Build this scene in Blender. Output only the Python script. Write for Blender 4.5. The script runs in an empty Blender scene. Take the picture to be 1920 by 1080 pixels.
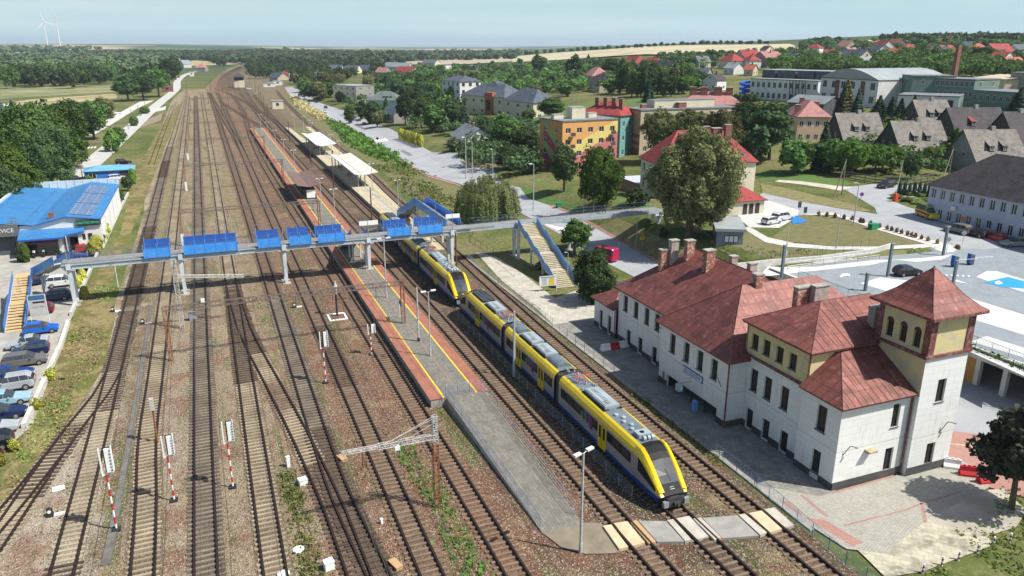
import bpy, bmesh, math, random
import numpy as np
from mathutils import Vector, Matrix
random.seed(7); RNG=np.random.default_rng(11)
SC=bpy.context.scene; COL=SC.collection; R=math.radians
# ---------------------------------------------------------------- camera, sky, sun, exposure
FP=1430.; YH=85.; HC=34.5
PIT=math.atan((540-YH)/FP); AZ=math.atan(595/(FP/math.cos(PIT)))
cam=bpy.data.cameras.new('camera'); camo=bpy.data.objects.new('camera',cam); COL.objects.link(camo)
cam.sensor_width=36; cam.lens=36*FP/1920; cam.clip_start=.5; cam.clip_end=60000
camo.location=(0,0,HC); camo.rotation_euler=(math.pi/2-PIT,0,-AZ); SC.camera=camo
SUNEL=R(53); SUNAZ=math.atan2(.77,-.64)
sd=Vector((math.sin(SUNAZ)*math.cos(SUNEL),math.cos(SUNAZ)*math.cos(SUNEL),math.sin(SUNEL)))
sl=bpy.data.lights.new('sun','SUN'); sl.energy=5.0; sl.angle=R(.5); sl.color=(1,.96,.88)
so=bpy.data.objects.new('sun',sl); COL.objects.link(so); so.rotation_euler=(-sd).to_track_quat('-Z','Y').to_euler(); so.location=(60,-60,120)
W=bpy.data.worlds.new('World'); SC.world=W; W.use_nodes=True
nt=W.node_tree; nt.nodes.clear()
wo=nt.nodes.new('ShaderNodeOutputWorld'); bg=nt.nodes.new('ShaderNodeBackground'); sk=nt.nodes.new('ShaderNodeTexSky')
sk.sky_type='NISHITA'; sk.sun_disc=False; sk.sun_elevation=SUNEL; sk.sun_rotation=SUNAZ; sk.air_density=1.0; sk.dust_density=1.6; sk.ozone_density=1.4; sk.altitude=100
# thin high cloud veil, strongest near the horizon, streaked by stretched noise
tc=nt.nodes.new('ShaderNodeTexCoord'); mp=nt.nodes.new('ShaderNodeMapping'); mp.inputs['Scale'].default_value=(1.5,1.5,26)
nz=nt.nodes.new('ShaderNodeTexNoise'); nz.inputs['Scale'].default_value=1.3; nz.inputs['Detail'].default_value=5
cr=nt.nodes.new('ShaderNodeMapRange'); cr.inputs['From Min'].default_value=.35; cr.inputs['From Max'].default_value=.7; cr.inputs['To Min'].default_value=0; cr.inputs['To Max'].default_value=1
vc=nt.nodes.new('ShaderNodeMix'); vc.data_type='RGBA'; vc.inputs[6].default_value=(3.9,6.0,6.5,1); vc.inputs[7].default_value=(5.6,6.9,7.1,1)
sz=nt.nodes.new('ShaderNodeSeparateXYZ'); hz=nt.nodes.new('ShaderNodeMapRange'); hz.inputs['From Min'].default_value=.02; hz.inputs['From Max'].default_value=.22; hz.inputs['To Min'].default_value=.95; hz.inputs['To Max'].default_value=.0
mx=nt.nodes.new('ShaderNodeMix'); mx.data_type='RGBA'
nt.links.new(tc.outputs['Generated'],mp.inputs[0]); nt.links.new(tc.outputs['Generated'],sz.inputs[0]); nt.links.new(mp.outputs[0],nz.inputs['Vector']); nt.links.new(nz.outputs[0],cr.inputs[0]); nt.links.new(cr.outputs[0],vc.inputs[0]); nt.links.new(sz.outputs[2],hz.inputs[0]); nt.links.new(hz.outputs[0],mx.inputs[0]); nt.links.new(vc.outputs[2],mx.inputs[7])
nt.links.new(sk.outputs[0],mx.inputs[6]); nt.links.new(mx.outputs[2],bg.inputs[0]); bg.inputs[1].default_value=.10; nt.links.new(bg.outputs[0],wo.inputs[0])
SC.view_settings.view_transform='Standard'; SC.view_settings.look='None'; SC.view_settings.gamma=1; SC.view_settings.exposure=.38
SC.cycles.max_bounces=5; SC.cycles.diffuse_bounces=2; SC.cycles.glossy_bounces=2; SC.cycles.transmission_bounces=3; SC.cycles.volume_bounces=0; SC.cycles.transparent_max_bounces=4
# ---------------------------------------------------------------- the lie of the land
cP,sP=math.cos(PIT),math.sin(PIT); cA,sA=math.cos(AZ),math.sin(AZ)
def ss(a,b,x):
    t=min(1,max(0,(x-a)/(b-a))); return t*t*(3-2*t)
def ip(x,xs,ys):
    if x<=xs[0]: return ys[0]
    for i in range(1,len(xs)):
        if x<=xs[i]: return ys[i-1]+(ys[i]-ys[i-1])*(x-xs[i-1])/(xs[i]-xs[i-1])
    return ys[-1]
def h(X,Y):
    d=math.hypot(X,Y); a=math.degrees(math.atan2(X,Y))
    if Y<83.9: p=3.7*ss(88,92,X)
    else: p=(4.2+(1.5-4.2)*ss(128,165,Y)*(1-ss(110,140,X)))*ss(68,75.5,X)
    z=p
    if X>60: z+=ip(a,[10,21.6,30.7,39,48,70],[0,.12,.6,.75,1,1])*ip(d,[0,130,200,250,400,613,900,1300,1800,3000],[0,0,1.5,6,13,24,36,44,52,55])*ss(60,90,X)
    if d>1400: z+=ip(a,[-30,-2,6,14,20],[1,.9,.35,.05,0])*ip(d,[1400,3200,6000,12000],[0,20,44,60])
    return z
def ray(px,py):
    u=px-960; v=540-py; f=FP*cP+v*sP
    return (f*sA+u*cA, f*cA-u*sA, -FP*sP+v*cP)
def G(px,py,z=0.):
    r=ray(px,py); t=(z-HC)/r[2]; return (r[0]*t,r[1]*t)
def G2(px,py,e=0.):
    "where the line of sight first meets the land (raised by e)"
    r=ray(px,py); n=math.hypot(r[0],r[1]); r=(r[0]/n,r[1]/n,r[2]/n); d=20.; pd=d
    while d<9000:
        if HC+r[2]*d<=h(r[0]*d,r[1]*d)+e:
            lo,hi=pd,d
            for i in range(24):
                m=(lo+hi)/2
                if HC+r[2]*m<=h(r[0]*m,r[1]*m)+e: hi=m
                else: lo=m
            return (r[0]*hi,r[1]*hi,h(r[0]*hi,r[1]*hi))
        pd=d; d*=1.01
    return (r[0]*6000,r[1]*6000,h(r[0]*6000,r[1]*6000))
# ---------------------------------------------------------------- mesh helper
class MB:
    def __init__(s): s.v=[]; s.f=[]; s.m=[]
    def quad(s,a,b,c,d,m=0):
        n=len(s.v); s.v+=[a,b,c,d]; s.f.append((n,n+1,n+2,n+3)); s.m.append(m)
    def tri(s,a,b,c,m=0):
        n=len(s.v); s.v+=[a,b,c]; s.f.append((n,n+1,n+2)); s.m.append(m)
    def poly(s,pts,m=0):
        n=len(s.v); s.v+=list(pts); s.f.append(tuple(range(n,n+len(pts)))); s.m.append(m)
    def box(s,x0,x1,y0,y1,z0,z1,m=0,top=None):
        n=len(s.v); s.v+=[(x0,y0,z0),(x1,y0,z0),(x1,y1,z0),(x0,y1,z0),(x0,y0,z1),(x1,y0,z1),(x1,y1,z1),(x0,y1,z1)]
        for q in ((0,3,2,1),(4,5,6,7),(0,1,5,4),(1,2,6,5),(2,3,7,6),(3,0,4,7)): s.f.append(tuple(n+i for i in q)); s.m.append(m)
        if top is not None: s.m[-5]=top
        return s
    def obox(s,c,sx,sy,sz,rz=0,m=0):
        "box standing on c, turned by rz"
        co,si=math.cos(rz),math.sin(rz); n=len(s.v)
        for z in (0,sz):
            for x,y in ((-sx/2,-sy/2),(sx/2,-sy/2),(sx/2,sy/2),(-sx/2,sy/2)): s.v.append((c[0]+x*co-y*si,c[1]+x*si+y*co,c[2]+z))
        for q in ((0,3,2,1),(4,5,6,7),(0,1,5,4),(1,2,6,5),(2,3,7,6),(3,0,4,7)): s.f.append(tuple(n+i for i in q)); s.m.append(m)
        return s
    def prism(s,pts,z0,z1,m=0,mt=None):
        a=0
        for i in range(len(pts)): a+=pts[i-1][0]*pts[i][1]-pts[i][0]*pts[i-1][1]
        if a<0: pts=pts[::-1]
        n=len(s.v); k=len(pts); s.v+=[(p[0],p[1],z0) for p in pts]+[(p[0],p[1],z1) for p in pts]
        s.f.append(tuple(range(n+k-1,n-1,-1))); s.m.append(m); s.f.append(tuple(range(n+k,n+2*k))); s.m.append(m if mt is None else mt)
        for i in range(k): j=(i+1)%k; s.f.append((n+i,n+j,n+k+j,n+k+i)); s.m.append(m)
        return s
    def tube(s,p,q,r,r2=None,k=6,m=0):
        p=Vector(p); q=Vector(q); r2=r if r2 is None else r2; d=(q-p).normalized(); a=Vector((0,0,1)) if abs(d.z)<.9 else Vector((1,0,0))
        u=d.cross(a).normalized(); w=d.cross(u); n=len(s.v)
        for c,rr in ((p,r),(q,r2)):
            for i in range(k): t=2*math.pi*i/k; s.v.append(tuple(c+u*(math.cos(t)*rr)+w*(math.sin(t)*rr)))
        for i in range(k): j=(i+1)%k; s.f.append((n+i,n+k+i,n+k+j,n+j)); s.m.append(m)
        s.f.append(tuple(range(n,n+k))); s.m.append(m); s.f.append(tuple(range(n+2*k-1,n+k-1,-1))); s.m.append(m)
        return s
    def bar(s,p,q,w,m=0): return s.tube(p,q,w*.7,k=4,m=m)
    def lathe(s,c,prof,k=16,m=0,sx=1,sy=1):
        n=len(s.v)
        for r,z in prof:
            for i in range(k): t=2*math.pi*i/k; s.v.append((c[0]+r*math.cos(t)*sx,c[1]+r*math.sin(t)*sy,c[2]+z))
        for j in range(len(prof)-1):
            for i in range(k): a=n+j*k+i; b=n+j*k+(i+1)%k; s.f.append((a,b,b+k,a+k)); s.m.append(m)
        s.f.append(tuple(range(n+k-1,n-1,-1))); s.m.append(m); e=n+(len(prof)-1)*k; s.f.append(tuple(range(e,e+k))); s.m.append(m)
        return s
    def lattice(s,p,q,w,hh,n,t=.05,m=0):
        "four-chord truss from p to q"
        p=Vector(p); q=Vector(q); d=(q-p).normalized(); up=Vector((0,0,1)) if abs(d.z)<.8 else Vector((0,1,0)); sx=d.cross(up).normalized(); up=sx.cross(d)
        cs=[(sx*(a*w/2)+up*(b*hh/2)) for a,b in ((-1,-1),(1,-1),(1,1),(-1,1))]
        for c in cs: s.bar(p+c,q+c,t,m)
        for i in range(n):
            a=p+(q-p)*(i/n); b=p+(q-p)*((i+1)/n)
            for k in range(4):
                c0,c1=cs[k],cs[(k+1)%4]
                if i%2: c0,c1=c1,c0
                s.bar(a+c0,b+c1,t*.6,m)
                s.bar(b+c0,b+c1,t*.6,m)
        return s
    def holewall(s,o,u,L,Hh,holes,depth,m=0,mr=None,z0=0):
        "wall in the plane through o along unit u (outward normal = u rotated -90 about z), openings (u0,u1,z0,z1) with reveals"
        mr=m if mr is None else mr; nx,ny=u[1],-u[0]
        us=sorted(set([0,L]+[a for q in holes for a in q[:2]])); zs=sorted(set([z0,Hh]+[a for q in holes for a in q[2:4]]))
        P=lambda a,z,dd=0:(o[0]+u[0]*a-nx*dd,o[1]+u[1]*a-ny*dd,o[2]+z)
        for i in range(len(us)-1):
            for j in range(len(zs)-1):
                cu=(us[i]+us[i+1])/2; cz=(zs[j]+zs[j+1])/2
                if any(q[0]<cu<q[1] and q[2]<cz<q[3] for q in holes): continue
                s.quad(P(us[i],zs[j]),P(us[i+1],zs[j]),P(us[i+1],zs[j+1]),P(us[i],zs[j+1]),m)
        for a,b,c,d in [q[:4] for q in holes]:
            s.quad(P(a,c),P(a,d),P(a,d,depth),P(a,c,depth),mr); s.quad(P(b,d),P(b,c),P(b,c,depth),P(b,d,depth),mr)
            s.quad(P(a,d),P(b,d),P(b,d,depth),P(a,d,depth),mr); s.quad(P(b,c),P(a,c),P(a,c,depth),P(b,c,depth),mr)
        return s
    def each(s,name,mats,parent=None,**k):
        "build every box collected here as its own part"
        for i in range(0,len(s.v),8):
            q=MB(); q.v=s.v[i:i+8]; q.f=[tuple(a-i for a in f) for f in s.f if i<=f[0]<i+8]; q.m=[0]*len(q.f); q.build(name,mats,parent,**k)
    def build(s,name,mats,parent=None,world=False,smooth=False):
        me=bpy.data.meshes.new(name); v=s.v
        if parent is not None and world:
            l=parent.location; v=[(a[0]-l[0],a[1]-l[1],a[2]-l[2]) for a in v]
        me.from_pydata([tuple(a) for a in v],[],s.f)
        if not isinstance(mats,(list,tuple)): mats=[mats]
        for q in mats: me.materials.append(q)
        me.polygons.foreach_set('material_index',s.m)
        if smooth: me.polygons.foreach_set('use_smooth',[True]*len(s.f))
        me.update()
        o=bpy.data.objects.new(name,me); COL.objects.link(o)
        if parent is not None: o.parent=parent
        return o
def tag(o,label=None,cat=None,group=None,kind=None):
    if label: o['label']=label
    if cat: o['category']=cat
    if group: o['group']=group
    if kind: o['kind']=kind
    return o
def T(name,label,cat,loc=(0,0,0),rz=0,group=None,scale=None):
    o=bpy.data.objects.new(name,None); COL.objects.link(o); loc=tuple(loc); o.location=loc if len(loc)==3 else (*loc,h(*loc)); o.rotation_euler=(0,0,rz); o.empty_display_size=.2
    if scale: o.scale=(scale,)*3 if not isinstance(scale,tuple) else scale
    return tag(o,label,cat,group)
def struct(name,mb,mats,label=None,**k):
    o=mb.build(name,mats,**k); o['kind']='structure'
    if label: o['label']=label
    return o
def dup(root,loc,rz=0,label=None,scale=None,group=None):
    r=root.copy(); COL.objects.link(r); r.location=loc; r.rotation_euler=(0,0,rz)
    if scale: r.scale=(scale,)*3 if not isinstance(scale,tuple) else scale
    if label: r['label']=label
    if group: r['group']=group
    for ch in KIDS.get(root.name,()) :
        c=ch.copy(); COL.objects.link(c); c.parent=r
        for g in KIDS.get(ch.name,()):
            d=g.copy(); COL.objects.link(d); d.parent=c
    return r
KIDS={}
def kids(root):
    for o in list(COL.objects):
        if o.parent is not None: KIDS.setdefault(o.parent.name,[]).append(o) if o not in KIDS.get(o.parent.name,[]) else None
    return root
def proto(root):
    "remember the children of a first-of-its-kind so it can be copied"
    ch=[o for o in root.children_recursive if o.parent==root]; KIDS[root.name]=ch
    for c in ch: KIDS[c.name]=[o for o in root.children_recursive if o.parent==c]
    return root
class Kind:
    "first call uses the thing itself, later calls copy it"
    def __init__(s,root): s.r=proto(root); s.used=False
    def put(s,loc,rz=0,label=None,scale=None,group=None):
        if not s.used:
            s.used=True; r=s.r; r.location=loc; r.rotation_euler=(0,0,rz)
            if scale: r.scale=(scale,)*3 if not isinstance(scale,tuple) else scale
            if label: r['label']=label
            if group: r['group']=group
            return r
        return dup(s.r,loc,rz,label,scale,group)
def text(name,body,size,loc,rot,mat,parent=None,ext=.01,align='CENTER'):
    c=bpy.data.curves.new(name,'FONT'); c.body=body; c.size=size; c.extrude=ext; c.align_x=align; c.align_y='CENTER'; c.materials.append(mat)
    tmp=bpy.data.objects.new(name+'_curve',c); COL.objects.link(tmp); dg=bpy.context.evaluated_depsgraph_get(); dg.update(); me=bpy.data.meshes.new_from_object(tmp.evaluated_get(dg)); bpy.data.objects.remove(tmp)
    o=bpy.data.objects.new(name,me); COL.objects.link(o); o.location=loc; o.rotation_euler=rot
    if parent is not None:
        o.parent=parent; o.location=(loc[0]-parent.location[0],loc[1]-parent.location[1],loc[2]-parent.location[2])
    return o
# ---------------------------------------------------------------- materials
def newmat(name):
    m=bpy.data.materials.new(name); m.use_nodes=True; n=m.node_tree; b=n.nodes['Principled BSDF']; return m,n,b
def nd(n,t,**k):
    x=n.nodes.new(t)
    for a,v in k.items(): setattr(x,a,v)
    return x
def noise(n,vec,scale,detail=3,rough=.55):
    x=nd(n,'ShaderNodeTexNoise'); x.inputs['Scale'].default_value=scale; x.inputs['Detail'].default_value=detail; x.inputs['Roughness'].default_value=rough
    n.links.new(vec,x.inputs['Vector']); return x.outputs[0]
def mix(n,fac,a,b,mode='MIX'):
    x=nd(n,'ShaderNodeMix',data_type='RGBA',blend_type=mode)
    for i,v in ((0,fac),(6,a),(7,b)):
        if isinstance(v,(int,float)): x.inputs[i].default_value=v
        elif isinstance(v,tuple): x.inputs[i].default_value=(*v,1)
        else: n.links.new(v,x.inputs[i])
    return x.outputs[2]
def mr(n,v,a,b,c=0.,d=1.):
    x=nd(n,'ShaderNodeMapRange'); n.links.new(v,x.inputs[0])
    for i,q in enumerate((a,b,c,d)): x.inputs[i+1].default_value=q
    return x.outputs[0]
def math_(n,op,a,b=0.):
    x=nd(n,'ShaderNodeMath',operation=op)
    for i,v in ((0,a),(1,b)):
        if isinstance(v,(int,float)): x.inputs[i].default_value=v
        else: n.links.new(v,x.inputs[i])
    return x.outputs[0]
def pos(n): return nd(n,'ShaderNodeNewGeometry').outputs['Position']
def setb(n,b,col=None,rough=.8,metal=0,bump=None,bs=.3,bd=.05,spec=.5):
    if col is not None:
        if isinstance(col,tuple): b.inputs['Base Color'].default_value=(*col,1)
        else: n.links.new(col,b.inputs['Base Color'])
    b.inputs['Roughness'].default_value=rough; b.inputs['Metallic'].default_value=metal; b.inputs['Specular IOR Level'].default_value=spec
    if bump is not None:
        x=nd(n,'ShaderNodeBump'); x.inputs['Strength'].default_value=bs; x.inputs['Distance'].default_value=bd; n.links.new(bump,x.inputs['Height']); n.links.new(x.outputs[0],b.inputs['Normal'])
def M(name,c,c2=None,sc=2.,rough=.75,metal=0,bs=0,bd=.05,spec=.4,lo=.35,hi=.65,detail=4,fine=0):
    "plain painted / mineral surface with weathering between two colours"
    m,n,b=newmat(name)
    if c2 is None: c2=tuple(x*.82 for x in c)
    p=pos(n); f=noise(n,p,sc,detail); col=mix(n,mr(n,f,lo,hi),c,c2)
    if fine: col=mix(n,mr(n,noise(n,p,sc*14,2),.35,.65,0,fine),col,tuple(x*.5 for x in c),'MIX')
    setb(n,b,col,rough,metal,f if bs else None,bs,bd,spec); return m
WHITE=M('white_paint',(.72,.72,.70),(.6,.6,.57),1.2,.7)
DARK=M('dark_glass',(.018,.02,.024),(.03,.033,.04),.7,.12,spec=.6)
FRAMEW=M('window_frame_white',(.75,.75,.73),(.68,.68,.66))
BLACK=M('black_rubber',(.02,.02,.02),(.03,.03,.03))
STEEL=M('galvanised_steel',(.42,.44,.45),(.33,.35,.36),3,.5,.5)
POSTG=M('lamp_post_concrete',(.46,.47,.46),(.36,.37,.36),2,.75)
RUST=M('rusty_steel',(.23,.085,.045),(.34,.16,.09),4,.85,.2)
RUSTD=M('dark_rusty_steel',(.09,.05,.038),(.16,.085,.06),4,.8,.3)
LATW=M('pale_lattice_paint',(.52,.53,.52),(.36,.33,.3),2.5,.7)
CONC=M('concrete',(.40,.385,.35),(.27,.26,.235),1.5,.9,bs=.1)
CONCL=M('pale_concrete',(.58,.57,.53),(.45,.44,.41),1.,.9)
RED=M('signal_red',(.55,.02,.02),(.45,.03,.03))
YEL=M('yellow_line_paint',(.78,.56,.03),(.66,.46,.06),1.5,.7)
BLUE=M('bridge_blue',(.03,.16,.55),(.05,.2,.6),1.2,.5)
BLUEL=M('faded_bridge_blue',(.10,.28,.62),(.2,.4,.68),1.,.6)
ORANGE=M('orange',(.6,.25,.05)); GREENS=M('green_sign',(.02,.25,.12)); 
# ---------------------------------------------------------------- ground
def ground_mat():
    m,n,b=newmat('grassland'); p=pos(n); L=n.links
    big=noise(n,p,.035,4); mid=noise(n,p,.22,4); fine=noise(n,p,1.6,4); vf=noise(n,p,9.,2)
    c=mix(n,mr(n,mid,.38,.62),(.07,.10,.026),(.14,.155,.05))
    c=mix(n,mr(n,math_(n,'ADD',math_(n,'MULTIPLY',big,.5),math_(n,'MULTIPLY',fine,.5)),.47,.58),c,(.23,.20,.095))
    c=mix(n,mr(n,vf,.35,.7,0,.5),c,(.035,.06,.015))
    # far farmland: patchwork of stubble, crops and woods
    vd=nd(n,'ShaderNodeVectorMath',operation='LENGTH'); L.new(p,vd.inputs[0]); far=mr(n,vd.outputs['Value'],700,1500)
    mpg=nd(n,'ShaderNodeMapping'); mpg.inputs['Scale'].default_value=(.0022,.0010,0); mpg.inputs['Rotation'].default_value=(0,0,.5); L.new(p,mpg.inputs[0])
    vo=nd(n,'ShaderNodeTexVoronoi'); vo.inputs['Scale'].default_value=1.; L.new(mpg.outputs[0],vo.inputs['Vector'])
    sp=nd(n,'ShaderNodeSeparateColor'); L.new(vo.outputs['Color'],sp.inputs[0])
    rp=nd(n,'ShaderNodeValToRGB'); rp.color_ramp.interpolation='CONSTANT'; e=rp.color_ramp.elements; e[0].color=(.045,.075,.03,1); e[1].position=.45; e[1].color=(.36,.30,.17,1)
    for q,cc in ((.62,(.1,.14,.05,1)),(.75,(.42,.36,.22,1)),(.86,(.05,.08,.035,1))): x=e.new(q); x.color=cc
    L.new(sp.outputs[0],rp.inputs[0]); c=mix(n,far,c,rp.outputs[0])
    setb(n,b,c,.95,0,vf,.25,.08,.1); return m
GR=ground_mat()
def lines(*segs):
    o=[]
    for a,b,s in segs: o+=list(np.arange(a,b,s))
    return sorted(set(round(float(x),2) for x in o))
xs=lines((-9000,-1500,1500),(-1500,-300,150),(-300,56,24),(56,64,4),(64,96,1.6),(96,200,4),(200,420,11),(420,1500,60),(1500,3000,250),(3000,14001,1000))
ys=lines((-400,20,60),(20,80,10),(80,90,1.0),(83.9,84,1),(90,180,4),(180,420,11),(420,1500,60),(1500,3000,200),(3000,20001,1000))
mb=MB(); idx={}
for j,y in enumerate(ys):
    for i,x in enumerate(xs): mb.v.append((x,y,h(x,y)))
nx=len(xs)
for j in range(len(ys)-1):
    for i in range(nx-1): a=j*nx+i; mb.f.append((a,a+1,a+nx+1,a+nx)); mb.m.append(0)
struct('ground',mb,GR,smooth=True)
def drape(name,pts,mat,off=.02,step=4.,kind='structure',label=None):
    "flat area laid over the land; pts are world (x,y)"
    bm=bmesh.new(); vs=[bm.verts.new((p[0],p[1],0)) for p in pts]; bm.faces.new(vs)
    flat=all(abs(h(p[0],p[1]))<1e-6 for p in pts) and max(p[0] for p in pts)<66
    if not flat:
        x0,x1=min(p[0] for p in pts),max(p[0] for p in pts); y0,y1=min(p[1] for p in pts),max(p[1] for p in pts)
        for k in range(2):
            a,bb=((x0,x1),(y0,y1))[k]; s=max(step,(bb-a)/60); t=math.floor(a/s)*s+s
            while t<bb:
                no=(1,0,0) if k==0 else (0,1,0); co=(t,0,0) if k==0 else (0,t,0)
                bmesh.ops.bisect_plane(bm,geom=bm.verts[:]+bm.edges[:]+bm.faces[:],plane_co=co,plane_no=no); t+=s
    bmesh.ops.triangulate(bm,faces=bm.faces[:])
    for v in bm.verts: v.co.z=h(v.co.x,v.co.y)+off
    for f in bm.faces:
        f.normal_update()
        if f.normal.z<0: f.normal_flip()
    me=bpy.data.meshes.new(name); bm.to_mesh(me); bm.free(); me.materials.append(mat)
    o=bpy.data.objects.new(name,me); COL.objects.link(o); o['kind']=kind
    if label: o['label']=label
    return o
def D(name,px,mat,off=.02,step=4.,**k): return drape(name,[G2(*p)[:2] for p in px],mat,off,step,**k)
# trackbed: ballast whose tone changes from track to track
def bed_mat():
    m,n,b=newmat('ballast'); L=n.links; p=pos(n)
    s=nd(n,'ShaderNodeSeparateXYZ'); L.new(p,s.inputs[0])
    w=math_(n,'ADD',s.outputs[0],math_(n,'MULTIPLY',math_(n,'SUBTRACT',noise(n,p,.25,3),.5),7.))
    x=mr(n,w,-20,42); rp=nd(n,'ShaderNodeValToRGB'); e=rp.color_ramp.elements
    cols=[(0,(.36,.29,.21)),(.12,(.42,.36,.28)),(.155,(.16,.125,.075)),(.20,(.33,.27,.195)),(.28,(.27,.215,.145)),(.36,(.30,.235,.16)),(.42,(.23,.16,.10)),(.49,(.19,.11,.07)),(.6,(.18,.10,.063)),(.7,(.13,.08,.053)),(.78,(.085,.058,.04)),(.86,(.085,.068,.042)),(.93,(.13,.105,.068)),(1,(.17,.14,.085))]
    e[0].color=(*cols[0][1],1); e[0].position=0; e[1].color=(*cols[-1][1],1); e[1].position=1
    for q,cc in cols[1:-1]: y=e.new(q); y.color=(*cc,1)
    L.new(x,rp.inputs[0]); c=rp.outputs[0]
    patch=noise(n,p,.16,5,.6); c=mix(n,mr(n,patch,.54,.66,0,.7),c,(.33,.255,.14))           # dry grass and pale stone
    c=mix(n,mr(n,noise(n,p,.24,4,.6),.48,.62,0,.65),c,(.19,.085,.05))                         # rust
    st=nd(n,'ShaderNodeMapping'); st.inputs['Scale'].default_value=(.5,.06,1); L.new(p,st.inputs[0])
    g=noise(n,st.outputs[0],.9,4,.65); g2=noise(n,p,1.3,3); gm=math_(n,'MULTIPLY',mr(n,g,.52,.62),mr(n,g2,.2,.6)); c=mix(n,gm,c,(.10,.125,.035))
    fy=math_(n,'MULTIPLY',mr(n,s.outputs[1],95,190),mr(n,s.outputs[0],7,2)); sg_=nd(n,'ShaderNodeMapping'); sg_.inputs['Scale'].default_value=(.42,.018,1); L.new(p,sg_.inputs[0]); ng=noise(n,sg_.outputs[0],1.,5,.6)
    c=mix(n,math_(n,'MULTIPLY',fy,mr(n,ng,.44,.56,0,.8)),c,mix(n,mr(n,noise(n,p,.3,4),.4,.6),(.31,.24,.13),(.20,.19,.075)))
    vo=nd(n,'ShaderNodeTexVoronoi'); vo.inputs['Scale'].default_value=11.; L.new(p,vo.inputs['Vector'])
    sc=nd(n,'ShaderNodeSeparateColor'); L.new(vo.outputs['Color'],sc.inputs[0])
    c=mix(n,mr(n,sc.outputs[0],0,.5,.8,0),c,(.045,.034,.028)); c=mix(n,mr(n,sc.outputs[1],.78,.99,0,.7),c,(.55,.46,.36))
    setb(n,b,c,.95,0,vo.outputs['Distance'],.7,.12,.15); return m
BED=bed_mat()
drape('trackbed',[(-19.5,10),(-19,60),(-17,68),(-15.5,77),(-14.2,88),(-14.4,120),(-14.2,180),(-17.8,255),(-18,560),(-12,700),(62,700),(52,520),(47.5,400),(46,319),(45,252),(43.4,207),(41.8,180),(40.9,145),(39.8,121),(38.5,112),(38.2,10)],BED,.012)
DIRT=M('bare_earth',(.33,.26,.18),(.2,.15,.1),.7,.95,bs=.2,fine=.4)
PALE=M('pale_sand',(.58,.54,.46),(.44,.39,.31),.5,.95,bs=.1,fine=.25)
ASPH=M('street_surface',(.36,.37,.38),(.30,.31,.32),.25,.9,fine=.12)
ASPD=M('dark_patch',(.13,.13,.13),(.2,.2,.2),.5,.9)
CONR=M('concrete_road',(.52,.51,.48),(.43,.42,.39),.3,.9,fine=.15)
GRASSG=M('lush_grass',(.075,.15,.025),(.13,.2,.05),1.5,.95,bs=.3,fine=.5)
GRASSD=M('dry_grass',(.27,.23,.10),(.14,.15,.05),.8,.95,bs=.3,fine=.5)
GRASSM=M('mown_grass',(.125,.135,.045),(.21,.175,.085),.9,.95,bs=.2,fine=.4)
def brick_mat(name,c1,c2,mortar,bw,bh,rot=0,stain=.3,msize=.012,soft=.5,zz=False):
    m,n,b=newmat(name); L=n.links; p=pos(n); mp=nd(n,'ShaderNodeMapping'); mp.inputs['Rotation'].default_value=(R(90) if zz else 0,0,rot); L.new(p,mp.inputs[0])
    t=nd(n,'ShaderNodeTexBrick'); t.inputs['Scale'].default_value=1; t.inputs['Brick Width'].default_value=bw; t.inputs['Row Height'].default_value=bh; t.inputs['Mortar Size'].default_value=msize
    for i,cc in ((1,c1),(2,c2),(3,mortar)): t.inputs[i].default_value=(*cc,1)
    L.new(mp.outputs[0],t.inputs[0]); c=mix(n,mr(n,noise(n,p,.6,5,.6),.45,.68,0,stain),t.outputs[0],tuple(x*.35 for x in c1)); c=mix(n,mr(n,noise(n,p,2.3,3),.5,.7,0,stain*.5),c,tuple(min(.8,x*1.5) for x in c2))
    setb(n,b,c,.92,0,t.outputs['Fac'],.12,-.02,.2); return m
PAVG=brick_mat('grey_block_paving',(.235,.22,.185),(.165,.155,.13),(.10,.095,.085),.5,.25,R(90))
PAVR=brick_mat('red_platform_slabs',(.36,.155,.105),(.29,.125,.085),(.2,.08,.05),1.0,.5,R(90),.25)
PAVS=brick_mat('station_platform_slabs',(.29,.275,.24),(.22,.21,.185),(.1,.1,.1),.5,.5,0,.5)
PAVP=brick_mat('plaza_block_paving',(.40,.385,.33),(.33,.315,.27),(.2,.19,.17),.22,.22,R(40),.18)
PAVL=brick_mat('pale_slab_path',(.50,.47,.40),(.41,.38,.32),(.22,.2,.16),.6,.6,0,.35)
PAVPK=brick_mat('pink_block_paving',(.40,.23,.19),(.36,.21,.175),(.25,.12,.1),.25,.25,0,.15)
PAVD=brick_mat('grey_blue_deck_paving',(.28,.31,.33),(.24,.27,.29),(.18,.2,.21),.4,.4,0,.2)
# ---------------------------------------------------------------- tracks
RAIL=M('rail_steel',(.05,.03,.022),(.03,.02,.017),3,.6,.4)
WOOD=M('timber_sleeper',(.14,.098,.07),(.23,.165,.115),.9,.95,bs=.2)
WOODD=M('dark_timber_sleeper',(.065,.045,.034),(.12,.085,.06),.9,.95)
SLC=M('concrete_sleeper',(.40,.335,.235),(.24,.19,.13),.3,.95)
SLD=M('oil_dark_sleeper',(.13,.11,.085),(.24,.20,.15),.4,.95)
def resample(pl,step):
    pts=[]; acc=0.; prev=pl[0]; pts.append((pl[0][0],pl[0][1],0))
    P=[Vector(p) for p in pl]; L=[0]
    for i in range(1,len(P)): L.append(L[-1]+(P[i]-P[i-1]).length)
    out=[]; t=0; i=0
    while t<L[-1]:
        while t>L[i+1]: i+=1
        f=(t-L[i])/(L[i+1]-L[i]); p=P[i].lerp(P[i+1],f); d=(P[i+1]-P[i]).normalized(); out.append((p.x,p.y,d.x,d.y)); t+=step
    p=P[-1]; d=(P[-1]-P[-2]).normalized(); out.append((p.x,p.y,d.x,d.y)); return out
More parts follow.
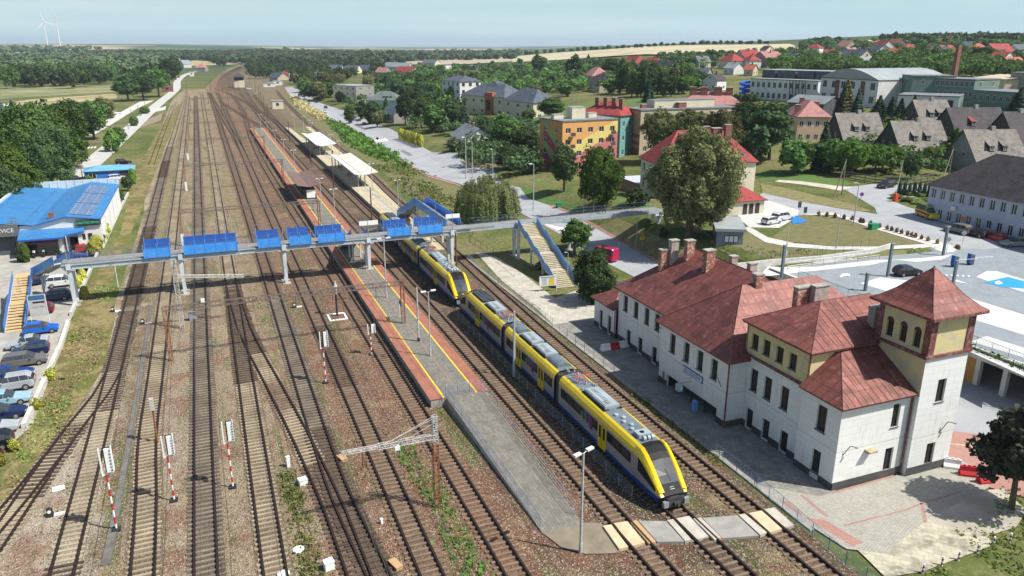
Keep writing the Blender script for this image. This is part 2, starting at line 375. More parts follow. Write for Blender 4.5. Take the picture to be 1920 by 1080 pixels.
def smooth_pl(pl,n=4):
    if len(pl)<3: return pl
    o=[]
    for i in range(len(pl)-1):
        p0=pl[max(0,i-1)]; p1=pl[i]; p2=pl[i+1]; p3=pl[min(len(pl)-1,i+2)]
        for k in range(n):
            t=k/n; o.append(tuple(.5*(2*p1[a]+(-p0[a]+p2[a])*t+(2*p0[a]-5*p1[a]+4*p2[a]-p3[a])*t*t+(-p0[a]+3*p1[a]-3*p2[a]+p3[a])*t**3) for a in (0,1)))
    o.append(pl[-1]); return o
def track(pl,mats,s0=26,s1=640,label=None,zt=.0,long=2.5,bedm=None):
    pl=smooth_pl(pl); t=bpy.data.objects.new('railway_track',None); COL.objects.link(t); t['kind']='structure'; t.location=(pl[0][0],pl[0][1],0)
    if label: t['label']=label
    R_=resample(pl,3.)
    if bedm is not None:
        mb=MB(); zz=.018+zt*.5
        for (x,y,dx,dy),(x2,y2,ex,ey) in zip(R_[:-1],R_[1:]):
            mb.quad((x+dy*-1.75,y-dx*-1.75,zz-.012),(x-dy*-1.35,y+dx*-1.35,zz-.0),(x-dy*-1.35,y+dx*-1.35,zz),(x,y,zz)) if False else mb.quad((x-dy*1.25,y+dx*1.25,zz),(x+dy*1.25,y-dx*1.25,zz),(x2+ey*1.25,y2-ex*1.25,zz),(x2-ey*1.25,y2+ex*1.25,zz))
        mb.build('ballast',bedm,t,world=True)
    for sgn in (-1,1):
        mb=MB(); ring=[]
        for x,y,dx,dy in R_:
            ox,oy=dy*sgn,-dx*sgn; z1=.27+zt
            n0=len(mb.v)
            for o,z in ((.66,.07),(.675,z1),(.825,z1),(.84,.07)): mb.v.append((x+ox*o,y+oy*o,z))  # wider than a real rail: the dark width takes in its shadow
            ring.append(n0)
        for a,b in zip(ring[:-1],ring[1:]):
            for k in range(3): 
                q=(a+k,a+k+1,b+k+1,b+k) if sgn<0 else (a+k,b+k,b+k+1,a+k+1)
                mb.f.append(q); mb.m.append(0)
        mb.build('rail',RAIL,t,world=True)
    mb=MB()
    for i,(x,y,dx,dy) in enumerate(resample(pl,.62)):
        if y<s0 or y>s1 or (y>300 and i%2): continue
        a=math.atan2(dy,dx)-math.pi/2; k=0
        for z0,z1,mat in mats[1:]:
            if z0<=y<z1: k=mat
        mb.obox((x+random.uniform(-.05,.05),y,.02),(long if mats[0][k] is not SLC else 2.15)+random.uniform(-.1,.1),.21,.105+zt+random.uniform(-.006,.006),a+random.uniform(-.012,.012),k)
    mb.build('sleepers',mats[0],t,world=True)['kind']='stuff'
    return t
def strip_mat(name,c,c2):
    m,n,b=newmat(name); p=pos(n); L=n.links; c0=mix(n,mr(n,noise(n,p,.35,5,.6),.4,.62),c,c2); vo=nd(n,'ShaderNodeTexVoronoi'); vo.inputs['Scale'].default_value=11.; L.new(p,vo.inputs['Vector']); sc=nd(n,'ShaderNodeSeparateColor'); L.new(vo.outputs['Color'],sc.inputs[0])
    c0=mix(n,mr(n,sc.outputs[0],0,.5,.75,0),c0,tuple(x*.3 for x in c)); c0=mix(n,mr(n,sc.outputs[1],.75,.98,0,.6),c0,tuple(min(.7,x*2.6) for x in c)); setb(n,b,c0,.95,0,vo.outputs['Distance'],.7,.12,.1); return m
BE_=strip_mat('pale_ballast',(.34,.285,.215),(.25,.205,.15)); TN_=strip_mat('tan_ballast',(.20,.16,.11),(.14,.11,.075)); DK_=strip_mat('oil_dark_ballast',(.10,.08,.06),(.16,.13,.09)); RU_=strip_mat('rusty_ballast',(.17,.095,.06),(.21,.13,.085)); BR_=strip_mat('brown_ballast',(.15,.10,.07),(.20,.15,.10))
SM=[SLC,WOOD,WOODD,SLD]
TR={}
TR['A']=track([(-12.4,88),(-13,82.5),(-14,77.8),(-14.9,73.6),(-16,67),(-17,60.5),(-18.4,52),(-20,42)],(SM,(0,200,0),(63,76,2)),zt=.004,bedm=BE_)
TR['A2']=track([(-15.6,70),(-16.9,64),(-18.9,56),(-21,48)],(SM,(0,200,0)),zt=.008,bedm=BE_)
TR['B']=track([(-12.6,30),(-12.45,52),(-12.3,100),(-12.3,266),(-11.65,370),(-10.6,549)],(SM,(0,53,2),(53,78,0),(78,110,2),(110,300,3),(112,165,2),(228,262,2)),bedm=BE_)
TR['C']=track([(-7.1,30),(-7.3,48),(-7.6,60),(-8.05,72),(-7.95,100),(-7.95,263),(-8.2,600)],(SM,(0,700,0)),bedm=TN_)
TR['D']=track([(-3.3,30),(-3.3,300),(-3.4,600)],(SM,(0,700,3)),bedm=DK_)
TR['E']=track([(1.1,30),(1.1,300),(.7,640)],(SM,(0,80,0),(80,112,2),(112,700,0)),bedm=TN_)
TR['E2']=track([(1.15,118),(1.4,108),(1.9,97),(2.6,88.8),(3.5,80.7),(4.5,71.3),(5.2,64),(6.0,54),(6.3,47),(6.5,40),(6.6,30)],(SM,(0,60,2),(60,88,0),(72,79,1),(88,200,2)),zt=.004,bedm=BR_)
TR['F']=track([(8.2,30),(7.7,42),(7.0,52),(6.7,62),(6.65,100),(6.6,362),(6.3,650)],(SM,(0,67,2),(67,110,3),(110,700,1)),zt=.008,bedm=DK_)
TR['G']=track([(11.0,30),(11.0,100),(11.1,256),(11.6,400),(12,650)],(SM,(0,50,1),(50,95,2),(50,75,1),(95,700,1)),bedm=BR_)
TR['H']=track([(16.4,28),(16.35,62),(16.1,130),(15.4,230),(16.2,300),(17.7,358),(20.6,459),(21.5,600)],(SM,(0,700,1)),bedm=RU_)
TR['I']=track([(25.9,28),(25.9,280),(26.6,400),(28,640)],(SM,(0,700,1)),bedm=BR_)
TR['J']=track([(30.65,28),(30.65,200),(31,300),(32.5,420),(36,600)],(SM,(0,700,1)),bedm=DK_)
TR['K']=track([(36.1,28),(36.1,55),(36.4,75),(36.9,93),(37.9,121),(38.7,145),(39.9,180),(41.2,207),(42.6,252),(43.6,319),(45.6,403),(50,520),(57,660)],(SM,(0,700,1)),bedm=BR_)
track([(-16.2,255),(-16.3,370),(-15.6,540)],(SM,(0,1,0)),s1=0,zt=-.1)
track([(6.4,650),(9,420),(10.6,330),(11.2,262)],(SM,(0,700,1)),zt=.006)
track([(12,520),(19,420),(25,330),(25.9,280)],(SM,(0,700,1)),zt=.006)
track([(18,650),(26,520),(31,400),(31,330)],(SM,(0,700,1)),zt=.006)
track([(33,640),(30,520),(26.4,400),(26.1,350)],(SM,(0,700,1)),zt=.006)
# far throat: bed and rails curving away to the right
far=[(430,171),(432,150),(440,137),(452,128),(463,121)]
D('trackbed',[(380,173),(390,160),(400,150),(412,138),(428,128),(448,120),(472,117),(476,124),(472,132),(500,145),(540,158),(580,176)],BED,.05)
for k,dx in enumerate((-24,-16,-8,0,8,18,30)):
    pl=[G(p[0]+dx*(1-.22*i),p[1]) for i,p in enumerate(far)]; track(pl,(SM,(0,1,0)),s1=0,zt=.25)
# ---------------------------------------------------------------- platforms, ramps, paths
mb=MB(); 
mb.box(17.9,23.95,67,348,0,.86,0); mb.box(17.8,19.15,66.95,348.1,.86,.92,1); mb.box(19.15,19.32,67,348,.86,.922,2); mb.box(19.32,22.62,67,348,.86,.918,3); mb.box(22.62,22.79,67,348,.86,.922,2); mb.box(22.79,24.0,66.95,348.1,.86,.92,1)
mb.box(20.96,21.06,67.5,347,.918,.924,4)
PATCHR=M('rusty_drain_line',(.35,.2,.13))
struct('platform',mb,[CONC,PAVR,YEL,PAVG,PATCHR],label='long island platform with red edge slabs and yellow lines')
def kx(y): return ip(y,[93,121,145,180,207,252,319,403],[36.9,37.9,38.7,39.9,41.2,42.6,43.6,45.6])
PAVB=brick_mat('beige_platform_slabs',(.50,.45,.35),(.42,.38,.29),(.25,.22,.17),.5,.5,0,.3)
mb=MB(); ysP=[123,135,150,165,180,195,210,230,252,275,300,319,345]
def strip(fa,fb,z0,z1,m): 
    for a,b in zip(ysP[:-1],ysP[1:]):
        mb.quad((fa(a),a,z1),(fb(a),a,z1),(fb(b),b,z1),(fa(b),b,z1),m); mb.quad((fa(b),b,z0),(fa(a),a,z0),(fa(a),a,z1),(fa(b),b,z1),m); mb.quad((fb(a),a,z0),(fb(b),b,z0),(fb(b),b,z1),(fb(a),a,z1),m)
strip(lambda y:32.25,lambda y:kx(y)-1.62,0,.9,0); mb.quad((32.25,123,0),(kx(123)-1.62,123,0),(kx(123)-1.62,123,.9),(32.25,123,.9),0)
strip(lambda y:33.2,lambda y:33.38,.9,.906,1); strip(lambda y:kx(y)-2.75,lambda y:kx(y)-2.57,.9,.906,1)
struct('platform',mb,[PAVB,YEL],label='second island platform under the white canopies')
drape('grass_strip',[(35.2,262),(39,262),(40.6,345),(33.8,345)],GRASSM,.915)
# ramp at the near end of the platform
mb=MB(); mb.quad((19.9,44,.1),(23.2,44,.1),(23.5,67,.9),(19.5,67,.9),0); mb.quad((19.9,44,0),(19.9,44,.1),(19.5,67,.9),(19.5,67,0),1); mb.quad((23.2,44,.1),(23.2,44,0),(23.5,67,0),(23.5,67,.9),1); mb.quad((19.9,44,0),(23.2,44,0),(23.2,44,.1),(19.9,44,.1),1)
struct('ramp',mb,[PAVG,CONC],label='paved ramp down from the island platform')
PAVO=M('worn_asphalt',(.20,.165,.12),(.27,.23,.17),.8,.95,bs=.1,fine=.3)
drape('path',[(19.9,44.2),(20.5,42),(21.8,40.7),(23.8,40.0),(25.3,40.4),(24.5,43.6),(23.2,44.2)],PAVO,.09)
def slab(name,px,mat,z1=.25,z0=.0,label=None,thing=None):
    mb=MB(); mb.prism([G(p[0],p[1],z1) for p in px],z0,z1); o=mb.build(name,mat); 
    if thing: tag(o,label,thing[0],thing[1])
    else: o['kind']='structure'
    return o
CRB=M('beige_crossing_panel',(.60,.50,.33),(.50,.40,.25),1.2,.9); CRO=M('orange_crossing_panel',(.46,.30,.15),(.44,.30,.16),1.5,.9); CRG=M('pale_crossing_panel',(.5,.47,.40),(.4,.37,.31),1.3,.9); CRA=M('crossing_asphalt',(.25,.245,.23),(.34,.32,.29),1,.95)
g='panels of the boarded track crossing'
for px,mt,lb in (([(1131,986),(1146,983),(1178,1025),(1161,1029)],CRB,'leftmost beige panel of the track crossing, beside the lamp post'),
    ([(1151,981),(1176,977),(1209,1017),(1184,1024)],CRB,'wide beige crossing panel between the rails left of the train'),
    ([(1182,978),(1194,975),(1230,1015),(1217,1019)],CRO,'orange-brown crossing panel right of the first pair of rails'),
    ([(1251,975),(1262,973),(1297,1012),(1285,1014)],CRG,'narrow pale crossing panel just left of the rails ahead of the train nose'),
    ([(1268,972),(1292,967),(1328,1005),(1304,1012)],CRG,'pale ribbed crossing panel between the rails ahead of the train nose'),
    ([(1300,972),(1314,970),(1353,1008),(1340,1012)],CRG,'narrow pale crossing panel just right of the rails ahead of the train nose'),
    ([(1385,965),(1399,962),(1438,998),(1426,1003)],CRG,'worn crossing panel left of the rails beside the station'),
    ([(1404,962),(1428,957),(1466,991),(1444,998)],CRB,'beige crossing panel between the rails beside the station'),
    ([(1433,955),(1452,951),(1490,984),(1472,989)],CRG,'grey crossing panel between the last rail and the station platform')):
    slab('crossing_panel',px,mt,label=lb,thing=('crossing panel',g))
for px in ([(1197,976),(1249,977),(1283,1015),(1233,1016)],[(1317,971),(1382,966),(1423,1004),(1355,1009)]): slab('crossing_path',px,CRA,.2)
# station platform, plaza, paths
drape('station_platform',[(38.9,43.5),(38.9,84),(44.3,84),(44.3,40.3),(42.5,40.3)],PAVS,.13)
mb=MB(); mb.box(38.55,38.9,37,119,0,.13); struct('platform_kerb',mb,CONC)
drape('plaza',[(38.9,43.6),(42.5,40.4),(58,40.4),(58,37.5),(56.2,36.2),(48.1,34.9),(41.6,32.9),(39.4,34.3),(38.8,38.6)],PAVP,.115)
def stripe(px,w=.2,z=.122):
    P_=[G(*q) for q in px]
    for a,b in zip(P_[:-1],P_[1:]):
        d=Vector((b[0]-a[0],b[1]-a[1])).normalized(); nn=(-d.y*w/2,d.x*w/2); drape('paving_stripe',[(a[0]-nn[0],a[1]-nn[1]),(b[0]-nn[0],b[1]-nn[1]),(b[0]+nn[0],b[1]+nn[1]),(a[0]+nn[0],a[1]+nn[1])],PAVPK,z)
stripe([(1502,930),(1551,971)],.25); stripe([(1582,988),(1700,958),(1728,946),(1799,925)],.16); stripe([(1728,946),(1735,981)],.25); stripe([(1559,927),(1676,894)],.22)
drape('paving_stripe',[G(*q) for q in ((1461,941),(1478,943),(1507,972),(1545,977),(1619,1020),(1598,1027),(1560,1003),(1490,962))],PAVPK,.119)
PAVW=brick_mat('weedy_slab_paving',(.50,.46,.36),(.40,.37,.28),(.30,.28,.19),.8,.5,R(40),.85,.02)
DUST=M('dusty_concrete',(.46,.43,.36),(.33,.30,.24),.35,.95,bs=.1,fine=.15)
drape('slab_yard',[G(*q) for q in ((1600,1026),(1735,981),(1850,1006),(1862,1024),(1730,1074),(1660,1085),(1625,1050))],PAVW,.106)
drape('pale_yard',[G(*q) for q in ((1735,981),(1728,946),(1799,926),(1880,918),(1925,960),(1905,990),(1850,1008))],DUST,.112)
drape('lower_yard',[(57,42),(58,36.2),(62,34),(75,30),(90,45),(73.3,83.8),(57,83.8)],ASPH,.10)
drape('pink_path',[(56.4,39.3),(56.2,36.4),(57.6,34.2),(64,37.5),(66,41),(61,45),(58,45)],PAVPK,.107)
drape('yellow_kerb_line',[(58.6,43.4),(59.3,42.9),(64.4,39.4),(63.8,39.0)],M('ochre_paving',(.58,.45,.22)),.112)
D('path',[(892,474),(930,482),(975,510),(1040,560),(1082,545),(1112,562),(1118,582),(1116,606),(1070,640),(1000,575),(940,527)],PAVL,.09)
D('path',[(770,470),(800,455),(895,455),(935,478),(900,484),(850,480)],GRASSM,.05)
# ---------------------------------------------------------------- station building
PLW=M('white_plaster',(.74,.745,.72),(.62,.625,.60),.5,.85,lo=.4,hi=.75,fine=.06)
def plaster_mat():
    m,n,b=newmat('white_plaster'); p=pos(n); s=nd(n,'ShaderNodeSeparateXYZ'); n.links.new(p,s.inputs[0]); c_=nd(n,'ShaderNodeCombineXYZ'); n.links.new(math_(n,'ADD',s.outputs[0],s.outputs[1]),c_.inputs[0]); n.links.new(s.outputs[2],c_.inputs[1])
    t=nd(n,'ShaderNodeTexBrick'); t.inputs['Scale'].default_value=1; t.inputs['Brick Width'].default_value=1.3; t.inputs['Row Height'].default_value=.62; t.inputs['Mortar Size'].default_value=.012; n.links.new(c_.outputs[0],t.inputs[0])
    for i,cc in ((1,(.76,.765,.74)),(2,(.72,.725,.705)),(3,(.58,.58,.56))): t.inputs[i].default_value=(*cc,1)
    st=nd(n,'ShaderNodeMapping'); st.inputs['Scale'].default_value=(1.6,1.6,.22); n.links.new(p,st.inputs[0])
    col=mix(n,mr(n,noise(n,st.outputs[0],1.4,5,.65),.56,.72,0,.5),t.outputs[0],(.47,.46,.42)); low=mr(n,s.outputs[2],1.9,.6,0,.5); col=mix(n,math_(n,'MULTIPLY',low,mr(n,noise(n,p,1.2,4),.4,.6)),col,(.5,.49,.45)); col=mix(n,math_(n,'MULTIPLY',math_(n,'LESS_THAN',math_(n,'ABSOLUTE',math_(n,'SUBTRACT',s.outputs[2],3.55)),.03),.6),col,(.3,.3,.3))
    setb(n,b,col,.85,spec=.3); return m
PLW=plaster_mat()
PLY=M('peeling_yellow_plaster',(.62,.52,.27),(.50,.45,.31),.9,.9,lo=.5,hi=.62)
PLR=M('dark_red_trim',(.17,.05,.045),(.3,.2,.18),3,.8,lo=.45,hi=.75)
PLIN=M('dark_plinth',(.055,.055,.055),(.09,.088,.085),1,.8)
BRN=M('brown_timber',(.05,.03,.022),(.08,.05,.035),2,.6)
def roof_mat(name,c,c2,wear,ang=0,seam=1.0,tile=.0,str_=.5,metal=.15,axis=0,ang2=0):
    "sheet or tile roof; rows across the slope"
    m,n,b=newmat(name); L=n.links; tcn=nd(n,'ShaderNodeTexCoord'); p=tcn.outputs['Object'] if tile else pos(n)
    f=noise(n,p,.45,5,.6); c0=mix(n,mr(n,f,.4,.62),c,c2); c0=mix(n,mr(n,noise(n,p,1.6,5,.65),.55,.63,0,wear),c0,tuple(min(.75,x*1.45+.05) for x in c)); c0=mix(n,mr(n,noise(n,p,.9,4,.6),.55,.7,0,.5),c0,tuple(x*.35 for x in c))
    g=nd(n,'ShaderNodeNewGeometry'); s=nd(n,'ShaderNodeSeparateXYZ'); L.new(p,s.inputs[0]); sn=nd(n,'ShaderNodeSeparateXYZ'); L.new(g.outputs['Normal'],sn.inputs[0])
    # seams run down the slope: use the coordinate along the eaves, chosen by which way the sheet faces
    isx=math_(n,'GREATER_THAN',math_(n,'ABSOLUTE',sn.outputs[0]),math_(n,'ABSOLUTE',sn.outputs[1]))
    w=nd(n,'ShaderNodeMix',data_type='FLOAT'); L.new(isx,w.inputs[0]); L.new(s.outputs[0],w.inputs[2]); L.new(s.outputs[1],w.inputs[3])
    fr=math_(n,'FRACT',math_(n,'DIVIDE',math_(n,'ADD',w.outputs[0],500.),seam)); ln=math_(n,'LESS_THAN',fr,.07 if not tile else .18)
    fz=math_(n,'FRACT',math_(n,'DIVIDE',s.outputs[2],.75 if not tile else tile)); lz=math_(n,'LESS_THAN',fz,.07 if not tile else .22)
    l=math_(n,'MAXIMUM',ln,math_(n,'MULTIPLY',lz,.6)); c0=mix(n,math_(n,'MULTIPLY',l,str_),c0,tuple(x*.35 for x in c))
    setb(n,b,c0,.55 if not tile else .8,metal,l,.35,.04,.4); return m
RFR=roof_mat('red_sheet_roof',(.225,.075,.058),(.15,.052,.043),.5,seam=.95,str_=.85)
stn=T('station_building','white station building with rusty red sheet roofs and a square corner tower','railway station',(49,58,0))
def win(par,o,u,a,b,c,d,depth,fm=BRN,name='window',mull=1,bars=(),pane=DARK,arch=False):
    nx,ny=u[1],-u[0]; P=lambda s,z,dd:(o[0]+u[0]*s-nx*dd,o[1]+u[1]*s-ny*dd,o[2]+z)
    mb=MB(); mb.quad(P(a,c,depth),P(b,c,depth),P(b,d,depth),P(a,d,depth),1); w=.06 if b-a<3 else .1; dd=depth-.045
    def bar(s0,s1,z0,z1):
        mb.quad(P(s0,z0,dd),P(s1,z0,dd),P(s1,z1,dd),P(s0,z1,dd),0)
        mb.quad(P(s0,z0,depth),P(s0,z1,depth),P(s0,z1,dd),P(s0,z0,dd),0); mb.quad(P(s1,z0,dd),P(s1,z1,dd),P(s1,z1,depth),P(s1,z0,depth),0)
    bar(a,a+w,c,d); bar(b-w,b,c,d); bar(a+w,b-w,c,c+w); bar(a+w,b-w,d-w,d)
    for k in range(mull): s=a+(b-a)*(k+1)/(mull+1); bar(s-w*.5,s+w*.5,c+w,d-w)
    for z in bars: bar(a+w,b-w,z-w*.4,z+w*.4)
    wd=mb.build(name,[fm,pane],par,world=True)
    return wd
def sill(par,o,u,a,b,c,m):
    nx,ny=u[1],-u[0]; P=lambda s,z,dd:(o[0]+u[0]*s-nx*dd,o[1]+u[1]*s-ny*dd,o[2]+z); mb=MB(); n=len(mb.v)
    mb.v+=[P(a-.06,c-.06,-.08),P(b+.06,c-.06,-.08),P(b+.06,c-.06,.0),P(a-.06,c-.06,.0),P(a-.06,c-.01,-.08),P(b+.06,c-.01,-.08),P(b+.06,c+.01,.2),P(a-.06,c+.01,.2)]
    for q in ((0,1,2,3),(4,7,6,5),(0,4,5,1),(1,5,6,2),(2,6,7,3),(3,7,4,0)): mb.f.append(q); mb.m.append(0)
    return mb.build('sill',m,par,world=True)
def facade(par,name,o,u,L,Hh,holes,mat,depth=.22,z0=0,fm=BRN,mull=1,sills=True,pane=DARK,extra=None,wname='window'):
    mb=MB(); mb.holewall(o,u,L,Hh,holes,depth,0,0,z0); w=mb.build(name,mat,par,world=True)
    for q in holes:
        if len(q)>4 and q[4]=='skip': continue
        isdoor=q[2]<=.25
        wd=win(par,o,u,q[0],q[1],q[2],q[3],depth,fm,'door' if isdoor else wname,mull,(q[2]+(q[3]-q[2])*.68,) if q[3]-q[2]>1.5 else (),pane)
        if sills and not isdoor: sill(par,o,u,q[0],q[1],q[2],PLIN)
    return w
def run(o,L,pts,w,z0,z1): return [(L-p-w/2,L-p+w/2,z0,z1) for p in pts]
# west walls run from far (large Y) to near, u=(0,-1), outward normal -x
def wy(Y0,ys,w,z0,z1): return [(Y0-y-w/2,Y0-y+w/2,z0,z1) for y in ys]
U=(0,-1)
facade(stn,'wall',(44.0,82.2,0),U,5.6,3.75,wy(82.2,(80.4,78.2),.8,.2,2.6),PLW)
facade(stn,'wall',(44.3,76.6,0),U,12.4,6.6,wy(76.6,(75.0,72.6,70.2,68.0),1.0,4.2,6.15)+wy(76.6,(74.0,71.3,68.2,66.0),.95,.2,2.15),PLW)
facade(stn,'wall',(42.4,64.2,0),U,11.5,6.75,wy(64.2,(62.0,59.5,57.2,54.9),1.0,4.15,6.2)+[(.65,1.15,.75,1.5),(1.6,10.2,0,1.5,'skip')],PLW,depth=.25)
facade(stn,'wall',(44.4,52.7,0),U,7.7,7.2,wy(52.7,(51.6,49.7,47.5),1.0,4.05,6.2)+wy(52.7,(51.7,49.4,47.0),.95,.15,2.15),PLW)
facade(stn,'wall',(44.43,52.7,7.35),U,7.65,3.0,wy(52.7,(52.0,50.4,48.7,47.05),.9,.7,2.15),PLY)
facade(stn,'wall',(43.9,45.0,0),U,4.4,7.4,wy(45.0,(42.6,),1.05,4.5,6.75)+wy(45.0,(42.6,),.95,.7,2.75),PLW,pane=DARK)
S=(1,0)
facade(stn,'wall',(43.9,40.6,0),S,7.4,7.4,[(5.45,6.25,4.7,6.8),(5.35,6.25,.75,2.8)],PLW)
facade(stn,'tower_wall',(51.3,40.0,0),S,4.7,10.7,[(1.85,2.8,6.55,8.6),(1.9,2.85,.8,2.75)],PLW)
mb=MB()
mb.quad((50,76.62,0),(44.3,76.6,0),(44.3,76.6,6.6),(56,76.6,6.6)); mb.quad((50,82.2,0),(44,82.2,0),(44,82.2,3.75),(50,82.2,3.75)); mb.quad((50,82.2,0),(50,76.6,0),(50,76.6,3.75),(50,82.2,3.75))
mb.quad((42.4,52.7,0),(44.4,52.7,0),(44.4,52.7,6.75),(42.4,52.7,6.75)); mb.quad((44.3,64.2,0),(42.4,64.2,0),(42.4,64.2,6.75),(44.3,64.2,6.75)); mb.quad((44.3,45,0),(43.9,45,0),(43.9,45,7.4),(44.4,45,7.4))
mb.quad((58,83-6.4,0),(58,45,0),(58,45,6.6),(58,76.6,6.6))
mb.quad((56,45.1,0),(58,45.1,0),(58,45.1,10.3),(56,45.1,10.3)); 
mb.quad((51.3,40.0,0),(51.3,40.6,0),(51.3,40.6,7.4),(51.3,40.0,7.4))
mb.quad((56,40,0),(56,45.1,0),(56,45.1,10.7),(56,40,10.7)); mb.build('wall',PLW,stn,world=True)
mb=MB(); mb.quad((44.43,45.0,7.35),(51.3,45.0,7.35),(51.3,45.0,10.35),(44.43,45.0,10.35)); mb.quad((58,45.05,7),(58,53,7),(58,53,10.35),(58,45.05,10.35)); mb.quad((44.43,53,7),(44.43,52.7,7),(44.43,52.7,10.35),(44.43,53,10.35)); mb.quad((58,53.2,7),(44.43,53.2,7),(44.43,53.2,10.35),(58,53.2,10.35))
mb.quad((51.3,45.1,7),(51.3,40,7.5),(51.3,40,10.7),(51.3,45.1,10.7)); mb.build('attic_wall',PLY,stn,world=True)
# tower belfry storey: arched windows to the west, blank panel to the south
mb=MB(); zb,zt=10.95,14.1; arcs=[(41.15+1.35*k) for k in range(3)]
ws=[(45.1-y-.36,45.1-y+.36) for y in arcs[::-1]]
mb.holewall((51.3,45.1,zb),U,5.1,zt-zb,[(a,b,.35,1.75) for a,b in ws],.25,0,0)
mb.build('belfry_wall',PLY,stn,world=True)
for a,b in ws:
    mb=MB(); y0,y1=45.1-b,45.1-a; yc=(y0+y1)/2; z=zb+1.75; pts=[(51.285,yc+.36*math.cos(t),z+.36*math.sin(t)) for t in [math.pi*i/8 for i in range(9)]]; mb.poly(pts[::-1],0); mb.build('window_arch',DARK,stn,world=True)
for a,b in ws: win(stn,(51.3,45.1,zb),U,a,b,.35,1.75,.25)
mb=MB(); mb.quad((51.3,40,zb),(56,40,zb),(56,40,zt),(51.3,40,zt)); mb.quad((56,40,zb),(56,45.1,zb),(56,45.1,zt),(56,40,zt)); mb.quad((56,45.1,zb),(51.3,45.1,zb),(51.3,45.1,zt),(56,45.1,zt)); mb.build('belfry_wall',PLY,stn,world=True)
mb=MB()
mb.box(51.24,51.95,39.93,39.997,zb,zt); mb.box(55.35,56.06,39.93,39.997,zb,zt); mb.box(51.23,51.297,39.93,40.5,zb,zt); mb.box(51.23,51.297,44.6,45.1,zb,zt); mb.box(56.003,56.07,39.93,40.6,zb,zt)
mb.box(51.1,56.2,39.82,39.997,10.7,10.95); mb.box(51.1,51.297,40.0,45.1,10.7,10.95); mb.box(56.003,56.2,40,45.2,10.7,10.95)
mb.box(44.2,44.39,45.2,52.7,7.2,7.42); mb.box(44.2,51.3,44.85,44.995,7.33,7.5)
mb.box(43.75,43.89,40.5,45.0,7.3,7.44); mb.build('string_course',PLR,stn,world=True)
# eaves: soffit box plus dark gutter line
mb=MB()
def eaves(x0,x1,y0,y1,z,d=.16): mb.box(x0,x1,y0,y1,z,z+d)
eaves(43.6,50.2,76.9,82.55,3.72,.14); eaves(43.85,58.4,64.5,76.95,6.58); eaves(41.95,58.4,52.25,64.6,6.74); eaves(43.95,58.5,44.55,53.35,10.33); eaves(43.45,51.29,40.15,44.98,7.44); eaves(50.65,56.65,39.35,45.75,14.1,.2)
mb.build('eaves',PLR,stn,world=True)
def hip(par,x0,x1,y0,y1,z0,z1,rx0,rx1,ry,mat,name='roof',t=.06,ridge='x'):
    "hip roof, ridge along x at y=ry from rx0 to rx1 (or along y)"
    mb=MB(); 
    if ridge=='x': a,b=(rx0,ry,z1),(rx1,ry,z1)
    else: a,b=(ry,rx0,z1),(ry,rx1,z1)
    A,B,C,Dd=(x0,y0,z0),(x1,y0,z0),(x1,y1,z0),(x0,y1,z0)
    if ridge=='x':
        mb.quad(A,B,b,a); mb.tri(B,C,b); mb.quad(C,Dd,a,b); mb.tri(Dd,A,a)
    else:
        mb.tri(A,B,a); mb.quad(B,C,b,a); mb.tri(C,Dd,b); mb.quad(Dd,A,a,b)
    for p,q in ((A,B),(B,C),(C,Dd),(Dd,A)): mb.quad((p[0],p[1],z0-t),(q[0],q[1],z0-t),q,p)
    return mb.build(name,mat,par,world=True)
hip(stn,43.55,50.2,76.9,82.65,3.88,5.6,46.5,50.2,79.8,RFR)
hip(stn,43.8,58.5,58,77.0,6.78,11.9,60,72.3,51.6,RFR,ridge='y')
hip(stn,41.85,62,52.2,64.7,6.94,11.95,47.6,57,58.4,RFR)
hip(stn,43.9,58.6,44.5,53.45,10.52,13.0,48.9,54.6,49.3,RFR)
mb=MB(); a=(43.4,40.1,7.62); b=(51.3,40.1,7.62); c=(51.3,44.99,10.35); d=(47.4,44.99,10.35); e=(43.4,44.99,7.62); mb.quad(a,b,c,d); mb.tri(e,a,d); mb.quad((43.4,40.1,7.56),(51.3,40.1,7.56),b,a); mb.quad((43.4,44.99,7.56),(43.4,40.1,7.56),a,e); mb.build('roof',RFR,stn,world=True)
mb=MB(); cx,cy=53.65,42.55; ring=[(3.05,14.32),(2.55,14.62),(1.75,15.35),(.95,16.35),(.12,17.25)]
for (r0,z0_),(r1,z1_) in zip(ring[:-1],ring[1:]):
    for k in range(4):
        s=[(-1,-1),(1,-1),(1,1),(-1,1)]; p,q=s[k],s[(k+1)%4]
        mb.quad((cx+p[0]*r0,cy+p[1]*r0*1.03,z0_),(cx+q[0]*r0,cy+q[1]*r0*1.03,z0_),(cx+q[0]*r1,cy+q[1]*r1*1.03,z1_),(cx+p[0]*r1,cy+p[1]*r1*1.03,z1_))
mb.build('tower_roof',RFR,stn,world=True)
mb=MB(); mb.lathe((cx,cy,17.1),[(.16,0),(.2,.15),(.1,.3),(.01,.45)],8); mb.build('finial',PLR,stn,world=True)
mb=MB() # standing seams and ridge caps
def rib(p,q,w=.03): mb.bar(p,q,w)
for p,q in (((43.9,44.5,10.55),(48.9,49.3,13.03)),((43.9,53.4,10.55),(48.9,49.3,13.03)),((48.9,49.3,13.03),(54.6,49.3,13.03)),((41.85,52.2,6.97),(47.6,58.4,11.98)),((41.85,64.7,6.97),(47.6,58.4,11.98)),((47.6,58.4,11.98),(52,58.4,11.98)),((43.8,77,6.8),(51.6,72.3,11.93)),((51.6,72.3,11.93),(51.6,60,11.93)),((43.4,40.1,7.64),(47.4,44.9,10.37)),
  *[((cx+a*r0,cy+b*r0*1.03,z0_),(cx+a*r1,cy+b*r1*1.03,z1_)) for a,b in ((-1,-1),(1,-1),(-1,1),(1,1)) for (r0,z0_),(r1,z1_) in zip(ring[:-1],ring[1:])]): rib(p,q,.04)
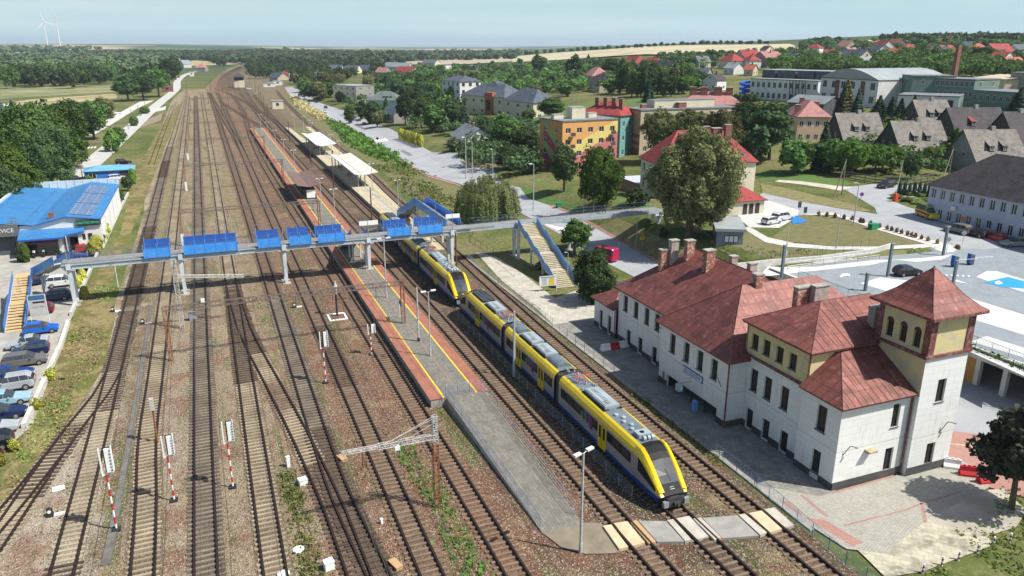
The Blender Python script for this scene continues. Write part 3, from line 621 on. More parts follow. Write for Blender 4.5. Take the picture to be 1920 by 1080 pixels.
for i in range(1,12):
    x=43.4+i*.66
    t=min(1,(x-43.4)/4.0); 
    if x<51: rib((x,40.1,7.64),(x,40.1+4.89*t,7.64+2.73*t),.02)
for i in range(1,20):
    x=43.9+i*.72; t=min(1,(x-43.9)/5.0)
    if x<51.2: rib((x,44.5,10.54),(x,44.5+4.8*t,10.54+2.48*t),.02)
for i in range(1,8):
    y=44.5+i*1.1; t=min((y-44.5)/4.8,(53.45-y)/4.15,1)
    rib((43.9,y,10.54),(43.9+5*t,y,10.54+2.48*t),.02)
mb.build('roof_seams',PLR,stn,world=True)['kind']='stuff'
# plinth in lengths between the doors
mb=MB()
def pl(X,y0,y1,skips=(),z=.75):
    y=y0
    for a,b in sorted(skips,reverse=True):
        if b<y: mb.box(X-.05,X-.003,b,y,.1,z); y=a
    mb.box(X-.05,X-.003,y1,y,.1,z)
pl(44.0,82.2,76.6,((79.95,80.85),(77.75,78.65))); pl(44.3,76.6,64.25,((73.5,74.5),(70.8,71.8),(67.7,68.7),(65.5,66.5))); pl(42.4,64.25,52.65,((54,62.6),)); pl(44.4,52.65,45.0,((51.2,52.2),(48.9,49.9),(46.5,47.5))); pl(43.9,45.0,40.55,((42.1,43.1),),.7)
mb.box(43.85,51.25,40.55,40.597,.1,.78); mb.box(51.25,56.05,39.95,39.997,.1,.85); mb.box(56.003,56.05,39.95,45.1,.1,.85); mb.box(42.35,44.35,52.64,52.697,.1,.75)
mb.each('plinth',PLIN,stn,world=True)
# entrance recess with brown doors
mb=MB(); mb.box(44.15,44.25,54.0,62.6,.1,1.6); mb.box(42.65,44.15,53.9,54,0,1.5); mb.box(42.65,44.15,62.6,62.7,0,1.5); mb.box(42.65,44.15,54,62.6,1.5,1.55)
for y in (56,58.3,60.6): mb.box(42.45,42.6,y-.08,y+.08,.1,1.5)
mb.build('entrance_doors',BRN,stn,world=True)
for a,b,r_ in (((42.3,52.6,.1),(42.3,52.6,6.7),.085),((44.25,45.06,.1),(44.25,45.06,7.1),.085),((44.2,44.9,7.3),(44.2,44.9,10.3),.06),((51.15,40.45,.1),(51.15,40.45,7.4),.085),((43.9,76.7,.1),(43.9,76.7,3.7),.05)): mb=MB(); mb.tube(a,b,r_); mb.build('downpipe',PLR,stn,world=True)
CHB=M('worn_chimney_brick',(.30,.12,.09),(.48,.38,.30),3.5,.9,lo=.5,hi=.62); CHP=M('grey_chimney_render',(.42,.36,.32),(.3,.25,.22),2,.9)
for px,py,z,sx,sy,hh,mt in ((1243,498,9.9,.95,.6,1.9,CHB),(1262,482,10.9,1.,.65,2.0,CHP),(1291,486,10.9,1.,.7,2.2,CHB),(1328,499,11.2,1.1,.8,1.8,CHB),(1374,497,11.,.8,.6,1.0,CHP),(1409,511,11.,.9,.6,1.,CHP),(1418,556,10.6,.9,.7,2.3,CHB),(1501,590,10.5,1.8,.6,2.7,CHB),(1533,578,11.2,1.6,.6,2.2,CHP)):
    x,y=G(px,py,z); c=MB(); c.box(x-sx/2,x+sx/2,y-sy/2,y+sy/2,z-1.6,z+hh); cc=c.build('chimney',mt,stn,world=True)
    k=MB(); k.box(x-sx/2-.07,x+sx/2+.07,y-sy/2-.07,y+sy/2+.07,z+hh,z+hh+.12); k.build('chimney_cap',CONC,stn,world=True)
x,y=52.4,46.2; c=MB(); c.box(x-.75,x+.55,y-.35,y+.35,11,12.9); c.build('chimney',CHP,stn,world=True); k=MB()
for i in range(4): k.box(x-.75+i*.34,x-.5+i*.34,y-.4,y+.4,12.93,13.1)
k.box(x-.82,x+.62,y-.42,y+.42,12.87,12.95); k.build('chimney_cap',CONC,stn,world=True)
SIGNB=M('sign_blue',(.02,.12,.42)); SIGNW=M('sign_white',(.8,.8,.78),(.74,.74,.72))
mb=MB(); mb.box(42.30,42.38,56.45,59.75,3.02,3.72,0); mb.box(42.27,42.30,56.53,59.67,3.10,3.64,1); mb.build('name_board',[SIGNB,SIGNW],stn,world=True)
text('station_name','SĘDZISZÓW',.5,(42.255,58.1,3.37),(R(90),0,R(-90)),SIGNB,stn)
mb=MB(); mb.box(41.0,42.38,58.3,58.36,2.45,2.5,0); mb.box(40.75,41.2,57.95,58.6,1.75,2.45,1); mb.build('platform_clock',[STEEL,M('clock_case',(.45,.6,.6))],stn,world=True)
mb=MB(); mb.lathe((0,0,0),[(.2,0),(.2,.01)],14); o=mb.build('clock_face',WHITE,stn); o.location=(41.0-49,57.94-58,2.1); o.rotation_euler=(R(90),0,0)
def wall_lamp(p,q):
    mb=MB(); mb.tube(p,((p[0]+q[0])/2,(p[1]+q[1])/2,q[2]+.05),.03); mb.tube(((p[0]+q[0])/2,(p[1]+q[1])/2,q[2]+.05),q,.03); mb.obox((q[0],q[1],q[2]-.06),.18,.18,.1,0,1); mb.build('wall_lamp',[BLACK,STEEL],stn,world=True)
wall_lamp((44.6,40.58,3.2),(45.3,40.0,4.05)); wall_lamp((54.3,39.98,3.6),(55.2,39.4,4.6)); wall_lamp((42.38,53.6,3.9),(41.7,54.3,5.0)); wall_lamp((44.28,65.6,4.6),(43.6,66.2,5.3))
mb=MB(); mb.box(46.9,47.7,40.0,40.58,3.1,3.25); mb.box(46.95,47.65,40.3,40.58,2.95,3.1); mb.build('old_light_fitting',M('weathered_canopy',(.55,.45,.28),(.3,.22,.15)),stn,world=True)
mb=MB(); mb.box(41.7,42.1,56.5,57.0,.13,1.15); tag(mb.build('litter_bin',BLUEL),'blue litter bin in front of the brown station entrance doors','litter bin')
# ---------------------------------------------------------------- retaining wall, parking deck
dk=MB(); dk.box(73.1,88.9,10,83.7,3.6,3.99); dk.box(72.95,73.1,10,83.7,3.0,4.15)
dk.box(72.6,73.1,10,83.7,4.15,4.3); struct('parking_deck',dk,CONCL,label='concrete parking deck over the lower garage')
cl=MB(); 
for y in (44.9,47.9,50.9,53.9,60,66,72,78): cl.box(73.1,73.6,y-.25,y+.25,0,3.0)
struct('garage_columns',cl,CONCL); 
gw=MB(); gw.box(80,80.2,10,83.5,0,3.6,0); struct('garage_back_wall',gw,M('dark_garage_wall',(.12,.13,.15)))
gw=MB(); gw.box(73.2,73.3,50.9,53.4,0,2.9); tag(gw.build('roller_door',M('ochre_slats',(.45,.24,.06),(.35,.18,.05),8)),'ochre slatted garage door under the parking deck','garage door')
rw=MB()
pts=[(66,85.2),(74,85.0),(82,83.9),(92,84.2),(98,85.8)]
def band(mb,pts,z0,z1,w,m=0):
    for a,b in zip(pts[:-1],pts[1:]):
        d=Vector((b[0]-a[0],b[1]-a[1])).normalized(); n_=(-d.y*w/2,d.x*w/2); mb.prism([(a[0]-n_[0],a[1]-n_[1]),(b[0]-n_[0],b[1]-n_[1]),(b[0]+n_[0],b[1]+n_[1]),(a[0]+n_[0],a[1]+n_[1])],z0,z1,m)
band(rw,pts,0,5.0,.3); tag(rw.build('retaining_wall',CONCL),'long pale retaining wall behind the parking deck','wall')
def fence(name,label,cat,pts,z,hh,step,mats,rails=(1.,),mesh=None,pr=.03,group=None,infill=0,wr=.02):
    "posts and rails along a line; posts and each run of infill are parts"
    t=T(name,label,cat,(pts[0][0],pts[0][1],z if not callable(z) else z(*pts[0])),group=group); zf=z if callable(z) else (lambda x,y:z)
    pm=MB(); rm=MB(); im=MB(); acc=[]
    for a,b in zip(pts[:-1],pts[1:]):
        L=math.hypot(b[0]-a[0],b[1]-a[1]); n=max(1,round(L/step))
        for i in range(n+1):
            x=a[0]+(b[0]-a[0])*i/n; y=a[1]+(b[1]-a[1])*i/n; acc.append((x,y,zf(x,y)))
    for i,(x,y,zz) in enumerate(acc):
        pm.tube((x,y,zz-.05),(x,y,zz+hh),pr,k=4)
        if i:
            q=acc[i-1]
            if abs(q[0]-x)+abs(q[1]-y)<.01: continue
            for r in rails: rm.tube((q[0],q[1],q[2]+hh*r),(x,y,zz+hh*r),wr,k=4)
            if infill:
                L=math.hypot(q[0]-x,q[1]-y); k=max(2,int(L/infill))
                for j in range(1,k): 
                    f=j/k; X_,Y_,Z_=q[0]+(x-q[0])*f,q[1]+(y-q[1])*f,q[2]+(zz-q[2])*f; im.tube((X_,Y_,Z_+hh*min(rails)),(X_,Y_,Z_+hh*max(rails)),.012,k=3)
    pm.build('posts',mats[0],t,world=True)['kind']='stuff'; rm.build('rail',mats[1],t,world=True)
    if infill: im.build('infill_bars',mats[1],t,world=True)['kind']='stuff'
    return t
GALV=M('galvanised_rail',(.5,.52,.54),(.4,.42,.44),2,.5,.4); RAILB=M('blue_grey_rail',(.10,.17,.30),(.16,.2,.28),2,.6); RAILBL=M('bright_blue_rail',(.04,.17,.5),(.06,.2,.5)); DGR=M('dark_green_grey_metal',(.05,.06,.07),(.08,.09,.1))
fence('deck_railing','low galvanised railing along the foot of the pale retaining wall','railing',[(75,82.6),(92,82.4)],4.0,1.1,2.2,[GALV,GALV],(1.,.5),pr=.05)
fence('deck_railing','dark railing along the edge of the parking deck above the garage','railing',[(72.8,78),(72.8,30)],4.3,1.1,1.8,[DGR,DGR],(1.,.08),infill=.14)
fence('wire_fence','thin wire fence on the grass bank above the retaining wall','fence',[(66,87.4),(74,87.2),(84,86.6),(95,87.4)],h,1.3,1.8,[DGR,DGR],(1.,.5,.1),pr=.025,wr=.008)
PD=4.03
def dz(name,px,mat,z,**k):
    mb=MB(); mb.poly([(*G(p[0],p[1],z),z) for p in px]); 
    if mb_area(mb.v)<0: mb.f=[tuple(reversed(mb.f[0]))]
    return struct(name,mb,mat,**k)
def mb_area(v): return sum(v[i-1][0]*v[i][1]-v[i][0]*v[i-1][1] for i in range(len(v)))
mb=MB(); mb.poly([(73.1,10,3.995),(150,10,3.995),(150,79,3.995),(118,81.5,3.995),(100,82.6,3.995),(92,83.4,3.995),(73.1,83.7,3.995)]); struct('deck_surface',mb,PAVD)
WPA=M('pale_parking_slab',(.60,.60,.57),(.5,.51,.5),.5,.9,fine=.1)
for px in ([(1440,500),(1530,500),(1645,487),(1680,487),(1630,497),(1505,510),(1420,520)],[(1612,531),(1650,520),(1703,526),(1760,541),(1920,590),(1920,628),(1815,596),(1700,557)],[(1820,660),(1790,640),(1920,680),(1920,705)],[(1530,545),(1570,552),(1640,575),(1600,580)],[(1850,630),(1920,652),(1920,671),(1820,640)]):
    dz('parking_slab',px,WPA,4.012)
for px in ([(1671,487),(1735,483),(1790,476),(1765,487),(1720,491)],[(1830,519),(1850,508),(1868,508),(1920,524),(1920,548),(1852,527)]): dz('pale_kerb_area',px,WPA,4.02)
dz('disabled_bay',[(1845,529),(1890,519),(1920,527),(1920,541),(1880,538)],M('bay_blue',(.02,.28,.62),(.03,.3,.66)),4.03)
AW=M('road_marking',(.75,.75,.73),(.65,.65,.63))
dz('arrow_marking',[(1574,518),(1580,513),(1593,513),(1594,517),(1583,517),(1577,520)],AW,4.03)
dz('arrow_marking',[(1780,524),(1796,525),(1815,532),(1794,528)],AW,4.03)
for k in range(5): dz('give_way_marking',[(1771+k*10.5,514.5+k*.5),(1777+k*10.5,514.6+k*.5),(1775.5+k*10.5,517.8+k*.5)],AW,4.03)
dz('wheelchair_marking',[(1866,528),(1874,526),(1880,531),(1874,533),(1866,532)],AW,4.036)
# ---------------------------------------------------------------- trains
TY=M('train_yellow',(.76,.56,.01),(.70,.50,.01),.4,.25,spec=.6); TG=M('train_silver',(.38,.385,.39),(.31,.315,.32),.6,.35,.4); TB=M('train_blue',(.012,.04,.20),(.02,.055,.24),.6,.35)
TR_=M('train_roof_grey',(.16,.20,.225),(.12,.15,.17),.6,.5); TRL=M('train_pale_fairing',(.36,.41,.44),(.28,.33,.35),.6,.5); TK=M('train_black',(.012,.012,.015),(.02,.02,.02),.5,.5,spec=.12); TGL=M('windscreen',(.05,.065,.075),(.03,.035,.04),.8,.06,spec=1.); PRED=M('pantograph_red',(.6,.06,.05),(.4,.05,.05))
TRW=M('train_window',(.015,.018,.022),(.03,.035,.04),.7,.3,spec=.3)
TDK=M('train_underframe',(.03,.03,.035),(.06,.055,.05),1,.7); PINK=M('livery_magenta',(.35,.03,.16)); TEAL=M('livery_teal',(.05,.22,.3)); LIME=M('livery_green',(.22,.38,.05)); PURP=M('livery_purple',(.14,.04,.2))
HALF=[(1.22,.38),(1.42,.60),(1.43,1.05),(1.43,1.86),(1.43,2.86),(1.42,3.02),(1.34,3.38),(1.10,3.66),(.88,3.76),(0,3.86)]
SEGM=[1,1,0,0,0,2,2,2,3]   # blue blue silver silver(window band) silver yellow... roof
MATS=[TG,TB,TY,TR_,TK,TGL,TRL]
def ring(y,w=1.,zt=3.86,zb=.38):
    o=[]; f=(zt-1.05)/(3.86-1.05)
    for x,z in HALF:
        if z>1.05: z=1.05+(z-1.05)*f
        else: z=max(z,zb)
        o.append((x*w,y,z))
    return [(-a,b,c) for a,b,c in o]+[(a,b,c) for a,b,c in o[-2::-1]]
def loft(mb,rings,mfun):
    n=len(mb.v); k=len(rings[0])
    for r in rings: mb.v+=r
    for j in range(len(rings)-1):
        for i in range(k-1):
            a=n+j*k+i; s=i if i<9 else 17-i; mb.f.append((a,a+k,a+k+1,a+1)); mb.m.append(mfun(s,j))
    return n,k
def make_train(label,group='yellow electric multiple units'):
    t=T('electric_train',label,'train',(0,0,0),group=group)
    def car(y0,y1,cab,doors,panto,livery,eq):
        "local y grows towards the rear; nose of the unit at y=0"
        mb=MB(); ys_=[y0+3.9 if cab=='front' else y0+.35, y1-3.9 if cab=='rear' else y1-.35]
        rings=[ring(ys_[0]),ring(ys_[1])]; n,k=loft(mb,rings,lambda s,j:SEGM[s])
        for r,fl in ((0,0),(1,1)):
            q=[n+r*k+i for i in range(k)]
            if (cab=='front' and r==0) or (cab=='rear' and r==1): continue
            mb.f.append(tuple(q if fl else q[::-1])); mb.m.append(4)
        b=mb.build('car_body',MATS,t)
        def P(nm,m_,mats): return m_.build(nm,mats,t)
        if cab:
            sg=1 if cab=='front' else -1; base=y0 if cab=='front' else y1
            prof=[(3.9,3.86,1),(3.3,3.84,1),(2.7,3.55,.995),(2.2,3.18,.985),(1.7,2.78,.97),(1.2,2.32,.95),(.75,1.85,.92),(.35,1.42,.88),(.1,1.18,.82)]
            # arch: yellow shoulders stand 6 cm proud of the dark middle
            rg=[ring(base+sg*d,w,z) for d,z,w in prof]; mb=MB()
            def mf(s,j):
                if s<=1: return 1 if j<7 else 4
                if s==8: return 5 if 3<=j<6 else 4
                if s==7: return 4
                if s in(5,6): return 2
                if s in (3,4): return 0 if j<1 else (4 if j<6 else 2)
                return 0
            n,k=loft(mb,rg,mf)
            if sg<0: mb.f=[tuple(reversed(f)) for f in mb.f]
            q=[n+(len(rg)-1)*k+i for i in range(k)]; mb.f.append(tuple(q[::-1])); mb.m.append(4)
            P('cab',mb,MATS)
            for sx in (-1,1):
                mb=MB(); path=[]
                for d,z,w in prof[:8]:
                    f=(z-1.05)/(3.86-1.05); path.append([(sx*1.38*w,base+sg*d,1.05+(3.30-1.05)*f+.06),(sx*1.22*w,base+sg*d,1.05+(3.60-1.05)*f+.10),(sx*.96*w,base+sg*d,1.05+(3.72-1.05)*f+.13),(sx*.86*w,base+sg*d,1.05+(3.74-1.05)*f+.0)])
                path[-1]=[(a,b_-sg*.15,c-.05) for a,b_,c in path[-1]]
                for a,bq in zip(path[:-1],path[1:]):
                    for i in range(3): mb.quad(a[i],bq[i],bq[i+1],a[i+1])
                mb.build('yellow_arch',TY,t,smooth=True)
                hl=MB(); hl.box(sx*.72-.28 if sx>0 else -.72-.28,sx*.72+.28 if sx>0 else -.72+.28,base+sg*.02-.06,base+sg*.02+.06,.98,1.10,0); hl.build('headlight',[TK],t)
                bf=MB(); bf.obox((sx*.92,base-sg*.18,.42),.42,.3,.46,0,0); bf.build('buffer',[STEEL],t)
            cp=MB(); cp.obox((0,base-sg*.1,.45),.5,.7,.3,0); cp.tube((0,base-sg*.1,.6),(0,base-sg*.65,.6),.12); cp.obox((0,base-sg*.05,.35),1.5,.3,.7); P('coupler',cp,[TDK])
            if cab=='front':
                for i,s in enumerate(('36WEh-005','31 51 0102')):
                    pass
                nm=MB()
                for row,(z,d_) in enumerate(((1.62,.53),(1.50,.42))):
                    x=-.17
                    while x<.17:
                        w=random.uniform(.03,.06); nm.quad((x,base+d_-.05,z-.022),(x+w,base+d_-.05,z-.022),(x+w,base+d_-.02,z+.022),(x,base+d_-.02,z+.022)); x+=w+.03
                P('number_lettering',nm,[WHITE])
            wp=MB(); wp.bar((.1,base+sg*.78,1.98),(-.05,base+sg*1.5,2.68),.02); P('wiper',wp,[TK])
        # side window band with livery blocks and doors
        for sx in (-1,1):
            a,bb=ys_; cuts=sorted(doors); prev=a+.5; X=sx*1.438
            for d in cuts+[bb-.1]:
                e=d-.85 if d in cuts else d-.4
                if e-prev>.8:
                    mb=MB(); mb.box(min(X,X-sx*.02),max(X,X-sx*.02),prev,e,1.86,2.78,0)
                    mb.build('window_band',[TK],t)
                    x=prev+.25
                    gl=MB()
                    while x+1.3<e: gl.quad((X+sx*.006,x,2.0),(X+sx*.006,x+1.3,2.0),(X+sx*.006,x+1.3,2.68),(X+sx*.006,x,2.68)); x+=1.55
                    if gl.v: gl.build('window',TRW,t)
                if d in cuts:
                    mb=MB(); mb.box(min(X,X+sx*.02),max(X,X+sx*.02),d-.72,d+.72,.62,2.92,0)
                    for q in (-.36,.36): mb.quad((X+sx*.026,d+q-.2,1.6),(X+sx*.026,d+q+.2,1.6),(X+sx*.026,d+q+.2,2.75),(X+sx*.026,d+q-.2,2.75),1); mb.quad((X+sx*.026,d+q-.12,.9),(X+sx*.026,d+q+.12,.9),(X+sx*.026,d+q+.12,1.3),(X+sx*.026,d+q-.12,1.3),0)
                    mb.quad((X+sx*.028,d-.03,.65),(X+sx*.028,d+.03,.65),(X+sx*.028,d+.03,2.9),(X+sx*.028,d-.03,2.9),1)
                    mb.build('door',[TY,TK],t)
                prev=d+.85
            for y,w,mt,z0_,z1_ in livery:
                mb=MB(); mb.quad((X+sx*.012,y,z0_),(X+sx*.012,y+w,z0_),(X+sx*.012,y+w+.35,z1_),(X+sx*.012,y+.35,z1_)); mb.build('livery_block',[mt],t)
            mb=MB(); mb.box(min(X,X+sx*.012),max(X,X+sx*.012),a,bb,1.02,1.10); mb.build('waist_stripe',[TRL],t)
        # bogies, roof kit
        for y in ([y0+2.9 if cab=='front' else y0+.0,y1-2.9 if cab=='rear' else y1+.0]):
            mb=MB(); mb.obox((0,y,.25),2.3,3.0,.45)
            for wy_ in (-1.1,1.1):
                for wx in (-.75,.75):
                    mb.tube((wx-.07,y+wy_,.68),(wx+.07,y+wy_,.68),.42,k=14)
            P('bogie',mb,[TDK])
        for kind,a,bb in eq:
            mb=MB()
            if kind=='box':
                mb.box(-.92,.92,a-.2,bb+.2,3.74,3.82,1); mb.box(-.72,.72,a,bb,3.8,4.1,0); mb.box(-.62,.62,a+.15,bb-.15,4.1,4.16,0)
                for i in range(int((bb-a-.6)/.28)): y=a+.4+i*.28; mb.box(-.3,.1,y,y+.07,4.16,4.17,1); 
                for i in range(3):
                    for j in (0,1): mb.box(-.5+j*.18,-.4+j*.18,a+.3+i*.25,a+.42+i*.25,4.16,4.175,1)
            elif kind=='grid':
                mb.box(-.78,.78,a,bb,3.78,3.98,1)
                for i in range(int((bb-a)/.5)+1): y=min(bb-.05,a+i*.5); mb.box(-.78,.78,y,y+.05,3.98,4.02,2)
                for x in (-.78,-.26,.26,.74): mb.box(x,x+.05,a,bb,3.98,4.02,2)
            elif kind=='barrel':
                seg=[(math.cos(q)*.82,3.72+math.sin(q)*.52) for q in [math.pi*i/8 for i in range(9)]]
                for p,q in zip(seg[:-1],seg[1:]): mb.quad((p[0],a,p[1]),(p[0],bb,p[1]),(q[0],bb,q[1]),(q[0],a,q[1]),2)
                for y,fl in ((a,1),(bb,0)): pp=[(x,y,z) for x,z in seg]; mb.poly(pp if fl else pp[::-1],2)
            elif kind=='domes':
                for i in range(5): vm=MB(); vm.lathe((-.35+.35*(i%2),a+i*(bb-a)/5,3.8),[(.2,0),(.2,.14),(.12,.2)],12,0); vm.build('vent',TRL,t)
                continue
            elif kind=='coils':
                mb.box(-.62,.62,a,a+.9,3.8,4.12,0); 
                for x in (-.35,.05,.4): mb.tube((x-.12,a-.35,3.98),(x+.12,a-.35,3.98),.22,k=12,m=0)
                mb.lathe((-.1,a+.45,4.12),[(.2,0),(.2,.03)],12,1)
            P({'box':'air_conditioner','grid':'brake_resistor','barrel':'roof_fairing','domes':'vent','coils':'cab_cooler'}[kind],mb,[TRL,TK,TR_])
        for y in panto:
            mb=MB()
            for sx in (-.5,.5):
                mb.bar((sx,y-.6,3.95),(sx*.8,y+.9,4.25),.055); mb.bar((sx*.8,y+.9,4.25),(sx,y-.3,4.4),.05)
            mb.bar((-.8,y-.3,4.42),(.8,y-.3,4.42),.04); mb.bar((-.8,y-.05,4.42),(.8,y-.05,4.42),.04); mb.bar((-.5,y-.6,3.98),(.5,y-.6,3.98),.04); mb.bar((-.4,y+.9,4.25),(.4,y+.9,4.25),.04)
            P('pantograph',mb,[PRED])
            mb=MB()
            for i in range(16): mb.lathe((random.uniform(-.8,.8),y+random.uniform(-1.8,2.8),3.84),[(.07,0),(.09,.08),(.05,.14),(.08,.2),(.04,.26)],8,0)
            for i in range(14): a_=(random.uniform(-.7,.7),y+random.uniform(-1.6,2.4),4.02); mb.bar(a_,(random.uniform(-.7,.7),a_[1]+random.uniform(.3,1.),4.06),.022,1)
            P('roof_insulators',mb,[TRL,TDK])
    lv=lambda y:[(y,.45,PURP,1.5,2.75),(y+.5,.22,PINK,1.5,2.75),(y+1.1,.3,TEAL,1.7,2.75),(y+1.8,.3,LIME,1.5,2.4)]
    car(0,18.6,'front',[9.3],[16.4],lv(11.0),[('coils',4.6,0),('domes',6.2,9.6),('box',10.2,14.2)])
    car(19.0,33.2,None,[22.6,28.6],[],lv(24.3)+[],[('barrel',20.0,22.4),('box',23.0,26.0),('barrel',30.2,32.8),('box',26.6,29.6)])
    car(33.6,50.4,'rear',[42.4],[35.4],lv(38.2),[('box',37.6,41.0),('grid',41.8,46.0)])
    for y in (18.8,33.4):
        mb=MB(); mb.box(-1.3,1.3,y-.32,y+.32,.7,3.72); mb.build('gangway_bellows',TDK,t)
    return t
tr=Kind(make_train('yellow and silver electric train in front, its rounded nose beside the station building'))
tr.put((30.65,43.1,.18))
tr.put((30.65,95.2,.18),label='yellow and silver electric train behind the first one, running under the footbridge')
# ---------------------------------------------------------------- footbridge
fb=T('footbridge','long pedestrian bridge over all tracks with bright blue screens and stairs','footbridge',(8,116.5,0))
BG=M('footbridge_grey_paint',(.36,.42,.47),(.28,.32,.34),.8,.7,lo=.45,hi=.7); DECK=M('bridge_deck_asphalt',(.27,.27,.265),(.2,.2,.195),.7,.9,fine=.2); PIER=M('pale_pier_paint',(.60,.64,.66),(.48,.51,.52),.6,.7); STEP=M('worn_yellow_steps',(.58,.42,.20),(.45,.33,.17),1.3,.9); STRN=M('stair_stringer',(.56,.57,.55),(.4,.4,.38),1,.8)
Y0,Y1=115.3,117.9
mb=MB(); mb.box(-20.3,38.6,Y0,Y1,5.98,6.16); mb.build('deck',DECK,fb,world=True)
mb=MB(); mb.box(-20.3,36,Y0-.02,Y0+.16,5.32,5.97); mb.box(-20.3,36,Y1-.16,Y1+.02,5.32,5.97); mb.box(-20.3,36,Y0-.16,Y0+.2,5.86,5.975); mb.box(-20.3,36,Y0-.14,Y0+.18,5.30,5.36)
for x in np.arange(-19,36,2.4): mb.box(x,x+.06,Y0-.12,Y0-.02,5.36,5.86); mb.box(x,x+.12,Y0+.16,Y1-.16,5.5,5.9)
mb.build('girder',BG,fb,world=True)
mb=MB(); mb.prism([(38.6,Y0+.2),(75.5,Y0+1.2),(75.5,Y1+1.2),(38.6,Y1)],5.8,6.12,0); mb.build('deck',DECK,fb,world=True)
mb=MB(); mb.prism([(36,Y0+.15),(75.5,Y0+1.1),(75.5,Y0+1.22),(36,Y0+.28)],5.5,6.14,0); mb.build('edge_beam',BG,fb,world=True)
def pier(x,top=5.3,w=.55,base=0.):
    mb=MB()
    for y,ww in ((Y0+.25,w),(Y1-.3,w)):
        n=len(mb.v)
        for z,hw in ((base,ww*.36),(top-1,ww*.5),(top,ww*.5)):
            for a,b in ((-1,-1),(1,-1),(1,1),(-1,1)): mb.v.append((x+a*hw,y+b*hw*.8,z))
        for j in range(2):
            for i in range(4): k=(i+1)%4; a=n+j*4; mb.f.append((a+i,a+k,a+4+k,a+4+i)); mb.m.append(0)
        mb.box(x-.6,x+.6,y-.6,y+.6,base-.02,base+.12,1)
    mb.box(x-.8,x+.8,Y0-.12,Y0+.5,top-.16,top,0); mb.box(x-.3,x+.3,Y0-.2,Y1+.1,top-.01,top+.03,0); mb.box(x-.3,x+.3,Y0-.3,Y0-.16,5.3,6.1,0)
    return mb.build('pier',[PIER,CONC],fb,world=True)
for x,b in ((-19.4,0),(-5.3,0),(9.0,0),(21.7,.9),(35.3,.3),(47.0,0),(57.5,0),(74.3,3.5)): pier(x,base=b)
for x in (-19.4,-5.3,9.0,21.7,35.3): mb=MB(); mb.tube((x,Y0-.25,6.1),(x,Y0-.25,8.9),.05); mb.build('lamp_pole',STEEL,fb,world=True)
SCREEN=M('screen_blue',(.05,.27,.74),(.09,.33,.72),1.,.45,lo=.45,hi=.7); SCREEND=M('screen_blue_inside',(.02,.09,.36),(.03,.11,.4),1,.6)
for x0,x1 in ((-9.9,-6.5),(-4.7,2.5),(5.4,8.6),(9.9,13.0),(14.1,18.1),(24.7,28.4),(29.7,33.6)):
    mb=MB(); n=max(2,round((x1-x0)/1.45))
    for i in range(n): a=x0+(x1-x0)*i/n; b=x0+(x1-x0)*(i+1)/n; mb.box(a+.02,b-.02,Y0-.34,Y0-.28,5.98,7.2,0); mb.box(a+.02,b-.02,Y0-.28,Y0-.2,6.02,7.16,1)
    mb.box(x0,x1,Y0-.34,Y0-.22,7.2,7.26,0)
    for i in range(n+1): a=x0+(x1-x0)*i/n; mb.box(a-.04,a+.04,Y0-.38,Y0-.2,5.95,7.9,0)
    for i in range(int((x1-x0)/.16)): a=x0+i*.16; mb.box(a,a+.04,Y0-.3,Y0-.27,7.26,7.5,0)
    mb.build('blue_screen',[SCREEN,SCREEND],fb,world=True)
    mb=MB()
    for i in range(n): a=x0+(x1-x0)*i/n; b=x0+(x1-x0)*(i+1)/n; mb.box(a+.02,b-.02,Y1+.2,Y1+.26,6.5,7.95,0); mb.box(a-.04,a+.04,Y1+.16,Y1+.3,5.95,8.4,1)
    mb.build('blue_screen',[SCREEND,SCREEN],fb,world=True)
    mb=MB()
    for i in range(n+1): a=x0+(x1-x0)*i/n; mb.bar((a,Y1+.2,7.9),(a,Y1+.2,8.9),.03)
    mb.bar((x0,Y1+.2,8.9),(x1,Y1+.2,8.9),.025); mb.build('mesh_frame',RAILB,fb,world=True)
mb=MB(); z=6.16
for y in (Y0+.05,Y1-.05):
    for r in (.35,.7,1.1): mb.bar((-20.2,y,z+r),(36,y,z+r),.018)
    for x in np.arange(-20.2,36.1,1.5): mb.bar((x,y,z),(x,y,z+1.1),.022)
    for x in np.arange(-20.2,36.1,.3): mb.bar((x,y,z+.1),(x,y,z+1.05),.007)
mb.build('railing',RAILB,fb,world=True)['kind']='stuff'
mb=MB()
for k in (0,1):
    for x in np.arange(39,75.5,.28 if k==0 else .28):
        y=(Y0+.25 if k==0 else Y1-.05)+(x-38.6)/36.9*(1.0 if k==0 else 1.2); big=abs((x-39)%1.68)<.1
        if 46.6<x<50.6 and k==0: continue
        mb.bar((x,y,6.12),(x,y,7.25 if big else 7.18),.022 if big else .009)
    for r in (.12,1.1):
        segs=[(39,46.8),(50.4,75.4)] if k==0 else [(39,75.4)]
        for a,b in segs:
            f=lambda x:(Y0+.25 if k==0 else Y1-.05)+(x-38.6)/36.9*(1.0 if k==0 else 1.2); mb.bar((a,f(a),6.12+r),(b,f(b),6.12+r),.02)
mb.build('railing',RAILB,fb,world=True)['kind']='stuff'
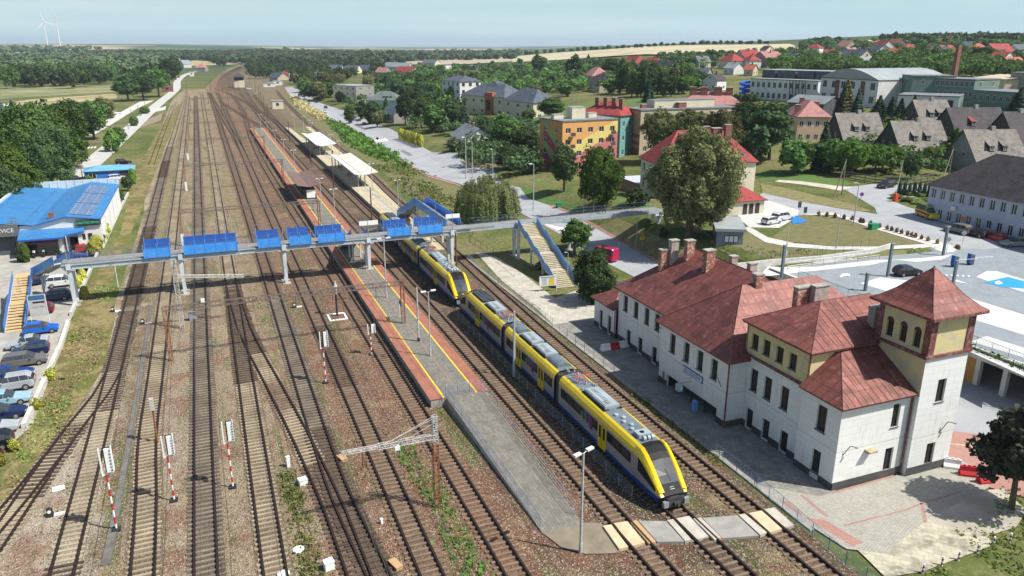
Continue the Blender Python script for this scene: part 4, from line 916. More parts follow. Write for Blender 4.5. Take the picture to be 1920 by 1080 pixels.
def stair(top,bot,width,flights,par,mats,side_h=1.05,wall_m=None,perf=False,sup=()):
    "straight stair from top (x,y,z) to bot (x,y,z), width across; landings between flights"
    a=Vector(top); b=Vector(bot); hd=Vector((b.x-a.x,b.y-a.y,0)); L=hd.length; hd.normalize(); sd_=Vector((-hd.y,hd.x,0)); drop=a.z-b.z; land=1.15; nl=flights-1; fl=(L-land*nl)/flights; dz_=drop/flights
    st=MB(); prof=[]; pos_=0.; z=a.z
    for f in range(flights):
        n=max(4,round(dz_/.17)); prof.append((pos_,z))
        for i in range(n):
            x0=pos_+fl*i/n; x1=pos_+fl*(i+1)/n; zz=z-dz_*(i+1)/n
            p=a+hd*x0; q=a+hd*(x1+.03); w=sd_*(width/2)
            vs=[p-w,q-w,q+w,p+w]; k=len(st.v); t_=.07
            st.v+=[(v.x,v.y,zz-t_) for v in vs]+[(v.x,v.y,zz) for v in vs]
            for qd in ((0,3,2,1),(4,5,6,7),(0,1,5,4),(1,2,6,5),(2,3,7,6),(3,0,4,7)): st.f.append(tuple(k+i_ for i_ in qd)); st.m.append(0)
        pos_+=fl; z-=dz_; prof.append((pos_,z))
        if f<flights-1:
            p=a+hd*pos_; q=a+hd*(pos_+land); w=sd_*(width/2); vs=[p-w,q-w,q+w,p+w]; k=len(st.v)
            st.v+=[(v.x,v.y,z-.1) for v in vs]+[(v.x,v.y,z) for v in vs]
            for qd in ((0,3,2,1),(4,5,6,7),(0,1,5,4),(1,2,6,5),(2,3,7,6),(3,0,4,7)): st.f.append(tuple(k+i_ for i_ in qd)); st.m.append(0)
            pos_+=land
    o=st.build('stair',[mats[0]],par,world=True)
    if hd.cross(sd_).z<0: pass
    for s in (-1,1):
        mb=MB()
        for (x0,z0_),(x1,z1_) in zip(prof[:-1],prof[1:]):
            for th,zl,zh,m_ in ((.06,-.32,.02,1),(.03,.02 if wall_m is None else -.30,side_h,0)):
                p=a+hd*x0+sd_*(s*(width/2+.04+(.0 if m_ else .05))); q=a+hd*x1+sd_*(s*(width/2+.04+(.0 if m_ else .05))); w=sd_*(th/2); k=len(mb.v)
                mb.v+=[((p-w).x,(p-w).y,z0_+zl),((q-w).x,(q-w).y,z1_+zl),((q+w).x,(q+w).y,z1_+zl),((p+w).x,(p+w).y,z0_+zl),((p-w).x,(p-w).y,z0_+zh),((q-w).x,(q-w).y,z1_+zh),((q+w).x,(q+w).y,z1_+zh),((p+w).x,(p+w).y,z0_+zh)]
                for qd in ((0,3,2,1),(4,5,6,7),(0,1,5,4),(1,2,6,5),(2,3,7,6),(3,0,4,7)): mb.f.append(tuple(k+i_ for i_ in qd)); mb.m.append(m_)
        mb.build('stair_side',[mats[1],mats[2]],par,world=True)
    for f in sup:
        p=a+hd*(L*f); z=a.z-drop*f; mb=MB()
        for s in (-1,1): q=p+sd_*(s*width*.38); mb.box(q.x-.13,q.x+.13,q.y-.13,q.y+.13,b.z,z-.3)
        mb.build('stair_support',PIER,par,world=True)
FB2=M('blue_stair_mesh',(.12,.30,.62),(.22,.40,.68),2.,.6)
STEPG=M('worn_pale_steps',(.52,.44,.29),(.40,.36,.28),1.3,.9)
stair((48.6,Y0+.3,6.1),(47.7,98.0,.13),3.2,4,fb,[STEPG,FB2,STRN],sup=(.3,.6))
stair((-22.2,121.9,3.1),(-22.0-3.0,106.8,.1),2.2,2,fb,[STEP,BLUE,STRN]) if False else None
stair((-26.2,121.2,3.3),(-25.1,106.9,.1),2.1,2,fb,[STEP,BLUE,STRN],sup=(.1,))
mb=MB(); mb.box(-27.4,-23.9,121.2,123.4,3.18,3.3); mb.build('landing',STEP,fb,world=True)
stair((-20.3,116.8,6.1),(-24.3,122.4,3.3),2.0,1,fb,[STRN,BLUEL,STRN])
mb=MB()
for x,y in ((-24.0,123.2),(-27.3,123.2),(-24,121.4)): mb.box(x-.12,x+.12,y-.12,y+.12,0,3.2)
mb.build('stair_support',PIER,fb,world=True)
stair((20.9,Y1,6.0),(20.9,131.5,.92),2.4,2,fb,[CONC,BLUE,STRN],sup=(.15,.4))
# walkway to the second platform: level run, then stair going down away from the camera
mb=MB(); mb.prism([(35.2,Y1),(37.6,Y1),(37.6,138.5),(35.2,138.5)],5.9,6.12); mb.build('deck',DECK,fb,world=True)
for x in (35.15,37.65):
    mb=MB(); mb.box(x-.03,x+.03,Y1,138.5,5.75,7.25); mb.build('blue_side_wall',SCREEN,fb,world=True)
stair((36.4,138.5,6.1),(36.2,152.5,.92),2.4,3,fb,[CONC,SCREEN,STRN],wall_m=1,side_h=1.15)
mb=MB()
for y in (128,137.5):
    for x in (35.4,37.4): mb.box(x-.17,x+.17,y-.17,y+.17,.9,5.9)
    mb.box(35.4,37.4,y-.12,y+.12,2.6,2.85)
mb.build('pier',PIER,fb,world=True)
for y,x in ((124,35.1),(133,35.1),(139,35.1),(144,35.0),(149,34.9)): mb=MB(); mb.tube((x,y,4.5),(x,y,8.6),.05); mb.build('lamp_pole',STEEL,fb,world=True)
for x,w,lb in ((21.7,3.0,'white direction sign on the footbridge above the red platform'),(35.9,2.4,'white direction sign on the footbridge at the second platform walkway')):
    s=T('direction_sign',lb,'sign',(x+.4,Y1,6.2),group='direction signs on the footbridge'); mb=MB(); mb.box(x-.8,x-.8+w,Y1+.1,Y1+.16,7.4,8.1); mb.build('sign_board',SIGNW,s,world=True); mb=MB(); mb.bar((x-.6,Y1+.2,6.1),(x-.6,Y1+.2,8.1),.04); mb.bar((x-1+w,Y1+.2,6.1),(x-1+w,Y1+.2,8.1),.04); mb.build('post',STEEL,s,world=True)
# ---------------------------------------------------------------- roads, lawns, fields
D('street',[(533,163),(556,195),(580,210),(640,235),(700,266),(745,295),(800,327),(865,346),(905,372),(960,392),(1000,412),(1050,440),(1100,475),(1160,505),(1230,540),(1290,560),(1350,560),(1235,497),(1180,463),(1120,430),(1075,404),(1030,385),(990,372),(975,352),(940,345),(925,318),(935,300),(890,293),(850,287),(810,286),(768,262),(735,243),(700,230),(640,206),(600,193),(565,172),(560,163)],ASPH,.06,6)
D('pavement',[(532,164),(555,197),(579,213),(640,239),(700,270),(745,299),(800,331),(865,350),(862,347),(800,327),(745,295),(700,266),(640,235),(580,210),(556,195)],PAVPK,.075,6)
D('pavement',[(1090,414),(1120,430),(1180,463),(1233,496),(1246,496),(1195,462),(1150,440),(1110,418),(1040,385),(1020,384)],PAVPK,.09,4)
for px in ([(640,214),(650,219),(646,221),(636,216)],[(668,232),(690,243),(684,245),(664,235)],[(756,281),(775,291),(768,293),(750,284)],[(880,345),(905,356),(896,360),(872,349)]): D('asphalt_patch',px,ASPD,.085)
for k in range(5): D('zebra_stripe',[(698+k*5.2,262.6-k*.55),(701+k*5.2,262.2-k*.55),(709+k*5,266.3-k*.5),(706+k*5,266.9-k*.5)],AW,.1)
for k in range(6): D('zebra_stripe',[(148+k*6,276.5-k*.25),(151.5+k*6,276.3-k*.25),(149+k*6,279.3-k*.2),(145.5+k*6,279.5-k*.2)],AW,.1)
for k in range(6): D('zebra_stripe',[(1020+k*9,421+k*2.2),(1025+k*9,420+k*2.2),(1050+k*9,431+k*2.),(1044+k*9,432+k*2.)],AW,.1)
for px in ([(205,247),(212,243),(209,250),(202,253)],[(178,262),(186,259),(184,263),(176,266)],[(150,282),(158,280),(156,284),(147,286)],[(262,215),(268,211),(266,216),(260,219)]): D('asphalt_patch',px,ASPD,.085)
D('traffic_island',[(847,309),(862,303),(890,302),(915,307),(919,311),(905,314),(870,316),(852,313)],GRASSM,.16)
D('pavement',[(583,205),(640,232),(700,262),(712,255),(640,221)],ASPH,.04) if False else None
def ribbon(name,px,w,mat,off,n=3,**k):
    P_=smooth_pl([G2(*q)[:2] for q in px],n); L_,R__=[],[]
    for i,p in enumerate(P_):
        a=P_[max(0,i-1)]; b=P_[min(len(P_)-1,i+1)]; d=Vector((b[0]-a[0],b[1]-a[1])).normalized(); L_.append((p[0]-d.y*w/2,p[1]+d.x*w/2)); R__.append((p[0]+d.y*w/2,p[1]-d.x*w/2))
    for i in range(len(P_)-1): drape(name,[L_[i],R__[i],R__[i+1],L_[i+1]],mat,off,8,**k)
ribbon('left_road',[(60,440),(100,372),(150,325),(200,282),(240,246),(275,214),(298,194),(318,178),(331,165),(333,152),(346,141),(366,134)],6.4,CONR,.06)
D('lay_by',[(148,252),(175,254),(212,232),(255,205),(290,188),(262,191),(205,222)],CONCL,.08,8)
D('gravel_patch',[(232,258),(262,230),(305,212),(302,226),(262,240)],DIRT,.05)
D('gravel_patch',[(281,208),(312,199),(310,206),(286,211)],CONCL,.07)
D('field',[(0,186),(0,163),(225,160),(222,172),(120,178)],M('parched_meadow',(.30,.26,.13),(.12,.16,.06),.03,.95),.1,20)
D('field',[(0,196),(60,186),(218,176),(220,185),(90,197)],M('straw_field',(.44,.36,.2),(.2,.2,.09),.05,.95),.12,20)
D('sports_yard',[(0,212),(0,196),(90,197),(170,194),(60,218)],CONCL,.15,20)
D('pond',[(0,240),(8,236),(30,235),(30,246),(0,250)],M('pond_water',(.03,.07,.09),None,1,.08),.1)
FLD=M('stubble_field',(.52,.45,.30),(.40,.35,.22),.012,.95); FLD2=M('tilled_field',(.40,.33,.24),(.33,.28,.2),.01,.95); FLD3=M('golden_field',(.55,.43,.2),(.48,.38,.2),.01,.95)
D('field',[(960,118),(1080,112),(1230,104),(1330,99),(1445,103),(1500,96),(1480,84),(1390,85),(1280,86),(1160,92),(1040,100),(960,107)],FLD,1.2,60)
D('field',[(760,117),(880,108),(960,107),(960,116),(880,121),(770,124)],FLD2,1.0,60)
D('field',[(1450,97),(1500,95),(1510,104),(1465,104)],FLD,1.,60)
D('field',[(0,92),(180,88),(260,90),(225,93),(60,96),(0,97)],FLD2,1.5,200)
D('field',[(0,103),(50,100),(140,101),(100,107),(0,106)],FLD2,1.,60)
D('field',[(1500,81),(1700,78),(1760,82),(1690,84),(1560,84)],FLD3,1.5,60)
D('embankment_grass',[(905,365),(860,350),(800,331),(700,270),(640,239),(579,213),(556,197),(532,170),(525,175),(545,205),(600,240),(660,285),(720,325),(790,385),(845,430),(905,440)],GRASSM,.03)
D('lawn',[(1440,452),(1500,405),(1480,400),(1560,405),(1640,430),(1740,460),(1655,462),(1560,462),(1490,455)],GRASSM,.05)
D('lawn',[(1395,440),(1400,428),(1440,452),(1570,468),(1700,470),(1700,480),(1640,487),(1540,492),(1460,500),(1400,492),(1350,470)],GRASSM,.05)
D('path',[(1392,428),(1405,426),(1440,446),(1490,457),(1560,463),(1655,463),(1740,458),(1800,478),(1790,484),(1740,470),(1655,469),(1560,469),(1480,464),(1435,455)],CONCL,.09)
D('path',[(1500,404),(1560,404),(1640,430),(1740,460),(1800,478),(1812,473),(1720,444),(1620,418),(1560,399)],CONCL,.10)
D('upper_road',[(1380,385),(1400,410),(1450,422),(1495,405),(1560,399),(1620,418),(1720,444),(1812,473),(1920,500),(1920,462),(1850,440),(1752,414),(1740,400),(1700,388),(1660,372),(1600,350),(1575,350),(1640,390),(1645,402),(1560,388),(1470,368),(1430,362),(1415,375)],ASPH,.06)
D('car_park',[(1380,395),(1434,393),(1425,372),(1500,395),(1495,408),(1460,428),(1405,427),(1385,410)],CONCL,.075)
D('disabled_bay',[(1482,408),(1494,405),(1514,417),(1486,421)],M('bay_blue2',(.02,.2,.55)),.11)
D('dirt_track',[(1452,341),(1490,345),(1575,358),(1600,352),(1560,348),(1500,340),(1460,338)],PALE,.08)
D('gravel_yard',[(1600,350),(1660,372),(1700,372),(1760,360),(1760,350),(1640,345)],ASPH,.05)
D('dry_bank',[(1425,345),(1500,360),(1600,385),(1640,398),(1600,396),(1500,378),(1430,362)],GRASSD,.10)
D('lawn',[(1420,320),(1500,322),(1600,345),(1570,352),(1450,338),(1425,342)],GRASSG,.05)
D('lawn',[(1000,335),(1050,360),(1180,375),(1225,385),(1225,395),(1100,400),(1040,385),(990,372),(975,352)],GRASSG,.05)
D('lawn',[(1120,425),(1230,400),(1290,405),(1330,440),(1345,468),(1300,490),(1246,496),(1180,462)],GRASSD,.04)
D('lawn',[(960,225),(1010,215),(1050,200),(1150,190),(1280,185),(1250,192),(1120,205),(1000,235)],GRASSG,.1,8)
D('garden_lawn',[(700,262),(735,245),(765,262),(800,290),(770,285)],GRASSG,.05)
# left yard
VERGE=None
def verge_mat():
    m,n,b=newmat('rough_verge'); p=pos(n); c=mix(n,mr(n,noise(n,p,.22,5,.65),.46,.54),(.30,.245,.115),(.16,.165,.05)); c=mix(n,mr(n,noise(n,p,.5,5,.7),.52,.58,0,.85),c,(.17,.11,.06)); c=mix(n,mr(n,noise(n,p,1.4,4,.7),.55,.62,0,.7),c,(.09,.13,.03)); c=mix(n,mr(n,noise(n,p,7,2),.35,.65,0,.5),c,(.06,.05,.025)); setb(n,b,c,.95,0,noise(n,p,5,3),.4,.1,.1); return m
VERGE=verge_mat()
D('yard',[(-60,900),(60,800),(100,690),(112,650),(155,545),(135,490),(190,470),(150,470),(40,470),(-80,480),(-200,700)],M('worn_yard',(.42,.40,.35),(.30,.285,.25),.5,.95,fine=.2),.04)
D('yard',[(150,348),(205,344),(235,340),(255,318),(245,307),(190,312),(160,325)],DIRT,.06)
D('verge',[(250,330),(300,240),(330,200),(345,190),(300,300),(262,400),(225,480),(200,560),(165,700),(115,650),(160,545),(225,440)],VERGE,.02)
lw=MB(); band(lw,[(-19.0,77),(-18.95,99),(-19.3,108)],0,.55,.45); band(lw,[(-19.4,111),(-19.5,123),(-19.7,160),(-19.0,205)],0,.55,.35); D('verge',[(160,545),(114,648),(62,785),(0,905),(0,975),(60,900),(100,838),(150,760),(195,690),(215,600),(205,545)],VERGE,.028)
o=tag(lw.build('low_wall',CONCL),'low crumbling concrete wall between parked cars and the tracks','wall')
fence('mesh_fence','grey mesh fence along the side of the white blue-roofed building','fence',[(-19.7,150),(-19.3,190)],0,1.7,2.4,[GALV,GALV],(1.,.5,.08),pr=.04,infill=.3)
mb=MB(); mb.prism([(-10.1,52),(-9.5,52),(-9.4,62),(-9.3,84),(-9.8,84),(-9.9,62)],0,.1); mb.prism([(-9.8,84),(-9.3,84),(-9.4,112),(-9.8,112)],0,.09); struct('cable_trough',mb,M('dark_trough',(.17,.16,.14),(.11,.1,.09),1.5,.95))
# ---------------------------------------------------------------- generic buildings
def proj(X,Y,Z):
    Z-=HC; f=X*sA+Y*cA; u=X*cA-Y*sA; d=f*cP-Z*sP; v=f*sP+Z*cP
    return (960+FP*u/d,540-FP*v/d)
def winL(par,o,u,a,b,c,d,depth,fm,mull=1,name='window',pane=DARK,proud=False):
    nx,ny=u[1],-u[0]; dd0=depth if not proud else -.03
    P=lambda s,z,dd:(o[0]+u[0]*s-nx*dd,o[1]+u[1]*s-ny*dd,o[2]+z); mb=MB(); w=.08
    mb.quad(P(a,c,dd0),P(b,c,dd0),P(b,d,dd0),P(a,d,dd0),1)
    dd=dd0-.03
    for s0,s1,z0,z1 in [(a,a+w,c,d),(b-w,b,c,d),(a+w,b-w,c,c+w),(a+w,b-w,d-w,d)]+[((a+b)/2-.04,(a+b)/2+.04,c+w,d-w)]*(1 if mull else 0): mb.quad(P(s0,z0,dd),P(s1,z0,dd),P(s1,z1,dd),P(s0,z1,dd),0)
    return mb.build(name,[fm,pane],par)
def building(name,label,cat,pl,pr,e,d,roof='hip',rh=3,wall=None,roofm=None,floors=2,nf=4,ns=3,ww=1.1,wh=1.4,sill0=1.0,fm=FRAMEW,group=None,ov=.45,near=True,plinth=None,chim=(),at_eave=True,side_wall=None,fl_h=None,ridge=None,world=None,sides='LR',ang=None):
    "facade from pl to pr (photo pixels at the eaves, height e above the land), body d metres deep behind it"
    if world: a,b=world
    else: a=G2(pl[0],pl[1],e if at_eave else 0); b=G2(pr[0],pr[1],e if at_eave else 0)
    if ang is not None:
        ca_,sa_=math.cos(R(ang)),math.sin(R(ang)); lo,hi=1.,120.
        for _ in range(40):
            m_=(lo+hi)/2
            if proj(a[0]+ca_*m_,a[1]+sa_*m_,a[2]+e)[0]<pr[0]: lo=m_
            else: hi=m_
        b=(a[0]+ca_*lo,a[1]+sa_*lo)
    w=math.hypot(b[0]-a[0],b[1]-a[1]); rz=math.atan2(b[1]-a[1],b[0]-a[0]); co,si=math.cos(rz),math.sin(rz)
    zb=min(h(a[0],a[1]),h(b[0],b[1])); ztop=(h(a[0],a[1])+e if at_eave else zb+e); H_=ztop-zb
    t=T(name,label,cat,(a[0],a[1],zb),rz,group); fh=fl_h or (e/floors)
    def fac(o,u,L,n,mt,vis=True):
        hs=[]
        if n and vis:
            for f in range(floors):
                for i in range(n):
                    c=L*(i+.5)/n; z0=(H_-e)+f*fh+sill0; hs.append((c-ww/2,c+ww/2,z0,z0+wh))
        mb=MB()
        if near: mb.holewall((o[0],o[1],0),u,L,H_,hs,.15,0,0)
        else: mb.quad((o[0],o[1],0),(o[0]+u[0]*L,o[1]+u[1]*L,0),(o[0]+u[0]*L,o[1]+u[1]*L,H_),(o[0],o[1],H_))
        mb.quad((o[0],o[1],-3),(o[0]+u[0]*L,o[1]+u[1]*L,-3),(o[0]+u[0]*L,o[1]+u[1]*L,0),(o[0],o[1],0))
        mb.build('wall',mt,t)
        for q in hs: winL(t,(o[0],o[1],0),u,q[0],q[1],q[2],q[3],.15,fm,proud=not near)
    sw=side_wall or wall
    fac((0,0),(1,0),w,nf,wall); fac((w,0),(0,1),d,ns,sw,'R' in sides); fac((w,d),(-1,0),w,0,wall); fac((0,d),(0,-1),d,ns,sw,'L' in sides)
    if plinth:
        mb=MB(); mb.box(-.04,w+.04,-.04,-.003,0,.7); mb.box(-.04,-.003,0,d,0,.7); mb.box(w+.003,w+.04,0,d,0,.7); mb.build('plinth',plinth,t)
    mb=MB(); x0,x1,y0,y1=-ov,w+ov,-ov,d+ov; z=H_
    if roof=='flat':
        mb.box(-.15,w+.15,-.15,d+.15,z,z+.35,1,top=0)
    elif roof=='hip':
        if w>=d: r=min(d/2+ov,w/2-.1); A,B_=(x0+r,d/2,z+rh),(x1-r,d/2,z+rh); mb.quad((x0,y0,z),(x1,y0,z),B_,A); mb.tri((x1,y0,z),(x1,y1,z),B_); mb.quad((x1,y1,z),(x0,y1,z),A,B_); mb.tri((x0,y1,z),(x0,y0,z),A)
        else: r=w/2+ov; A,B_=(w/2,y0+r,z+rh),(w/2,y1-r,z+rh); mb.tri((x0,y0,z),(x1,y0,z),A); mb.quad((x1,y0,z),(x1,y1,z),B_,A); mb.tri((x1,y1,z),(x0,y1,z),B_); mb.quad((x0,y1,z),(x0,y0,z),A,B_)
        mb.box(x0+.05,x1-.05,y0+.05,y1-.05,z-.16,z-.005,1)
    elif roof=='gx':
        A,B_=(x0,d/2,z+rh),(x1,d/2,z+rh); mb.quad((x0,y0,z-.2),(x1,y0,z-.2),B_,A); mb.quad((x1,y1,z-.2),(x0,y1,z-.2),A,B_)
        mb.quad((x0,y0,z-.32),(x1,y0,z-.32),(x1,y0,z-.2),(x0,y0,z-.2),1); mb.quad(A,(x0,d/2,z+rh-.18),(x0,y0,z-.38),(x0,y0,z-.2),1); mb.quad((x1,y0,z-.38),(x1,d/2,z+rh-.18),B_,(x1,y0,z-.2),1)
    elif roof=='gy':
        A,B_=(w/2,y0,z+rh),(w/2,y1,z+rh); mb.quad((x0,y1,z-.2),(x0,y0,z-.2),A,B_); mb.quad((x1,y0,z-.2),(x1,y1,z-.2),B_,A)
        mb.quad((x0,y0,z-.38),(w/2,y0,z+rh-.18),A,(x0,y0,z-.2),1); mb.quad((w/2,y0,z+rh-.18),(x1,y0,z-.38),(x1,y0,z-.2),A,1)
    elif roof=='shed': mb.quad((x0,y0,z),(x1,y0,z),(x1,y1,z+rh),(x0,y1,z+rh)); mb.box(x0,x1,y0,y1,z-.15,z-.01,1)
    mb.build('roof',[roofm,TRIM],t)
    if roof in('gx','gy','shed'):
        mb=MB()
        if roof=='gx':
            for x in (0.0,w): p=[(x,0,z),(x,d,z),(x,d/2,z+rh-.15)]; mb.poly(p[::-1] if x==0 else p)
        elif roof=='gy': mb.poly([(0,0,z),(w,0,z),(w/2,0,z+rh-.15)]); mb.poly([(w,d,z),(0,d,z),(w/2,d,z+rh-.15)])
        else:
            mb.poly([(0,d,z),(0,0,z),(0,d,z+rh-.1)]); mb.poly([(w,0,z),(w,d,z),(w,d,z+rh-.1)])
        mb.build('gable',side_wall if (side_wall and roof=='gx') else wall,t)
        if roof=='gy' and rh>2.2: winL(t,(0,0,0),(1,0),w/2-.5,w/2+.5,z+.4,z+1.5,.1,fm,proud=True)
    for fx,fy,cw,ch in chim:
        mb=MB(); x,y=w*fx,d*fy; mb.box(x-cw/2,x+cw/2,y-cw*.35,y+cw*.35,z,z+ch); cc=mb.build('chimney',CHIM,t); k=MB(); k.box(x-cw/2-.08,x+cw/2+.08,y-cw*.35-.08,y+cw*.35+.08,z+ch,z+ch+.12); k.build('chimney_cap',CONC,cc)
    t['_w']=w; t['_h']=H_; return t
TRIM=M('roof_trim',(.12,.10,.09),(.2,.19,.18)); CHIM=M('red_brick_chimney',(.20,.07,.055),(.26,.12,.09),2,.9)
RT=roof_mat('bright_red_tile_roof',(.34,.055,.05),(.26,.045,.045),.25,seam=.45,tile=.3,str_=.35); RTO=roof_mat('orange_red_tile_roof',(.42,.13,.08),(.34,.1,.065),.25,seam=.5,tile=.3,str_=.3)
RG=roof_mat('old_grey_slate_roof',(.21,.19,.165),(.15,.135,.12),.45,seam=.5,tile=.35,str_=.35); RD=roof_mat('dark_blue_grey_roof',(.10,.12,.15),(.07,.085,.11),.3,seam=.5,tile=.4,str_=.3)
RBK=roof_mat('dark_brown_tile_roof',(.075,.065,.07),(.05,.045,.05),.25,seam=.38,tile=.32,str_=.7); RPK=roof_mat('faded_pink_roof',(.42,.20,.18),(.36,.17,.155),.25,seam=.6,tile=.35,str_=.3)
FR_=M('grey_roofing_felt',(.20,.22,.24),(.15,.165,.18),.4,.85); FRL=M('pale_sheet_roof',(.34,.375,.37),(.28,.31,.31),.3,.5); RGN=roof_mat('green_grey_roof',(.15,.18,.17),(.11,.13,.125),.3,seam=.5,tile=.4,str_=.3)
WCR=M('cream_render',(.62,.57,.42),(.55,.5,.38),.5,.9); WWH=M('white_render',(.70,.70,.68),(.6,.6,.59),.5,.9); WBE=M('beige_render',(.52,.44,.32),(.46,.39,.28),.5,.9); WGY=M('pale_blue_grey_render',(.42,.46,.54),(.36,.4,.48),.3,.9); WGN=M('sage_green_render',(.17,.24,.20),(.13,.19,.16),.5,.9); WPG=M('mint_render',(.32,.55,.48),(.28,.48,.42)); WDG=M('charcoal_cladding',(.06,.065,.075),(.09,.095,.1),.5,.7); WTB=M('dark_weathered_boards',(.055,.045,.04),(.1,.085,.075),3,.9); WGR=M('grey_render',(.30,.29,.27),(.22,.21,.2),.6,.9); WOR=M('orange_render',(.62,.33,.14),(.55,.3,.13)); WTU=M('turquoise_render',(.16,.36,.33))
def band_mat(name,stops,kx_,kz,off=0,rng=None):
    m,n,b=newmat(name); L=n.links; tcn=nd(n,'ShaderNodeTexCoord'); s=nd(n,'ShaderNodeSeparateXYZ'); L.new(tcn.outputs['Object'],s.inputs[0])
    v=math_(n,'ADD',math_(n,'ADD',math_(n,'MULTIPLY',s.outputs[0],kx_[0]),math_(n,'MULTIPLY',s.outputs[1],kx_[1])),math_(n,'MULTIPLY',s.outputs[2],kz)); v=math_(n,'ADD',v,off)
    rp=nd(n,'ShaderNodeValToRGB'); rp.color_ramp.interpolation='CONSTANT'; e=rp.color_ramp.elements; e[0].color=(*stops[0][1],1); e[1].position=stops[1][0]; e[1].color=(*stops[1][1],1)
    for q,cc in stops[2:]: x=e.new(q); x.color=(*cc,1)
    L.new(v,rp.inputs[0]); cc_=rp.outputs[0]
    if rng: o_=s.outputs[rng[0]]; cc_=mix(n,math_(n,'ADD',math_(n,'LESS_THAN',o_,rng[1]),math_(n,'GREATER_THAN',o_,rng[2])),cc_,rng[3])
    c=mix(n,mr(n,noise(n,tcn.outputs['Object'],.5,4),.4,.7,0,.25),cc_,(.3,.25,.2)); setb(n,b,c,.9); return m
OR_=(.66,.34,.11); YE_=(.70,.56,.18); PK_=(.50,.16,.15); GN_=(.30,.32,.10); RD_=(.30,.06,.07)
OBF=band_mat('orange_facade_with_diagonal_bands',[(0,PK_),(.34,YE_),(.60,OR_)],(-.0346,0),.077,.17,(0,2.6,17.5,OR_))
OBS=band_mat('dark_orange_gable_with_diagonal_bands',[(0,RD_),(.17,GN_),(.34,RD_),(.52,GN_),(.72,(.50,.24,.07))],(0,-.042),.066,.22,(1,3.2,10.2,(.46,.22,.07)))
t=building('apartment_block','orange and yellow apartment block with diagonal painted bands and grey flat roof','apartment block',(1055,229.4),(1159,225.4),13.2,12.5,'flat',0,OBF,FR_,4,5,2,1.5,1.35,1.1,ov=.1,side_wall=OBS,fl_h=3.05,ang=5)
w_=t['_w']; H_=t['_h']
for x,y,a,b,c in ((w_*.42,5.5,4.2,3,3.0),(w_*.12,6.5,3,1.6,1.2),(w_*.72,6.0,2.6,1.6,1.3)):
    mb=MB(); mb.box(x-a/2,x+a/2,y-b/2,y+b/2,H_+.3,H_+c+.3); mb.box(x-a/2-.1,x+a/2+.1,y-b/2-.1,y+b/2+.1,H_+c+.3,H_+c+.4,1); mb.build('roof_box',[WCR,CONC],t)
mb=MB(); 
for x,y,hh in ((w_*.36,5,8),(w_*.48,5.6,6),(w_*.3,6,5)): mb.tube((x,y,H_+1),(x,y,H_+hh),.05)
mb.build('antenna',STEEL,t)
for f in range(1,4):
    for fx in (.13,.86):
        mb=MB(); mb.box(w_*fx-.3,w_*fx+1.2,-1.0,0,H_-13.2+f*3.05+.2,H_-13.2+f*3.05+.35,0); mb.box(w_*fx-.3,w_*fx+1.2,-1.0,-.95,H_-13.2+f*3.05+.35,H_-13.2+f*3.05+1.3,1); mb.build('balcony',[CONC,RUSTD],t)
building('apartment_block','turquoise block with a red many-chimneyed roof behind the orange apartment block','apartment block',(1085,212),(1164,215),12.2,11,'hip',3.6,WTU,RT,3,5,3,chim=((.3,.3,1.2,4.5),(.5,.3,1.2,4.6),(.7,.3,1.2,4.6),(.86,.3,1.2,4.4)))
OB2=band_mat('beige_gable_with_red_bands',[(0,(.32,.07,.08)),(.09,(.38,.26,.17)),(.17,(.32,.07,.08)),(.25,(.38,.26,.17)),(.33,(.32,.07,.08)),(.41,(.42,.29,.19)),(.94,(.32,.07,.08))],(0,0),.08,-.05)
t=building('apartment_block','long beige and red striped apartment block behind the olive trees','apartment block',(1202,208),(1385,200),12.5,9.5,'flat',0,WBE,FR_,4,9,0,side_wall=OB2,ang=-2,chim=((.1,.5,1.6,1.4),(.25,.5,1.3,1.5),(.45,.3,2.6,1.8),(.62,.5,1.6,1.5),(.8,.5,1.6,1.5)))
w_=t['_w']; H_=t['_h']; mb=MB(); mb.box(w_*.2,w_*.82,4,8.6,H_+.35,H_+2.4,0); mb.box(w_*.2-.1,w_*.82+.1,3.9,8.7,H_+2.4,H_+2.5,1); mb.build('roof_storey',[WCR,FR_],t)
building('row_house','pink-roofed long house with a row of brown chimneys behind the striped block','house',(1275,195),(1395,193),6,12,'hip',4,WBE,RPK,2,0,0,chim=((.2,.4,2.2,5.5),(.38,.4,2.4,5.5),(.6,.4,2.6,5.6),(.78,.4,2.2,5.4)),near=False)
t=building('villa','cream villa with a bright red hip roof half hidden by the big olive tree','villa',(1240,309),(1418,315),7.0,11,'hip',6.2,M('cream_panel',(.72,.66,.50),(.66,.6,.46),.5,.9),RT,2,0,3,1.0,1.8,.9,side_wall=WCR,ang=-9.5,chim=((.57,.5,1.2,6.8),(.64,.35,2.0,6.6),(.72,.2,1.3,7.4)),sides='L')
w_=t['_w'];H_=t['_h']; mb=MB(); mb.box(w_*.82,w_*.9,.8,3,H_+.3,H_+1.9,0); mb.quad((w_*.8,.6,H_+1.9),(w_*.92,.6,H_+1.9),(w_*.92,4.2,H_+2.6),(w_*.8,4.2,H_+2.6),1); mb.build('dormer',[WCR,RT],t); winL(t,(0,.8,0),(1,0),w_*.83,w_*.89,H_+.6,H_+1.6,0,FRAMEW,proud=True)
t=building('outbuilding','low cream outbuilding with red hip roof and three dark doors','outbuilding',(1362,379),(1434,373),2.7,6,'hip',2.2,WCR,RT,1,0,0)
for i in range(3): x=t['_w']*(.50+.16*i); winL(t,(0,0,t['_h']-2.7),(1,0),x-.45,x+.45,.05,2.1,0,BRN,0,'door',proud=True)
t=T('kiosk','grey-blue boarded kiosk with a pale tin roof on the grass bank','kiosk',(74,98,3.8))
